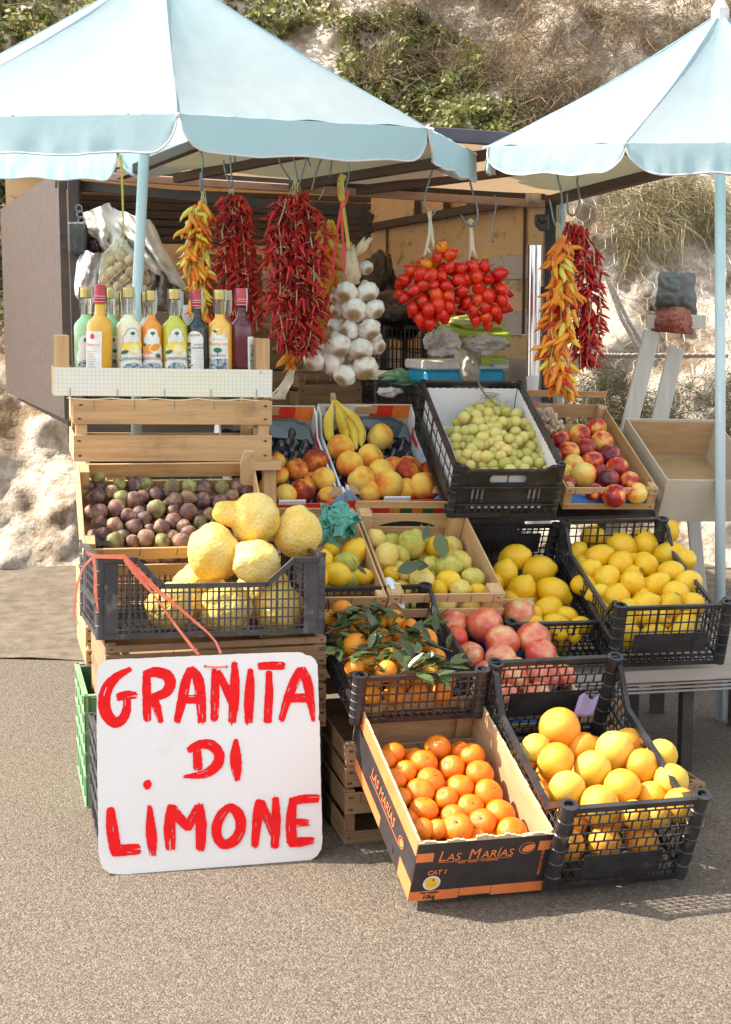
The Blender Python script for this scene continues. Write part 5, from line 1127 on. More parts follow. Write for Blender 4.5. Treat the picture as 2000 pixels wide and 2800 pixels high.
def stroke(cf, pts, rag=(6, 6), closed=False):
    """brush stroke: pts = (x, y, width) smoothed; ragged ends"""
    LAY[0] += 1; off = .0008 + .00009 * LAY[0]; Q = []
    N = len(pts)
    def g(i): return pts[i % N] if closed else pts[max(0, min(N - 1, i))]
    for i in range(N if closed else N - 1):
        p0, p1, p2, p3 = g(i - 1), g(i), g(i + 1), g(i + 2)
        for k in range(8):
            t_ = k / 8; Q.append([.5 * ((2 * b1) + (c1 - a1) * t_ + (2 * a1 - 5 * b1 + 4 * c1 - d1) * t_ ** 2 + (3 * b1 - a1 - 3 * c1 + d1) * t_ ** 3) for a1, b1, c1, d1 in zip(p0, p1, p2, p3)])
    Q.append(list(g(0) if closed else pts[-1])); lanes = 13; rows = []; nQ = len(Q)
    lj = [rnd(0, 1) for _ in range(lanes + 1)]
    for i, (x, y, w) in enumerate(Q):
        a = Q[max(0, i - 1)]; c_ = Q[min(nQ - 1, i + 1)]
        if closed: a = Q[(i - 1) % (nQ - 1)]; c_ = Q[(i + 1) % (nQ - 1)]
        dx, dy = c_[0] - a[0], c_[1] - a[1]; L_ = math.hypot(dx, dy) or 1; dx /= L_; dy /= L_; row = []
        for j in range(lanes + 1):
            s = (j / lanes - .5) * w + (rnd(-2.2, 2.2) if j in (0, lanes) else 0)
            ex = 0
            if not closed and i == 0: ex = -math.sqrt(max(0, .25 - (j / lanes - .5) ** 2)) * w * .55 - rnd(0, rag[0]) * rnd(.3, 2.8)
            if not closed and i == nQ - 1: ex = math.sqrt(max(0, .25 - (j / lanes - .5) ** 2)) * w * .45 + rnd(0, rag[1]) * rnd(.3, 3.2)
            row.append(son(cf(x - dy * s + dx * ex, y + dx * s + dy * ex), off))
        rows.append(row)
    vs = [p for r in rows for p in r]; fs = []; hole = set()
    for _ in range(random.choice((1, 2, 3, 4))):
        j0 = random.randrange(1, lanes - 1); i0 = random.choice((random.randrange(nQ), random.randrange(max(1, nQ - 10), nQ + 1)))
        for k in range(random.choice((1, 2, 3, 5))): hole.add((i0 + k, j0))
    for i in range(nQ - 1):
        for j in range(lanes):
            if (i, j) in hole: continue      # bare specks the brush missed
            fs.append((i * (lanes + 1) + j, i * (lanes + 1) + j + 1, (i + 1) * (lanes + 1) + j + 1, (i + 1) * (lanes + 1) + j))
    SB.add(vs, fs)
S4 = lambda *p, **k: stroke(C4, p, **k)
S5 = lambda *p, **k: stroke(C5, p, **k)
S4((418, 218, 40), (330, 268, 62), (262, 340, 84), (232, 440, 92), (245, 540, 92), (302, 608, 84), (362, 590, 74), (396, 520, 66), (400, 440, 58)); S4((345, 418, 62), (400, 408, 66), (458, 408, 52), rag=(9, 9))
S4((548, 240, 60), (545, 340, 66), (547, 460, 66), (550, 585, 60), rag=(3, 9)); S4((548, 248, 60), (620, 238, 80), (695, 262, 84), (720, 318, 84), (690, 385, 76), (600, 425, 66)); S4((595, 425, 60), (620, 500, 66), (650, 600, 40), rag=(3, 10))
S4((868, 220, 56), (838, 300, 70), (810, 430, 72), (772, 595, 50), rag=(3, 9)); S4((875, 218, 60), (925, 290, 80), (945, 430, 78), (955, 595, 62), rag=(3, 8)); S4((810, 438, 64), (950, 438, 66), rag=(2, 2))
S4((1045, 225, 38), (1052, 330, 62), (1050, 450, 66), (1047, 580, 58), rag=(9, 8)); S4((1075, 240, 44), (1125, 340, 62), (1185, 470, 66), rag=(3, 3)); S4((1195, 178, 44), (1198, 300, 70), (1192, 450, 78), (1178, 595, 58), rag=(10, 9))
S4((1312, 225, 42), (1310, 330, 70), (1303, 460, 76), (1300, 600, 58), rag=(4, 8)); S4((1385, 193, 58), (1470, 190, 62), (1550, 190, 60), rag=(3, 6)); S4((1450, 242, 48), (1450, 400, 62), (1440, 598, 62), rag=(3, 6))
S5((330, 222, 60), (285, 310, 72), (240, 420, 66), (190, 585, 46), rag=(3, 7)); S5((340, 220, 64), (380, 310, 74), (402, 440, 62), (425, 590, 30), rag=(3, 7)); S5((265, 432, 64), (330, 428, 66), (395, 430, 66), rag=(2, 2))
S4((918, 805, 60), (922, 880, 68), (925, 950, 68), rag=(2, 2)); S4((862, 812, 50), (940, 772, 66), (1030, 782, 78), (1082, 850, 78), (1060, 930, 78), (975, 990, 62), (835, 1010, 26), rag=(4, 12))
S4((1205, 742, 34), (1203, 850, 82), (1208, 940, 82), (1215, 1030, 40), rag=(3, 5))
S4((538, 1066, 60), (552, 1070, 78), (566, 1074, 60), rag=(1, 1))
S4((278, 1255, 60), (288, 1380, 86), (302, 1480, 90), (312, 1545, 84), rag=(5, 3)); S4((300, 1560, 84), (400, 1552, 86), (478, 1546, 80), rag=(2, 7))
S4((568, 1240, 36), (573, 1350, 66), (582, 1460, 82), (590, 1580, 48), rag=(10, 7)); 
S4((730, 1235, 70), (715, 1380, 86), (722, 1535, 74), rag=(3, 5)); S4((735, 1245, 70), (790, 1320, 76), (850, 1385, 66), rag=(2, 5)); S4((925, 1240, 60), (890, 1310, 70), (850, 1388, 60), rag=(3, 6)); S4((935, 1235, 66), (948, 1380, 82), (942, 1540, 68), rag=(9, 7))
S4((1158, 1240, 62), (1225, 1290, 82), (1240, 1390, 78), (1195, 1480, 78), (1110, 1510, 72), (1062, 1430, 74), (1082, 1320, 74), closed=True)
S4((1378, 1195, 60), (1362, 1330, 72), (1345, 1515, 52), rag=(3, 8)); S4((1392, 1205, 60), (1430, 1300, 66), (1485, 1430, 62), rag=(3, 3)); S4((1498, 1180, 50), (1502, 1340, 68), (1492, 1520, 62), rag=(9, 7))
S5((275, 1195, 60), (258, 1330, 78), (265, 1490, 80), rag=(4, 3)); S5((262, 1192, 56), (360, 1175, 64), (450, 1172, 60), rag=(3, 9)); S5((262, 1352, 52), (320, 1350, 60), (372, 1350, 52), rag=(2, 11)); S5((255, 1500, 66), (340, 1492, 70), (412, 1482, 50), rag=(2, 9))
SB.build('red_lettering', MT['sign_red'], sg)
b = MB(); b.tube([son(C4(980, 195), .004), son(C4(1060, 200), .006), son(C4(1135, 197), .004)], .0022, 6); b.build('string_loop', MT['coral'], sg)
b = MB(); [b.lathe([(.0035, 0), (0, 0)], 8, Matrix.Translation(son(C4(*q), .0032)) @ Matrix.Rotation(PI / 2, 4, 'X')) for q in ((980, 195), (1135, 197))]; b.build('string_hole', MT['black_print'], sg)

# ------------------------------------------------------------------ supports
stack(pose((.135, 3.86, 0.0), 15.5, 3, 0), 0, 'weathered slatted crate on the asphalt behind the carton, bottom one of two', .40, .56, .15, 'old', 2, frontslats=[(0, .035), (.085, .145)])
stack(pose((.137, 3.87, 0.155), 15.5, 5, 0), 0, 'weathered slatted crate under the leafy mandarins, upper one of two', .40, .55, .12, 'old', 2, frontslats=[(0, .055), (.065, .115)])
stack(pose((.60, 4.20, 0.0), 14, 0, 0), 0, 'weathered slatted crate hidden under the pomegranates', .36, .40, .14, 'old', 2)
stack(pose((.60, 4.24, 0.145), 14, 6, 0), 0, 'weathered slatted crate carrying the back of the pomegranates', .36, .36, .13, 'old', 2)
stack(pose((.78, 3.90, 0.0), 14.8, 0, 0), 0, 'weathered slatted crate propping the back of the grapefruit crate', .34, .30, .13, 'old', 2)
bn = thing('metal_bench', 'grey aluminium bench edge under the right lemon crates', 'bench', pose((.82, 4.36, .0), 11))
b = MB(); b.box(-.52, .62, 0, .016, .305, .345); [b.box(-.52, .62, .002, .014, .270 + .012 * k, .2775 + .012 * k) for k in range(3)]; b.build('edge_rail', MT['metal'], bn, bevel=.002)
b = MB(); b.box(-.52, .62, .017, .55, .33, .344); b.build('bench_top', MT['metal'], bn)
for x in (-.48, .20, .58):
    for y in (.05, .50): b = MB(); b.box(x - .018, x + .018, y, y + .036, 0, .329); b.build('leg', MT['darkmetal'], bn)
rk = thing('display_rack', 'dark sloping display rack hidden under the upper row of fruit boxes', 'rack', pose((.36, 4.95, 0), 13))
b = MB(); b.prism([V((-.85, .0, .73)), V((.78, .0, .73)), V((.78, .62, .99)), V((-.85, .62, .99))], (0, 0, -.012)); b.build('shelf', MT['darkmetal'], rk)
for x in (-.8, 0, .72):
    b = MB(); b.box(x - .02, x + .02, .02, .06, 0, .72); b.build('leg', MT['darkmetal'], rk); b = MB(); b.box(x - .02, x + .02, .55, .59, 0, .945); b.build('leg', MT['darkmetal'], rk)
tb = thing('trestle_table', 'wooden trestle table behind the fig crate, carrying the slatted crate', 'table', pose((-.62, 4.58, 0), 13.2))
b = MB(); b.box(-.24, .36, 0, .45, .93, .960); b.build('table_top', MT['wood_x'], tb)
for x in (-.15, .33):
    for y in (.04, .40): b = MB(); b.box(x - .02, x + .02, y, y + .04, 0, .929); b.build('leg', MT['wood_z'], tb)
# cardboard box, far right
BOXM = M_M.to_3x3().to_4x4(); BOXM.translation = at(1712, 1143, 5.42) - M_M.to_3x3() @ V((-.18, .45, .17))
bxr = thing('cardboard_box', 'open plain cardboard box right of the nectarine crate', 'box', BOXM)
W, L, H, t = .36, .45, .17, .005
for nm, q in (('front_wall', (-W / 2, W / 2, 0, t)), ('back_wall', (-W / 2, W / 2, L - t, L)), ('side_wall', (-W / 2, -W / 2 + t, t, L - t)), ('side_wall', (W / 2 - t, W / 2, t, L - t))):
    b = MB(); b.box(*q, 0, H); b.build(nm, MT['card_lt'], bxr, bevel=.001)
b = MB(); b.box(-W / 2 + t, W / 2 - t, t, L - t, .002, .006); b.box(-W / 2 + t + .001, -W / 2 + t + .0025, .01, L - .01, .01, H - .002); b.box(-W / 2 + .02, W / 2 - .01, L - t - .003, L - t - .001, .02, H - .01); b.build('inner_lining', MT['card'], bxr)
b = MB(); b.surf(lambda u, v: V((-W / 2 - .0015 + .004 * v, .01 + .16 * u, H - .10 + .10 * v + .004 * math.sin(12 * u))), 8, 6); b.build('white_film', MT['paper'], bxr)
tr = thing('wooden_trestle', 'whitewashed wooden trestle leaning behind the cardboard box', 'trestle', Matrix.Translation((0, 0, 0)))
def plank(p, q, w, nm, th=.02): b = MB(); b.bar(p, q, w, th, (0, -1, 0)); b.build(nm, MT['white_wood'], tr, bevel=.002)
plank(at(1690, 1290, 5.55), at(1784, 905, 5.55), .062, 'leg'); plank(at(1785, 1230, 5.65), at(1850, 950, 5.65), .062, 'leg'); plank(at(1768, 880, 5.56), at(1930, 880, 5.56), .05, 'cross_bar')
plank(at(1690, 1300, 5.6), at(1620, 1985, 5.25), .05, 'leg'); plank(at(1880, 1230, 5.7), at(1940, 1900, 5.6), .05, 'leg')
# ------------------------------------------------------------------ umbrellas
def sc_eye(p, s): return EYE + (V(p) - EYE) * s
def umbrella(label, corners, apex, drop, pole, radius=.018, flare=.012, rc_=.10):
    ctr = sum((V(c_) for c_ in corners), V()) / len(corners); N = len(corners)
    rt = thing('market_umbrella', label, 'umbrella', Matrix.Translation((pole[0].x, pole[0].y, 0)), 'pale blue market umbrellas'); bpy.context.view_layer.update(); o0 = rt.matrix_world.translation
    cs = [V(c_) - o0 for c_ in corners]; ap = V(apex) - o0; ct = ctr - o0
    cn = MB(); va = MB(); hm = MB()
    for i in range(N):
        a, b_ = cs[i], cs[(i + 1) % N]
        def pan(u, v):
            e = a.lerp(b_, u); q = ap.lerp(e, v); q.z -= .035 * math.sin(PI * v) * 1.0 * (4 * u * (1 - u)) + .02 * math.sin(PI * v); wr = .006 * noise.noise(V((u * 9, v * 2, i * 3.3))) * v + .004 * noise.noise(q * 9); return q + V((0, 0, wr))
        cn.surf(pan, 24, 16)
        out = ((a + b_) / 2 - ct); out.z = 0; out.normalize()
        def sh(u): m = min(u, 1 - u) / rc_; return 1 if m >= 1 else math.sqrt(max(0, 1 - (1 - m) ** 2))
        def hemp(u, v):
            q = a.lerp(b_, u) + V((0, 0, -drop * sh(u) * v)) + out * (flare * v * sh(u) + .012 * v * noise.noise(V((u * 11, v * 1.2, i * 2.7))) + .006 * v * noise.noise(V((u * 31, v, i * 1.7)))); q.z += .004 * math.sin(u * 17 + i) * v; return q
        us = [0, .01, .025, .045, .07, .10, .13] + [.13 + .74 * k / 40 for k in range(1, 40)] + [.87, .90, .93, .955, .975, .99, 1]
        b0 = len(us) - 1
        va.surf(lambda u, v: hemp(us[round(u * b0)], v), b0, 6); hm.tube([hemp(u, 1) for u in us], .0030, 5)
    cn.build('canopy', MT['canopy'], rt, smooth=True); va.build('valance', MT['canopy'], rt, smooth=True); hm.build('hem_tape', MT['trim'], rt, smooth=True)
    for c_ in cs:
        MB().tube([ap + V((0, 0, -.02)), ap.lerp(c_, .5) + V((0, 0, -.035)), c_ + V((0, 0, -.006))], .0045, 5).build('rib', MT['wire'], rt)
        MB().tube([ap.lerp(c_, k / 10) + V((0, 0, .0005 - .02 * math.sin(PI * k / 10))) for k in range(11)], .0026, 5).build('seam', MT['canopy'], rt, smooth=True)
        d = (c_ - ct).normalized(); MB().tube([c_ - d * .006, c_ + d * .020 + V((0, 0, -.006))], .0045, 6).build('rib_tip', MT['white_print'], rt)
    b = MB(); b.tube([V(p) - o0 for p in pole], radius, 16); b.build('pole', MT['pole'], rt, smooth=True)
    b = MB(); b.tube([ap + V((0, 0, -.03)), ap + V((0, 0, .012)), ap + V((0, 0, .05))], [.03, .03, .008], 10); b.build('finial', MT['white_print'], rt)
    return rt
Su = 1.08
uc = [(-.45, 3.60, 1.895), (.166, 4.01, 1.915), (.342, 4.70, 1.925), (-.05, 5.30, 2.12), None, None, (-1.56, 4.41, 1.95), (-1.17, 3.79, 1.91)]
uc = [sc_eye(p, Su) if p else None for p in uc]; uc[4] = at(321, 418, 5.55); uc[5] = at(-70, 404, 5.30)
pole_top = at(445, -92, 4.93)
u1 = umbrella('large pale blue market umbrella over the left of the stall', uc, at(445, -100, 4.93), .10, [at(368, 2055, 4.93), at(376, 800, 4.93), at(397, 370, 4.93), pole_top])
b = MB(); q = at(393, 372, 4.905) - u1.location; b.tube([q + V((0, .025, .05)), q + V((0, .025, -.055))], .0205, 16); b.build('pole_sleeve', MT['pole'], u1, smooth=True)
b = MB(); q = at(407, 405, 4.905) - u1.location; b.tube([q, q + V((0, -.006, 0))], .005, 8); b.build('pin', MT['steel'], u1)
Rr = .79; tx = .10; ph = -2.905; rc = []
for i in range(8):
    a = ph + i * PI / 4; x, y = Rr * math.cos(a), Rr * math.sin(a); rc.append(V((1.166 + x, 5.018 + y * math.cos(tx), 1.981 + y * math.sin(tx))))
umbrella('pale blue market umbrella at the right edge of the stall', rc, at(1970, 35, 5.0), .088, [at(1970, 2100, 5.06), at(1970, 50, 5.01)], rc_=.17)

# ------------------------------------------------------------------ truck
tk = thing('delivery_truck', 'open-sided delivery truck with a tan roof flap, parked behind the stall', 'truck', Matrix.Translation((0, 5.7, 0))); bpy.context.view_layer.update(); T0 = V((0, 5.7, 0))
RL, RR, FL, FR = at(330, 468, 5.7), at(1500, 546, 5.66), at(640, 345, 4.95), at(1930, 437, 5.02)
ql = lambda u, v: RL.lerp(RR, u).lerp(FL.lerp(FR, u), v)
b = MB(); b.surf(lambda u, v: ql(u, v) - T0 + V((0, 0, .012 - .02 * math.sin(PI * v) * abs(math.sin(PI * u * 4)))), 24, 12); b.build('roof_flap', MT['tarp'], tk, smooth=True)
b = MB(); b.bar(FL - T0 + V((0, -.02, .018)), FR - T0 + V((0, -.02, .018)), .03, .045); b.build('roof_edge', MT['roofblue'], tk, bevel=.003)
for (u0, u1_, w) in ((0, 0, .035), (.13, .28, .032), (.40, .585, .032), (.556, .80, .032), (.985, .985, .05)):
    b = MB(); b.bar(ql(u0, 0) - T0 + V((0, 0, -.014)), ql(u1_, .97) - T0 + V((0, 0, -.014)), w, .034); b.build('roof_beam', MT['beam'], tk, bevel=.002)
ra, rb = at(150, 474, 5.78), at(1492, 559, 5.62)
b = MB(); b.bar(ra - T0, rb - T0, .03, .030); b.build('side_rail', MT['rust'], tk, bevel=.003)
b = MB(); b.bar(ra - T0 + V((0, .02, .028)), rb - T0 + V((0, .02, .028)), .04, .022); b.build('rail_cap', MT['darkmetal'], tk)
b = MB(); b.bar(ra - T0 + V((0, .03, -.035)), rb - T0 + V((-.70, .03, -.028)), .03, .036); b.build('lower_rail', MT['darkmetal'], tk)
for k in range(7):
    y0 = 516 + k * 23; b = MB(); b.bar(at(205, y0, 6.1) - T0, at(1015, y0 + 30 - k * 3, 6.2) - T0, .02, .020 if k % 2 == 0 else .024); b.build('side_slat', MT['slatbrown'], tk, bevel=.002)
b = MB(); b.bar(at(205, 590, 6.14) - T0, at(1012, 610, 6.24) - T0, .012, .21); b.build('slat_backing', plain('tan_slat_backing', [(.2, (.46, .32, .19)), (.8, (.58, .42, .27))], 4, .7), tk)
WA = at(1500, 880, 5.72); WB = at(985, 880, 8.0)
qa, qb, qc, qd = RL - T0 + V((-.25, .12, .03)), RR - T0 + V((.05, .02, .03)), V((WB.x + .02, 2.31, .0)), V((-1.95, 2.31, 0)); qc.z = 2.16; qd.z = 2.25
b = MB(); b.surf(lambda u, v: qa.lerp(qb, u).lerp(qd.lerp(qc, u), v) + V((0, 0, -.03 * math.sin(PI * v) * abs(math.sin(5 * PI * u)))), 20, 10); b.build('ceiling_tarp', MT['tarp'], tk, smooth=True)
b = MB(); b.bar(at(985, 560, 6.0) - T0, at(1010, 640, 6.0) - T0, .05, .05); b.bar(at(1020, 585, 5.95) - T0, at(1010, 615, 5.95) - T0, .02, .02); b.build('latch_bracket', MT['darkmetal'], tk, bevel=.004)
# far end wall: boards of yellowed panel and grey rails
WA = at(1500, 880, 5.72); WB = at(985, 880, 8.0); wd = (WB - WA).normalized(); wl = (WB - WA).length; wn = V((-wd.y, wd.x, 0))
def wallstrip(z0, z1, m, nm, off=0): b = MB(); b.add([WA - T0 + V((0, 0, z0 - 1.4)) + wn * off, WB - T0 + V((0, 0, z0 - 1.4)) + wn * off, WB - T0 + V((0, 0, z1 - 1.4)) + wn * off, WA - T0 + V((0, 0, z1 - 1.4)) + wn * off, WA - T0 + V((.03, .01, z0 - 1.4)), WB - T0 + V((.03, .01, z0 - 1.4)), WB - T0 + V((.03, .01, z1 - 1.4)), WA - T0 + V((.03, .01, z1 - 1.4))], [(0, 1, 2, 3), (7, 6, 5, 4), (0, 4, 5, 1), (3, 2, 6, 7), (0, 3, 7, 4), (1, 5, 6, 2)]); b.build(nm, m, tk)
zs = [1.02, 1.25, 1.348, 1.449, 1.571, 1.668, 2.06]
for k in range(6): wallstrip(zs[k] + .0008, zs[k + 1] - .0008, MT['greyband'] if k in (0, 2, 4) else MT['wallboard'], 'end_wall_board', .006 if k % 2 == 0 else 0)
b = MB(); b.bar(WA.lerp(WB, .0) - T0 + V((-.01, 0, .478)) + wn * .02, WA.lerp(WB, .9) - T0 + V((0, 0, .49)) + wn * .02, .03, .035); [b.bar(WA.lerp(WB, t_) - T0 + V((0, 0, .49)) + wn * .02, WA.lerp(WB, t_) - T0 + V((0, 0, .57)) + wn * .02, .03, .02) for t_ in (.2, .32, .44, .6)]; b.build('wall_top_rail', MT['darkmetal'], tk)
for t_ in (.09, .80): b = MB(); b.bar(WA.lerp(WB, t_) - T0 + V((0, 0, -.05)) + wn * .010, WA.lerp(WB, t_) - T0 + V((0, 0, .47)) + wn * .010, .012, .008, wn); b.build('wall_seam_strip', MT['beam'], tk)
# back wall
for k in range(6):
    b = MB(); z0, z1 = zs[k], zs[k + 1] + (.35 if k == 5 else 0); b.box(-1.93, WB.x + .02, 8.0 - 5.7, 8.03 - 5.7, z0 + .001, z1 - .001); b.build('back_wall_board', MT['greyband'] if k % 2 == 0 else MT['wallboard'], tk)
b = MB(); q = at(190, 880, 5.75) - T0; b.prism([V((q.x, .06, 1.02)), V((-1.93, 2.3, 1.02)), V((-1.93, 2.3, 2.0)), V((q.x, .06, 1.98))], (-.03, 0, 0)); b.build('left_end_wall', MT['slatbrown'], tk)
b = MB(); b.prism([V((-1.14, .05, .98)), V((.72, .05, .98)), V((.72, 2.3, .98)), V((-1.90, 2.3, .98))], (0, 0, .04)); b.box(-1.16, .78, .0, .05, .93, 1.03); b.build('load_floor', MT['slatbrown'], tk)
b = MB(); b.box(-1.0, .66, .3, 2.3, .55, .92); b.build('chassis', MT['darkmetal'], tk)
for x in (-.78, .35):
    b = MB(); b.lathe([(0, -.11), (.20, -.11), (.34, -.10), (.36, -.06), (.36, .06), (.34, .10), (.20, .11), (0, .11)], 28, Matrix.Translation((x, .55, .36)) @ Matrix.Rotation(PI / 2, 4, 'X')); b.build('wheel', MT['black'], tk)
def pst(px, y0, y1, Y, w, m=MT['darkmetal'], d=.06): b = MB(); p, q = at(px, y0, Y) - T0, at(px, y1, Y) - T0; q.x = p.x; q.y = p.y; b.bar(p, q, w, d, (0, -1, 0)); b.build('corner_post', m, tk, bevel=.004)
pst(1506, 528, 1300, 5.67, .042); pst(1537, 540, 1300, 5.74, .03, MT['greyband'], .03); pst(203, 468, 1250, 5.75, .045)
b = MB(); p = at(1460, 543, 5.57) - T0; b.lathe([(0, -.03), (.019, -.03), (.021, -.02), (.016, -.012), (.021, 0), (.021, .02), (.016, .026), (0, .026)], 18, Matrix.Translation(p) @ Matrix.Rotation(PI / 2, 4, 'Y')); b.build('roller', plain('cream_roller', [(.2, (.42, .35, .25)), (.8, (.55, .47, .36))], 20, .5), tk, smooth=True)
b = MB(); p = at(1480, 608, 5.55) - T0; b.prism([p + V((-.02, 0, .03)), p + V((.03, 0, .03)), p + V((.03, 0, -.03)), p + V((.0, 0, -.03)), p + V((-.02, 0, -.005))], (0, .05, 0)); b.lathe([(.016, -.03), (.016, .01), (.008, .012), (0, .012)], 14, Matrix.Translation(p + V((.005, -.01, .012))) @ Matrix.Rotation(PI / 2, 4, 'X')); b.build('hinge_bracket', MT['black'], tk, bevel=.003)
b = MB(); [b.tube([at(216, 570, 5.7) - T0 + V((.012 * math.cos(a) + .004 * k, 0, .014 * math.sin(a) - .022 * k)) for a in [j * .7 for j in range(10)]], .003, 5) for k in range(3)]; b.build('chain', MT['wire'], tk)
b = MB(); p = at(214, 650, 5.66) - T0; b.box(p.x - .04, p.x + .03, p.y, p.y + .06, p.z - .06, p.z + .06); b.build('grey_box', MT['black2'], tk, bevel=.008)
# cup dispenser
cd_ = thing('cup_dispenser', 'steel tube dispenser of white paper cups on the truck post', 'cup dispenser', Matrix.Translation(at(1460, 850, 5.52))); r_ = .0245
zt, zb = at(1460, 671, 5.52).z - cd_.location.z, at(1460, 1027, 5.52).z - cd_.location.z
b = MB(); b.lathe([(0, zt), (r_, zt), (r_, zb), (r_ * .96, zb)], 28); b.build('steel_tube', MT['steel'], cd_, smooth=False)
b = MB(); b.lathe([(r_ * .95, zb + .01), (r_ * .95, zb - .005), (r_ * 1.0, zb - .006), (r_ * .98, zb - .012), (r_ * .72, zb - .078), (0, zb - .078)], 24); b.build('paper_cup', MT['paper'], cd_, smooth=False)
b = MB(); b.box(-.01, .05, r_ * .9, r_ + .02, .05, .09); b.build('bracket', MT['darkmetal'], cd_)

# ------------------------------------------------------------------ hooks
def hook(label, pts, cf, Y=5.2, r=.0032):
    P = [at(*cf(*p), Y) for p in pts]; o0 = P[0]; Q = []
    n = len(P)
    for i in range(n - 1):
        p0, p1, p2, p3 = P[max(0, i - 1)], P[i], P[i + 1], P[min(n - 1, i + 2)]
        for k in range(5):
            t_ = k / 5; Q.append(.5 * ((2 * p1) + (p2 - p0) * t_ + (2 * p0 - 5 * p1 + 4 * p2 - p3) * t_ ** 2 + (3 * p1 - p0 - 3 * p2 + p3) * t_ ** 3))
    Q.append(P[-1]); b = MB(); b.tube([q - o0 for q in Q], r, 6); o = b.build('wire_hook', MT['wire'], smooth=True); o.location = o0; tag(o, label, 'hook', 'bent wire hooks under the roof flap')
hook('bent wire hook carrying the yellow and orange pepper bunch beside the pole', [(935, 440), (940, 560), (960, 640), (955, 760), (960, 860), (945, 850), (945, 735)], A1)
hook('short wire hook hanging free above the yellow pepper bunch', [(955, 440), (965, 520), (982, 592)], A1, 5.25)
hook('bent wire hook carrying the first red chilli bunch', [(1160, 440), (1165, 640), (1170, 720), (1182, 840), (1160, 810), (1125, 720), (1115, 645)], A1)
hook('short wire hook hanging free above the first red chilli bunch', [(1190, 440), (1195, 560), (1200, 665)], A1, 5.25)
hook('thick short hook end hanging above the big red chilli bunch', [(165, 470), (168, 598)], A2, 5.25, .009)
hook('slanting wire hook at the left of the big chilli bunch', [(160, 560), (170, 640), (215, 730), (270, 805)], A2)
hook('wire hook bent into the top knot of the big chilli bunch', [(262, 500), (265, 560), (290, 680), (310, 790)], A2)
hook('crooked wire hook at the right of the chilli top knot', [(330, 510), (365, 580), (405, 690)], A2, 5.25)
hook('wire hook running down-left into the big chilli bunch', [(385, 560), (375, 640), (345, 740), (318, 830)], A2)
hook('long wire hook on the right side of the big chilli bunch', [(490, 530), (480, 640), (440, 760), (412, 870)], A2)
hook('empty straight wire hook between the chilli and the garlic', [(575, 520), (565, 640), (545, 775)], A2, 5.25)
hook('twisted wire hook carrying the garlic straps', [(660, 530), (680, 660), (690, 740), (665, 850), (645, 920)], A2)
hook('short hook end beside the big chilli bunch', [(510, 845), (490, 900), (465, 938)], A2)
hook('large wire hook carrying the left tomato cluster', [(1325, 640), (1300, 740), (1255, 900), (1255, 1010), (1290, 1055), (1322, 1035), (1332, 1000)], A2, 5.25, .004)
hook('large wire hook carrying the right tomato cluster', [(222, 720), (240, 840), (285, 990), (285, 1090), (250, 1132), (200, 1110), (165, 1045)], A3, 5.25, .004)
hook('empty dark wire hook before the yellowed wall', [(412, 900), (425, 980), (395, 1110), (385, 1190), (398, 1255), (410, 1215)], A3, 5.4)
hook('long bent wire hook carrying the yellow pepper bunch on the post', [(868, 690), (885, 790), (910, 900), (905, 1080), (885, 1135), (855, 1105), (820, 925)], A3, 5.25, .004)
hook('curved dark wire hook carrying the bright red chilli bunch by the rock', [(1048, 690), (1025, 800), (1045, 940), (1010, 1045), (960, 1030), (950, 880)], A3, 5.3, .004)

# ------------------------------------------------------------------ chillies
def chilli_mesh(mat, seed, fat=.12, bend=.4):
    b = MB(); rg = random.Random(seed); n = 9; a = rg.uniform(-1, 1); c_ = rg.uniform(-1, 1)
    prof = [.55, .95, 1, .92, .86, .70, .52, .28, .05]
    b.tube([V((bend * a * math.sin(PI * .55 * k / 8) ** 2, bend * c_ * .5 * math.sin(2.2 * k / 8) ** 2, -k / 8)) for k in range(n)], [fat * p * rg.uniform(.85, 1.1) for p in prof], 8)
    o = b.build('chilli', mat, smooth=True); me = o.data; bpy.data.objects.remove(o); return me
CH = {'dry': [chilli_mesh(m_chred, s, .125, .45) for s in range(6)], 'fresh': [chilli_mesh(m_chfresh, s + 9, .11, .40) for s in range(6)], 'yellow': [chilli_mesh(m_chyel, s + 20, .16, .35) for s in range(6)], 'orange': [chilli_mesh(m_chor, s + 30, .17, .4) for s in range(5)]}
CALM = None
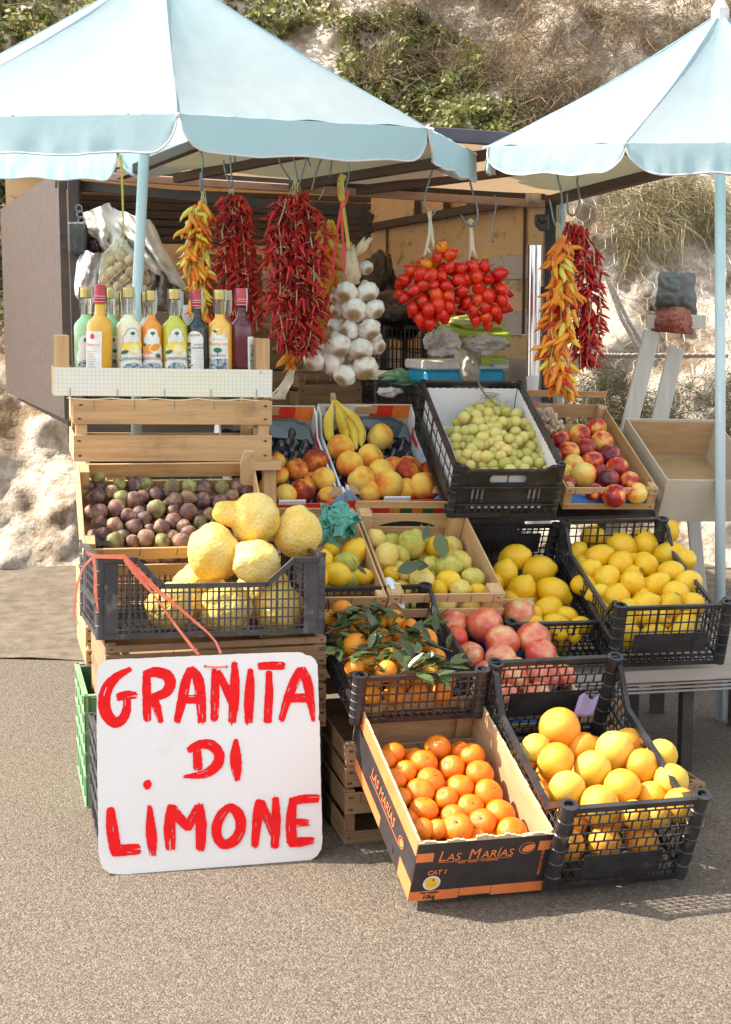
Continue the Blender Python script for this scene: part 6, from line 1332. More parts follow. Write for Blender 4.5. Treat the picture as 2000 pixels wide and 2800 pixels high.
def bunch(name, label, cat, kinds, ctr, Y, n, ln, group, spread=1.0, stalks=60, knot=None, down=.9, cf=None, depth=.8):
    """ctr = [(x, y, half width in picture places)] from top to bottom"""
    P0 = at(ctr[0][0], ctr[0][1], Y); rt = thing(name, label, cat, Matrix.Translation(P0), group); bpy.context.view_layer.update()
    A = [at(x, y, Y) - P0 for x, y, _ in ctr]; Wd_ = [w * Y / FPX for _, _, w in ctr]; items = []
    seg = [math.hypot((A[i + 1] - A[i]).x, (A[i + 1] - A[i]).z) for i in range(len(A) - 1)]; tot = sum(seg)
    def along(t_):
        s = t_ * tot
        for i, q in enumerate(seg):
            if s <= q or i == len(seg) - 1: f = min(1, s / q); return A[i].lerp(A[i + 1], f), Wd_[i] + (Wd_[i + 1] - Wd_[i]) * f
            s -= q
    for k in range(n):
        t_ = (k + rnd(0, 1)) / n; c_, w = along(t_); a = rnd(-PI, 0) if rnd(0, 1) < .78 else rnd(0, PI)
        rad = V((math.cos(a), math.sin(a) * depth, 0)); L_ = rnd(*ln); r0 = w * rnd(.15, 1.0)
        d = (rad * rnd(.1, .85) * spread + V((rnd(-.55, .55), rnd(-.35, .2), -down * rnd(.35, 1.2)))).normalized()
        if d.z > -.15 and rnd(0, 1) < .5: d.z = -.3
        root = c_ + rad * r0 - d * L_ * .35; root.z += L_ * .1
        kd = random.choices([q for q, _ in kinds], [q for _, q in kinds])[0]; items.append((root, d, L_, kd))
    items.sort(key=lambda q: q[0].y + q[1].y * q[2] * .5)
    rest = {}
    for k, (root, d, L_, kd) in enumerate(items):
        me = random.choice(CH[kd]); M = Matrix.Translation(root) @ qaxis(-d, rnd(0, 6.28)) @ Matrix.Scale(L_, 4)
        if k < 100: o = link(bpy.data.objects.new('chilli', me)); o.parent = rt; o.matrix_local = M
        else:
            b = rest.setdefault(kd, MB()); b.add([M @ v.co for v in me.vertices], [tuple(p.vertices) for p in me.polygons])
    for kd, b in rest.items(): b.build('inner_chillies', CH[kd][0].materials[0], rt, smooth=True, kind='stuff')
    b = MB()
    for k in range(stalks):
        t_ = rnd(.02, .98); c_, w = along(t_); a = rnd(-PI, 0); rad = V((math.cos(a), math.sin(a), 0)); p = c_ + rad * w * rnd(.5, .98); d = (rad * .5 + V((rnd(-1, 1), rnd(-.6, .1), rnd(-.6, .9)))).normalized(); b.tube([p, p + d * rnd(.015, .038)], [.0009, .0006], 4)
    for s in (-.5, 0, .5):
        b.tube([along(k / 12)[0] + V((s * along(k / 12)[1], -along(k / 12)[1] * .62 * depth, 0)) + V((rnd(-.006, .006), 0, 0)) for k in range(13)], .0022, 5)
    if knot:
        for k in range(8):
            q = at(knot[0] + rnd(-5, 5), knot[1] + rnd(-4, 6), Y) - P0; e = A[0] + V((rnd(-1, 1) * Wd_[0] * .7, rnd(-.02, 0), -.02)); b.tube([q, q.lerp(e, .5) + V((rnd(-.004, .004), 0, 0)), e], .0016, 4)
    b.build('stalk_string', MT['straw'], rt)
    return rt
G_ = 'chilli and pepper bunches hanging from hooks'
bunch('pepper_bunch', 'yellow and orange pepper bunch with a few red ones, hanging next to the umbrella pole', 'pepper bunch', [('yellow', 4), ('orange', 5), ('dry', 1.6)], [(552, 572, 28), (542, 620, 42), (535, 700, 38), (540, 780, 34), (550, 850, 30), (560, 900, 20)], 5.18, 190, (.05, .072), G_, stalks=16, knot=(555, 520))
bunch('chilli_bunch', 'dried dark red chilli bunch between the yellow peppers and the biggest bunch', 'chilli bunch', [('dry', 1)], [(635, 545, 34), (640, 600, 52), (642, 680, 56), (650, 760, 60), (665, 840, 58), (680, 905, 44)], 5.2, 420, (.042, .065), G_, stalks=90, knot=(635, 515))
bunch('chilli_bunch', 'largest dried red chilli bunch with pale knotted strings, in the middle', 'chilli bunch', [('dry', 3), ('fresh', 1.2)], [(808, 545, 40), (808, 600, 78), (812, 680, 88), (815, 760, 92), (815, 850, 88), (815, 920, 74), (812, 965, 46)], 5.12, 760, (.042, .066), G_, stalks=170, knot=(808, 490))
bunch('pepper_bunch', 'yellow and orange pepper bunch glowing behind the largest chilli bunch', 'pepper bunch', [('yellow', 2), ('orange', 3)], [(895, 620, 26), (898, 700, 30), (900, 780, 26), (880, 860, 30), (820, 960, 40), (800, 1000, 36)], 5.34, 130, (.055, .08), G_, stalks=6)
bunch('pepper_bunch', 'long yellow and orange pepper bunch hanging on the truck post beside the steel tube', 'pepper bunch', [('yellow', 6), ('orange', 4), ('fresh', 1.8)], [(1538, 668, 18), (1530, 720, 44), (1535, 800, 48), (1532, 870, 46), (1535, 940, 52), (1525, 1010, 48), (1545, 1075, 34)], 5.18, 200, (.055, .08), G_, stalks=8, knot=(1525, 610))
bunch('chilli_bunch', 'bright red chilli bunch hanging in front of the wire-netted rock', 'chilli bunch', [('fresh', 1)], [(1570, 625, 28), (1588, 690, 60), (1600, 770, 58), (1608, 850, 56), (1608, 930, 50), (1602, 1005, 40)], 5.28, 400, (.042, .064), G_, stalks=14, spread=1.3, knot=(1570, 605))
# ------------------------------------------------------------------ garlic
P0 = at(985, 660, 5.2); gb = thing('garlic_braid', 'braid of white garlic bulbs hanging on red and yellow straps', 'garlic', Matrix.Translation(P0)); bpy.context.view_layer.update()
m_root = [None]
def roots_mesh():
    b = MB()
    for k in range(26):
        a = rnd(0, 6.28); r0 = rnd(0, .22); r1 = r0 + rnd(.05, .35); b.tube([V((r0 * math.cos(a), r0 * math.sin(a), -.66)), V(((r0 + r1) / 2 * math.cos(a), (r0 + r1) / 2 * math.sin(a), -.84)), V((r1 * math.cos(a + rnd(-.5, .5)), r1 * math.sin(a), rnd(-1.05, -.82)))], .016, 3)
    o = b.build('root_tuft', MT['root']); me = o.data; bpy.data.objects.remove(o); return me
RT_ = [roots_mesh() for _ in range(3)]
GB = [(675, 265, 76, 250), (826, 268, 78, 285), (732, 400, 88, 262), (880, 393, 70, 300), (700, 550, 68, 200), (842, 540, 78, 290), (777, 690, 87, 272), (612, 665, 88, 285), (902, 668, 58, 330), (885, 610, 50, 320), (806, 828, 91, 285), (655, 885, 79, 235), (432, 775, 78, 230), (550, 790, 82, 200), (585, 520, 54, 220), (600, 400, 48, 240), (815, 88, 52, 310), (590, 310, 40, 240), (730, 760, 40, 260), (500, 700, 45, 200)]
for (x, y, r, ang) in GB:
    P = at(*A5(x, y), 5.2 + (.06 if r < 60 else 0) + rnd(-.012, .012)); o = place('garlic_bulb', P, pxr(P, r * K) * 1.1, -view_axis(ang, rnd(.35, .75)), parent=gb, name='garlic_bulb')
    c_ = link(bpy.data.objects.new('root_tuft', random.choice(RT_))); c_.parent = o
b = MB()
for k in range(14):
    t0 = rnd(-.4, .4); p = at(*A5(720 + rnd(-40, 40), 200), 5.19) - P0; q = at(*A5(715 + 30 * math.sin(k), 90 - 3 * k), 5.17) - P0; e = at(*A2(690 + rnd(-70, 40), 1290 + rnd(-40, 40)), 5.19) - P0; b.tube([p, p.lerp(q, .5) + V((.012 * math.sin(k * 2.1), -.006, 0)), q, e], [.010, .012, .012, .004], 6)
for k in range(12):
    p = at(*A2(740, 1350), 5.19) - P0; e = at(*A2(805 + rnd(-40, 60), 1250 + rnd(-40, 20)), 5.18) - P0; b.tube([p, p.lerp(e, .6) + V((rnd(-.006, .006), -.004, 0)), e], [.010, .010, .003], 6)
b.build('husk_braid', MT['husk'], gb, smooth=True)
for pts, m, nm, w in (([(618, 850), (625, 945), (640, 945), (600, 1180), (560, 1530)], 'red_strap', 'red_strap', .010), ([(685, 870), (665, 960), (632, 1000), (645, 1250), (665, 1500)], 'red_strap', 'red_strap', .010), ([(640, 930), (660, 1080), (690, 1300)], 'yellow_strap', 'yellow_strap', .012), ([(650, 750), (628, 800), (630, 890), (640, 940)], 'yellow_strap', 'yellow_strap', .024)):
    b = MB(); ribbon(b, [at(*A2(*q), 5.165) - P0 for q in pts], w); b.build(nm, MT[m], gb, solid=.0015)
# ------------------------------------------------------------------ tomatoes
def tomato_cluster(label, poly, Y, twine, seed):
    cx = sum(p[0] for p in poly) / len(poly); cy = sum(p[1] for p in poly) / len(poly); P0 = at(cx, cy, Y); rt = thing('tomato_cluster', label, 'tomatoes', Matrix.Translation(P0), 'hanging tomato clusters'); bpy.context.view_layer.update(); pts = []
    xs = [p[0] for p in poly]; ys = [p[1] for p in poly]; mx = max(xs) - min(xs); my = max(ys) - min(ys)
    for lay, sp, num in ((0, 27, 70), (1, 30, 40)):
        cur = []; tr_ = 0
        while tr_ < 3000 and len(cur) < num:
            tr_ += 1; x, y = rnd(min(xs), max(xs)), rnd(min(ys), max(ys))
            if inpoly(x, y, poly) and all(math.hypot(x - a, y - c_) > sp for a, c_ in cur): cur.append((x, y))
        pts += [(x, y, lay) for x, y in cur]
    for x, y, lay in pts:
        e = min(1, math.hypot((x - cx) / (mx * .55), (y - cy) / (my * .55))); P = at(x, y, Y - .075 * math.sqrt(1 - e * e) + lay * .05 + rnd(-.01, .01))
        ax_ = -(V((x - cx, 0, cy - y)) / 60 + V((rnd(-.5, .5), 0, rnd(-1.1, .2))) - FW * rnd(-.2, .9)); place('tomato' if rnd(0, 1) < .94 else 'orange_tomato', P, pxr(P, rnd(15, 20)), ax_, parent=rt, name='tomato')
    b = MB()
    for k in range(26):
        p = at(cx + rnd(-.35, .35) * mx, cy + rnd(-.45, .3) * my, Y - rnd(.0, .07)) - P0; b.tube([p, p + V((rnd(-.03, .03), -.02, rnd(-.01, .03))), p + V((rnd(-.05, .05), -.02, rnd(-.02, .04)))], .0018, 5)
    b.build('vine', MT['vine'], rt)
    b = MB()
    for q in twine: b.tube([at(x, y, Y - .01) - P0 for x, y in q], .0062, 6)
    b.build('twine', MT['twine'], rt, smooth=True)
tomato_cluster('left of two hanging clusters of pointed red tomatoes, with one tomato topmost', [(1190, 692), (1212, 668), (1240, 690), (1262, 740), (1262, 800), (1240, 850), (1200, 885), (1165, 893), (1125, 850), (1092, 800), (1100, 750), (1140, 735)], 5.25, [[A2(1290, 1020), A2(1290, 1120), A2(1285, 1200), A2(1260, 1320), A2(1225, 1440)], [A2(1280, 1030), A2(1300, 1150), A2(1310, 1240), A2(1325, 1310)], [A2(1265, 1290), A2(1300, 1340)]], 1)
tomato_cluster('right of two hanging clusters of pointed red tomatoes, above the lime cushion', [(1262, 740), (1300, 720), (1340, 732), (1378, 755), (1385, 800), (1380, 850), (1335, 888), (1285, 870), (1258, 840)], 5.28, [[A3(240, 1095), A3(240, 1180), A3(240, 1290), A3(220, 1400)], [A3(235, 1100), A3(248, 1200), A3(255, 1300), A3(275, 1370)], [A3(215, 1110), A3(235, 1085), A3(262, 1105)]], 2)
# ------------------------------------------------------------------ net bag of walnuts
P0 = at(340, 780, 5.35); nb = thing('net_bag', 'cream net bag of walnuts hanging on a mustard strap behind the bottles', 'net bag', Matrix.Translation(P0)); bpy.context.view_layer.update()
poly = [(338, 665), (370, 690), (398, 730), (406, 800), (402, 880), (360, 905), (318, 890), (290, 830), (278, 780), (290, 740), (315, 700)]; pts = []; tr_ = 0
while tr_ < 4000:
    tr_ += 1; x, y = rnd(275, 410), rnd(690, 905)
    if inpoly(x, y, poly) and all(math.hypot(x - a, y - c_) > 23 for a, c_ in pts): pts.append((x, y))
for x, y in pts:
    e = min(1, math.hypot((x - 342) / 70, (y - 800) / 115)); P = at(x, y, 5.35 - .075 * math.sqrt(1 - e * e) + rnd(-.01, .01)); place('walnut', P, pxr(P, rnd(14, 17)), parent=nb, name='walnut')
b = MB()
def netp(u, v):
    ys = 655 + 255 * v; w = 8 + 62 * sstep(0, .42, v) * (1 - .75 * sstep(.8, 1, v)); a = u * 6.283; return at(340 + w * math.cos(a), ys, 5.35 + w / 70 * .095 * math.sin(a)) - P0
for k in range(18):
    for s in (-1, 1): b.tube([netp(k / 18 + s * j / 34, j / 22) for j in range(23)], .0007, 3)
b.build('net', MT['netting'], nb)
b = MB()
for k in range(9): b.tube([at(338 - 3 * k, 650 + 2 * k, 5.36) - P0, at(312 - 4 * k, 690 + rnd(0, 8), 5.36) - P0, at(285 - 1.5 * k, 750, 5.37) - P0, at(276 + 2 * k, 800, 5.38) - P0], .0016, 4)
b.build('net_tail', MT['netting'], nb)
b = MB(); ribbon(b, [at(332, 425, 5.34) - P0, at(335, 520, 5.34) - P0, at(338, 620, 5.34) - P0, at(339, 662, 5.34) - P0], [.009, .008, .006, .005]); b.build('strap', MT['yellow_strap'], nb, solid=.0012)
# ------------------------------------------------------------------ things inside the truck
def drape(name, label, cat, mat, TL, TR, BL, BR, Y, folds, amp, seed, edge=.05, nu=60, nv=40, dirv=(1, .6)):
    def f(u, v):
        eu = u + edge * noise.noise(V((v * 4, seed, 1))) * (1 if u > .5 else -1) * abs(2 * u - 1); ev = v + edge * noise.noise(V((u * 4, seed, 5))) * abs(2 * v - 1)
        x = (TL[0] * (1 - eu) + TR[0] * eu) * (1 - ev) + (BL[0] * (1 - eu) + BR[0] * eu) * ev; y = (TL[1] * (1 - eu) + TR[1] * eu) * (1 - ev) + (BL[1] * (1 - eu) + BR[1] * eu) * ev
        s = dirv[0] * u + dirv[1] * v; w = math.sin(folds * s * 6.283 + 3 * noise.noise(V((u * 2, v * 2, seed)))); q = noise.noise(V((u * 7, v * 7, seed)))
        return at(x, y, Y + amp * (w * .6 + q * .8) + .12 * (2 * u - 1) ** 2 + .06 * (2 * v - 1) ** 2)
    b = MB(); b.surf(f, nu, nv); o = b.build(name, mat, smooth=True, solid=.003); return tag(o, label, cat)
drape('cream_cloth', 'bunched cream cotton cloth at the left end of the truck', 'cloth', MT['cloth'], (205, 590), (300, 555), (270, 680), (395, 740), 5.64, 2.5, .05, 1)
drape('cream_cloth', 'long cream cloth slanting down behind the umbrella pole and net bag', 'cloth', MT['cloth'], (290, 565), (410, 600), (380, 720), (515, 800), 5.66, 1.6, .04, 7, dirv=(1, -.5))
drape('pink_cloth', 'washed pink cotton sheet hanging behind the green bottle', 'cloth', MT['cloth_pink'], (208, 690), (288, 690), (205, 830), (285, 830), 5.60, 1.5, .03, 3)
drape('flowered_cloth', 'black cloth with small pink flowers under the cream cloth', 'cloth', MT['cloth_dark'], (225, 640), (290, 660), (230, 700), (285, 720), 5.68, 1.2, .02, 4)
drape('grey_cloth', 'crumpled taupe cloth right of the umbrella pole', 'cloth', plain('taupe_cotton', [(.2, (.18, .155, .145)), (.8, (.28, .245, .23))], 9, .9), (398, 715), (470, 720), (395, 850), (520, 850), 5.70, 2.2, .04, 9)
o = drape('cloth_bundle', 'dark cloth bundle behind the lemon liqueur bottle', 'cloth', MT['black2'], (430, 790), (500, 790), (420, 840), (520, 845), 6.0, 1, .02, 2)
b = MB(); b.lathe([(0, .0), (.05, .0), (.06, .02), (.055, .09), (.045, .10), (0, .10)], 18); o = b.build('glass_jar', MT['label'], smooth=True); o.location = at(505, 905, 5.75); tag(o, 'small pale jar standing behind the lemon liqueur bottle', 'jar')
drape('canvas_bag', 'slack dark grey canvas bag slung over the white trestle', 'bag', plain('grey_canvas', [(.2, (.10, .095, .095)), (.6, (.17, .165, .165)), (.9, (.30, .30, .31))], 4, .8, stretch=(1, 1, .3)), (1798, 745), (1900, 745), (1776, 850), (1905, 860), 5.48, 1.1, .02, 15)
drape('net_sack', 'red-brown net sack hanging below the grey canvas bag', 'sack', plain('red_brown_net', [(.3, (.22, .05, .035)), (.7, (.40, .14, .09))], 60, .85), (1800, 838), (1890, 840), (1782, 905), (1895, 915), 5.44, 1.3, .015, 18)
# back stock: crates on the load floor
def bx_(px0, px1, py0, py1, Y, D):
    a, c_ = at(px0, py1, Y), at(px1, py1, Y); H = (py1 - py0) * Y / FPX; return pose(((a.x + c_.x) / 2, Y, a.z), 14), c_.x - a.x, D, H
M, W, L, H = bx_(1050, 1165, 893, 1020, 6.5, .35); plastic_crate('black crate standing behind the garlic braid in the truck', M, W * 1.05, L, H, MT['black'], 'black plastic fruit crates', nx=10, ny=8, nzs=4, post=.012)
M, W, L, H = bx_(1030, 1170, 1040, 1120, 5.9, .35); plastic_crate('black ribbed crate under the pale green film bag in the truck', M, W * 1.05, L, H, MT['black'], 'black plastic fruit crates', nx=16, ny=8, nzs=3, post=.012)
M, W, L, H = bx_(815, 992, 1022, 1110, 5.85, .30); wood_crate('brown wooden crate with a notched board, below the garlic braid', M, W, L, H, 2, 'brown wooden crates in the truck', 'dk', posts=.03, frontslats=[(.0, H * .62), (H * .80, H)])
M, W, L, H = bx_(990, 1120, 1022, 1110, 6.2, .30); wood_crate('brown wooden crate behind the black ribbed crate', M, W, L, H, 2, 'brown wooden crates in the truck', 'dk')
M, W, L, H = bx_(725, 830, 900, 1010, 6.1, .30); wood_crate('brown wooden crate behind the box of bottles, upper one', M, W, L, H, 2, 'brown wooden crates in the truck', 'dk')
M, W, L, H = bx_(715, 830, 1015, 1120, 6.0, .30); wood_crate('brown wooden crate behind the box of bottles, lower one', M, W, L, H, 2, 'brown wooden crates in the truck', 'dk')
M, W, L, H = bx_(560, 720, 700, 880, 7.4, .5); wood_crate('brown wooden crate deep in the truck behind the chilli bunches', M, W, L, H, 3, 'brown wooden crates in the truck', 'dk')
crumple(at(1085, 860, 6.6), .15, .12, .10, MT['black_bag'], 'bin_bag', 'black bin bag slumped on the black crate, right of the garlic braid', 'bag', 5.5, 60, .6, 1.6)
crumple(at(1030, 800, 6.9), .10, .12, .16, MT['black_bag'], 'bin_bag', 'black bin bag leaning on the grey wall rail, behind the garlic braid', 'bag', 8.5, 60, .6, 1.6)
folds(at(1090, 1036, 5.92), .10, .06, .05, MT['green_bag2'], 'green_film_bag', 'pale green film bag lying on the black ribbed crate', 'bag', 12, 16)
crumple(at(1065, 1072, 5.85), .045, .03, .018, MT['paper'], 'white_film_scrap', 'white film scrap under the pale green bag', 'film', 6.2, 40, .8, 2)
b = MB(); 
for k in range(26): b.tube([at(806 + rnd(-12, 8), 1005, 5.7), at(790 + rnd(-16, 12), 1045, 5.68), at(755 + rnd(-34, 34), 1092, 5.66)], [.0015, .0028, .0022], 5)
tag(b.build('white_net', MT['netting'], smooth=True), 'gathered white net bag behind the box of bottles', 'net bag')
drape('beige_sack', 'beige paper sack lying behind the garlic braid', 'sack', MT['cloth'], (1010, 1010), (1130, 1020), (1000, 1055), (1100, 1050), 6.0, 1, .02, 12)
# cooler with lime dish and rags
M, W, L, H = bx_(1152, 1398, 985, 1050, 5.72, .26); ck = thing('cool_box', 'cyan and white plastic tub behind the grape crate', 'tub', M)
b = MB(); b.box(-W / 2 + .008, W / 2 - .012, 0, L, 0, H * .60); b.build('cyan_body', MT['blue_tub'], ck, bevel=.012)
b = MB(); b.box(-W / 2, W / 2, -.006, L + .006, H * .605, H); b.build('white_rim', MT['white_tub'], ck, bevel=.006)
b = MB(); b.tube([V((W * .30, -.008, H * .75)), V((W * .30, -.005, H * .75))], .004, 10); b.build('blue_button', MT['blue_ink'], ck)
P0 = at(1190, 955, 5.78); b = MB(); pass
db = thing('dish_brush', 'lime plastic fork-ended brush lying on the cyan tub', 'brush', Matrix.Translation(at(1340, 985, 5.70))); b = MB()
b.box(-.035, .005, 0, .02, -.018, .022); [b.box(.006, .075 - .004 * k, .002, .012, -.014 + .009 * k, -.009 + .009 * k) for k in range(4)]; b.build('fork_head', MT['lime'], db, bevel=.002)
cu = thing('lime_cushion', 'lime green plastic lid lying on grey rags under the tomatoes', 'lid', Matrix.Translation(at(1300, 905, 5.66))); b = MB()
b.surf(lambda u, v: V((-.135 + .27 * u, .10 * v, .018 - .035 * u + .018 * (1 - (2 * v - 1) ** 2) - .012 * math.sin(PI * u))), 14, 8); b.surf(lambda u, v: V((-.135 + .27 * u, 0, (.018 - .035 * u - .012 * math.sin(PI * u)) * v + (1 - v) * (-.010 - .035 * u - .004 * math.sin(PI * u)))), 14, 2); b.build('lid_shell', MT['lime'], cu, smooth=True, solid=.004, bevel=.003)
crumple(at(1295, 882, 5.72), .115, .05, .032, MT['lime_cloth'], 'lime_cloth', 'folded lime cloth under the right tomato cluster', 'cloth', 4.4, 60, .6, 2.0)
folds(at(1210, 940, 5.62), .090, .05, .085, MT['rag'], 'grey_rag', 'bunched grey rag at the left of the cyan tub', 'rag', 21, 26, .55)
folds(at(1325, 942, 5.64), .120, .05, .055, MT['rag'], 'grey_rag', 'knotted grey rag lying along the tub below the lime lid', 'rag', 33, 30, .5)
drape('stained_cloth', 'stained cream cloth strip hanging over the front of the cyan tub', 'cloth', plain('stained_cotton', [(.2, (.52, .46, .38)), (.8, (.64, .58, .50))], 8, .9, dirt=((.20, .17, .14), 26, .62, .72)), (1240, 955), (1318, 960), (1250, 1050), (1322, 1050), 5.66, .8, .012, 6)
# ------------------------------------------------------------------ ground, verge, hillside
def asphalt():
    m, N, L, P = newmat('coarse_asphalt'); tc = N.new('ShaderNodeTexCoord'); vec = tc.outputs['Object']
    v = N.new('ShaderNodeTexVoronoi'); v.inputs['Scale'].default_value = 210; L.new(vec, v.inputs['Vector'])
    wh = N.new('ShaderNodeSeparateColor'); L.new(v.outputs['Color'], wh.inputs[0])
    n1, _ = tex(N, L, vec, 60, 6, .7); n2, _ = tex(N, L, vec, 1.3, 4)
    f = math_(N, L, 'ADD', math_(N, L, 'MULTIPLY', wh.outputs[0], .55), math_(N, L, 'MULTIPLY', n1, .5))
    c = ramp(N, L, f, [(.15, (.022, .019, .016)), (.34, (.085, .066, .049)), (.60, (.145, .115, .086)), (.85, (.25, .205, .155))])
    c = mixc(N, L, math_(N, L, 'MULTIPLY', n2, .28), c, (.17, .135, .105)); L.new(c, P.inputs['Base Color']); P.inputs['Roughness'].default_value = .85
    h = math_(N, L, 'SUBTRACT', math_(N, L, 'MULTIPLY', n1, .9), v.outputs['Distance']); bump(N, L, P, h, .7, .005); return m
b = MB(); b.surf(lambda u, v: V((-60 + 120 * u, -20 + 140 * v, -.0)), 2, 2); o = b.build('ground', asphalt()); struct(o)
b = MB(); b.surf(lambda u, v: V((-8 + 16 * u, 5.95 + 2.6 * v + .22 * (1 - v) * noise.noise(V((u * 9, 3, 0))), .003 + .02 * noise.noise(V((u * 40, v * 9, 0))) + .15 * v * v)), 80, 14); o = b.build('dirt', plain('dry_earth', [(.2, (.10, .078, .055)), (.8, (.19, .15, .11))], 12, .95, bmp=.5, bscale=40, bdist=.01, jitter=False)); struct(o)
def hill(x, z):
    p = V((x * 1.3, z * 1.3, 2.2)); return 7.7 + .80 * z + .26 * noise.noise(p) + .16 * noise.noise(p * 2.7) + .07 * noise.noise(p * 6.5) + .03 * noise.noise(p * 15) + .14 * abs(noise.noise(V((x * 1.6, z * .5, 9))))
def rock():
    m, N, L, P = newmat('pale_limestone'); tc = N.new('ShaderNodeTexCoord'); vec = tc.outputs['Object']
    a, _ = tex(N, L, vec, 2.6, 7, .62); d, _ = tex(N, L, vec, 14, 7, .7); e, _ = tex(N, L, vec, 1.5, 5)
    c = ramp(N, L, d, [(.28, (.20, .13, .08)), (.42, (.52, .44, .34)), (.56, (.70, .62, .52)), (.9, (.78, .72, .64))])
    k = ramp(N, L, a, [(.42, (1, 1, 1)), (.53, (0, 0, 0))]); c = mixc(N, L, math_(N, L, 'MULTIPLY', k, .85), c, (.22, .135, .07))
    L.new(c, P.inputs['Base Color']); P.inputs['Roughness'].default_value = .95; bump(N, L, P, d, .9, .06); return m
b = MB(); b.surf(lambda u, v: (lambda x, z: V((x, hill(x, z), z)))(-5 + 10 * u, -.3 + 6.3 * v), 300, 200); o = b.build('hillside', rock(), smooth=True); struct(o)
# wire netting over the rock
b = MB(); cw, chh = .105, .062
for i in range(-1, 20):
    for j in range(0, 22):
        x = 1.0 + i * cw + (cw / 2 if j % 2 else 0); z = .45 + j * chh * 1.5
        q = lambda dx, dz: (lambda X, Z: V((X + .035 * noise.noise(V((X * 5, Z * 5, 1))), hill(X, Z) - .10 - .04 * noise.noise(V((X * 3, Z * 3, 4))), Z)))(x + dx, z + dz)
        b.tube([q(0, 0), q(0, chh)], .0026, 4); b.tube([q(0, chh), q(cw / 2, chh * 1.5)], .0017, 4); b.tube([q(0, chh), q(-cw / 2, chh * 1.5)], .0017, 4)
tag(b.build('rockfall_net', MT['wire_mesh']), 'twisted hexagonal wire net pinned over the pale rock', 'wire net')
def cable(label, pts, r):
    P = [at(x, y, Y) for x, y, Y in pts]; b = MB(); n = 60; Q = []
    for k in range(n + 1):
        t_ = k / n * (len(P) - 1); i = min(len(P) - 2, int(t_)); Q.append(P[i].lerp(P[i + 1], t_ - i))
    for s in range(3):
        b.tube([q + V((math.cos(k * 1.1 + s * 2.09) * r * .6, -r * .4 * math.sin(k * 1.1 + s * 2.09), math.sin(k * 1.1 + s * 2.09) * r * .6)) for k, q in enumerate(Q)], r * .62, 5)
    tag(b.build('steel_cable', MT['cable'], smooth=True), label, 'cable', 'steel cables on the rock')
cable('thick steel cable slanting down the rock net, left one of a pair', [(1655, 745, 7.7), (1700, 870, 7.7), (1760, 975, 7.7)], .011)
cable('thick steel cable slanting down the rock net, right one of a pair', [(1672, 780, 7.72), (1720, 880, 7.72), (1775, 965, 7.72)], .010)
cable('steel cable running level across the foot of the rock net', [(1560, 968, 7.6), (1700, 972, 7.6), (1990, 972, 7.6)], .012)
# ------------------------------------------------------------------ plants
def leafmat(name, stops):
    m, N, L, P = newmat(name); oi = N.new('ShaderNodeNewGeometry'); c = ramp(N, L, oi.outputs['Random Per Island'], stops); L.new(c, P.inputs['Base Color']); P.inputs['Roughness'].default_value = .55
    t = N.new('ShaderNodeBsdfTranslucent'); L.new(c, t.inputs[0]); mx = N.new('ShaderNodeMixShader'); mx.inputs[0].default_value = .3; o = N['Material Output']; L.new(P.outputs[0], mx.inputs[1]); L.new(t.outputs[0], mx.inputs[2]); L.new(mx.outputs[0], o.inputs[0]); return m
m_ivy = leafmat('ivy_leaf', [(0, (.07, .085, .02)), (.4, (.15, .17, .04)), (.75, (.25, .25, .07)), (1, (.38, .34, .13))])
m_dry = leafmat('dry_stem', [(0, (.16, .11, .06)), (.5, (.30, .22, .13)), (1, (.46, .37, .23))])
m_grass = leafmat('straw_grass', [(0, (.15, .14, .05)), (.5, (.34, .28, .13)), (1, (.50, .42, .24))])
m_olive = leafmat('olive_grass', [(0, (.05, .05, .02)), (.5, (.10, .09, .035)), (1, (.19, .155, .07))])
def leafcard(b, p, s):
    d = V((rnd(-1, 1), rnd(-1, .3), rnd(-1, .6))).normalized(); n = V((rnd(-1, 1), rnd(-1.2, .2), rnd(-.3, 1))).normalized(); x = d.cross(n).normalized() * s * .34; b.add([p, p + d * s * .45 + x, p + d * s, p + d * s * .45 - x], [(0, 1, 2, 3)])
def bush(label, poly, n, sz, gap, seed, name='climbing_bush', mat=m_ivy, stems=60, yoff=-.25):
    cx = sum(p[0] for p in poly) / len(poly); cy = sum(p[1] for p in poly) / len(poly); rt = thing(name, label, 'bush', None); b = MB(); st = MB(); xs = [p[0] for p in poly]; ys = [p[1] for p in poly]; k = 0
    def wp(x, y):
        P = at(x, y, 8.6)
        for _ in range(4): P = at(x, y, hill(P.x, P.z))
        return P
    O = wp(cx, cy); rt.location = O
    while k < n:
        x, y = rnd(min(xs), max(xs)), rnd(min(ys), max(ys))
        g = noise.noise(V((x / 70, y / 70, seed))) + .5 * noise.noise(V((x / 25, y / 25, seed)))
        if not inpoly(x + 40 * noise.noise(V((y / 40, 1, seed))), y + 30 * noise.noise(V((x / 40, 2, seed))), poly) or g < gap: continue
        P = wp(x, y) + V((0, yoff * (.3 + g) * rnd(.2, 1.2), 0)) - O; leafcard(b, P, rnd(*sz)); k += 1
    for k in range(stems):
        x, y = rnd(min(xs), max(xs)), rnd(min(ys), max(ys))
        if not inpoly(x, y, poly): continue
        p = wp(x, y) + V((0, -.05, 0)) - O; d = V((rnd(-.5, .5), -.1, rnd(-.1, .6))); st.tube([p, p + d * .25 + V((rnd(-.05, .05), -.05, 0)), p + d * .5 + V((0, -.08, rnd(-.1, .05)))], [.005, .004, .002], 4)
    b.build('foliage', mat, rt, smooth=False); st.build('stem', MT['twig'], rt, kind='stuff')
bush('green leafy climbing bush on the rock above the truck roof', [(930, 60), (1100, 20), (1290, 120), (1400, 230), (1420, 330), (1340, 430), (1100, 430), (930, 300)], 9500, (.028, .050), -.6, 3)
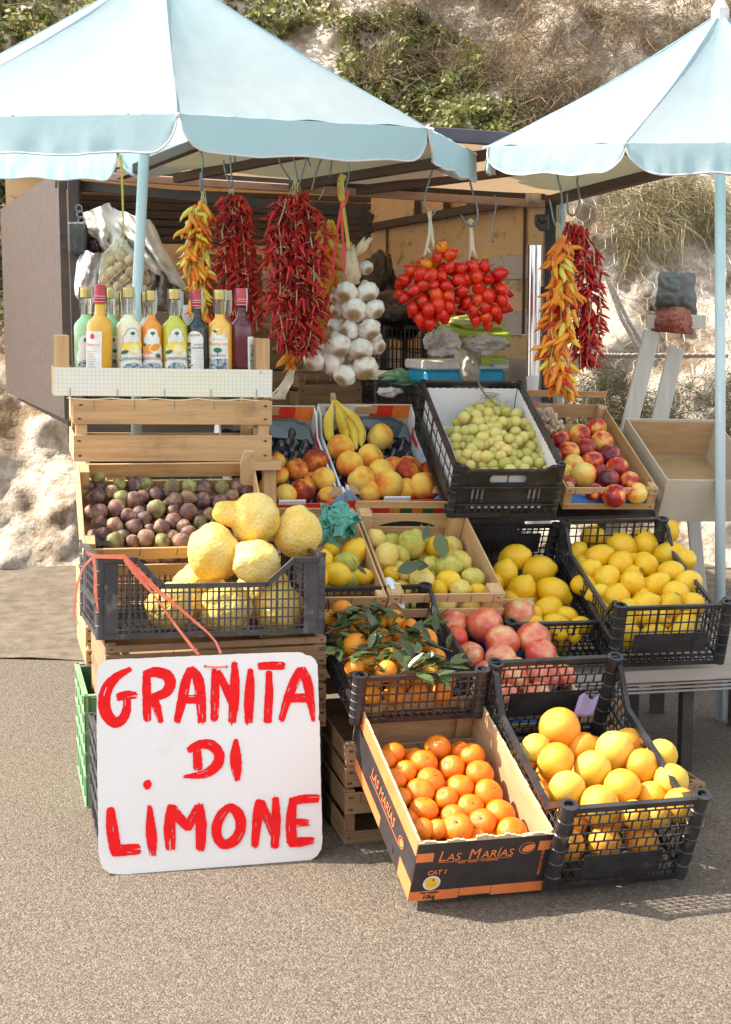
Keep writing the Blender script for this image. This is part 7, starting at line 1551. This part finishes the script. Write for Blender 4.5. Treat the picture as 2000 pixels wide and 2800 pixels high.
bush('sparse green creeper on the rock right of the climbing bush', [(1390, 260), (1480, 270), (1500, 340), (1420, 380)], 500, (.026, .042), -.2, 8)
bush('dense green bush on the hillside above the left umbrella', [(-60, -60), (900, -60), (930, 60), (600, 120), (-60, 160)], 4200, (.035, .060), -.4, 14)
bush('green bush at the far left behind the truck', [(-80, 380), (190, 400), (190, 800), (-80, 900)], 2600, (.035, .060), -.35, 21)
def dry_tangle(label, poly, n, seed, L_=(.08, .22), mat=m_dry, th=.0022, droop=.0, name='dry_shrub'):
    xs = [p[0] for p in poly]; ys = [p[1] for p in poly]; b = MB(); k = 0
    while k < n:
        x, y = rnd(min(xs), max(xs)), rnd(min(ys), max(ys))
        if not inpoly(x + 25 * noise.noise(V((y / 30, 1, seed))), y + 25 * noise.noise(V((x / 30, 2, seed))), poly): continue
        P = at(x, y, 8.6)
        for _ in range(3): P = at(x, y, hill(P.x, P.z))
        P = P + V((0, -rnd(.02, .18), 0)); d = V((rnd(-1, 1), rnd(-.6, .2), rnd(-.6, 1) - droop)).normalized(); l = rnd(*L_); q = P + d * l * .5 + V((0, -.01, -.02 * droop)); e = P + d * l + V((rnd(-.04, .04), 0, -.10 * droop * l * 10 * .3)); b.tube([P, q, e], [th, th * .8, th * .3], 3); k += 1
    return tag(b.build(name, mat), label, 'dry shrub')
dry_tangle('dry brown tangled shrub on the rock between the two umbrellas', [(960, 150), (1250, 130), (1420, 180), (1640, 160), (1640, 300), (1560, 380), (1440, 370), (1380, 260), (1250, 205), (1000, 235), (900, 150)], 2400, 2)
dry_tangle('dry brown shrub along the very top of the rock, above the other shrubs', [(900, -60), (2050, -40), (2050, 120), (1640, 180), (1400, 150), (900, 60)], 2600, 5)
dry_tangle('pale straw grass tuft drooping over the rock behind the right umbrella', [(1590, 490), (1760, 470), (1960, 480), (1980, 640), (1800, 640), (1700, 720), (1670, 620)], 1700, 4, (.10, .26), m_grass, .0018, .7, 'grass_tuft')
dry_tangle('olive brown grass tuft at the foot of the rock, left of the white trestle', [(1560, 1060), (1640, 1000), (1720, 1020), (1760, 1100), (1740, 1330), (1560, 1330)], 1700, 6, (.06, .18), m_olive, .0018, .2, 'grass_tuft')
dry_tangle('dark olive grass tuft at the foot of the rock behind the white trestle', [(1700, 1080), (2030, 1000), (2030, 1350), (1700, 1350)], 1200, 9, (.06, .18), m_olive, .0018, .2, 'grass_tuft')
# straw litter behind the bench
b = MB()
for k in range(700): x = rnd(.7, 2.6); y = rnd(5.3, 7.6); a = rnd(0, 3.14); l = rnd(.02, .07); b.tube([V((x, y, .012)), V((x + l * math.cos(a), y + l * math.sin(a), .016))], .0016, 3)
o = b.build('litter', m_grass); o['kind'] = 'stuff'
# ------------------------------------------------------------------ light
w = bpy.data.worlds.new('World'); SC.world = w; w.use_nodes = True; N = w.node_tree.nodes; L = w.node_tree.links
SUN = V((.66, -.07, -.75)).normalized()
sk = N.new('ShaderNodeTexSky'); sk.sky_type = 'NISHITA'; sk.sun_disc = False; sk.sun_elevation = math.asin(-SUN.z); sk.sun_rotation = math.atan2(-SUN.x, -SUN.y); sk.air_density = 1.0; sk.dust_density = 1.5
N['Background'].inputs[1].default_value = .15; hs = N.new('ShaderNodeHueSaturation'); hs.inputs['Saturation'].default_value = .22; L.new(sk.outputs[0], hs.inputs['Color']); L.new(hs.outputs[0], N['Background'].inputs[0])
sl = bpy.data.lights.new('sun', 'SUN'); sl.energy = 3.8; sl.angle = R(.6); sl.color = (1, .90, .75); so = link(bpy.data.objects.new('sun', sl)); so.rotation_euler = SUN.to_track_quat('-Z', 'Y').to_euler()
SC.view_settings.view_transform = 'Standard'; SC.view_settings.look = 'None'; SC.view_settings.exposure = 1.45; SC.view_settings.gamma = 1
SC.cycles.max_bounces = 8; SC.cycles.diffuse_bounces = 4; SC.cycles.glossy_bounces = 3; SC.cycles.transmission_bounces = 6; SC.cycles.transparent_max_bounces = 8; SC.cycles.caustics_reflective = False; SC.cycles.caustics_refractive = False
SC.cycles.use_adaptive_sampling = True; SC.cycles.adaptive_threshold = .02; SC.cycles.use_denoising = True
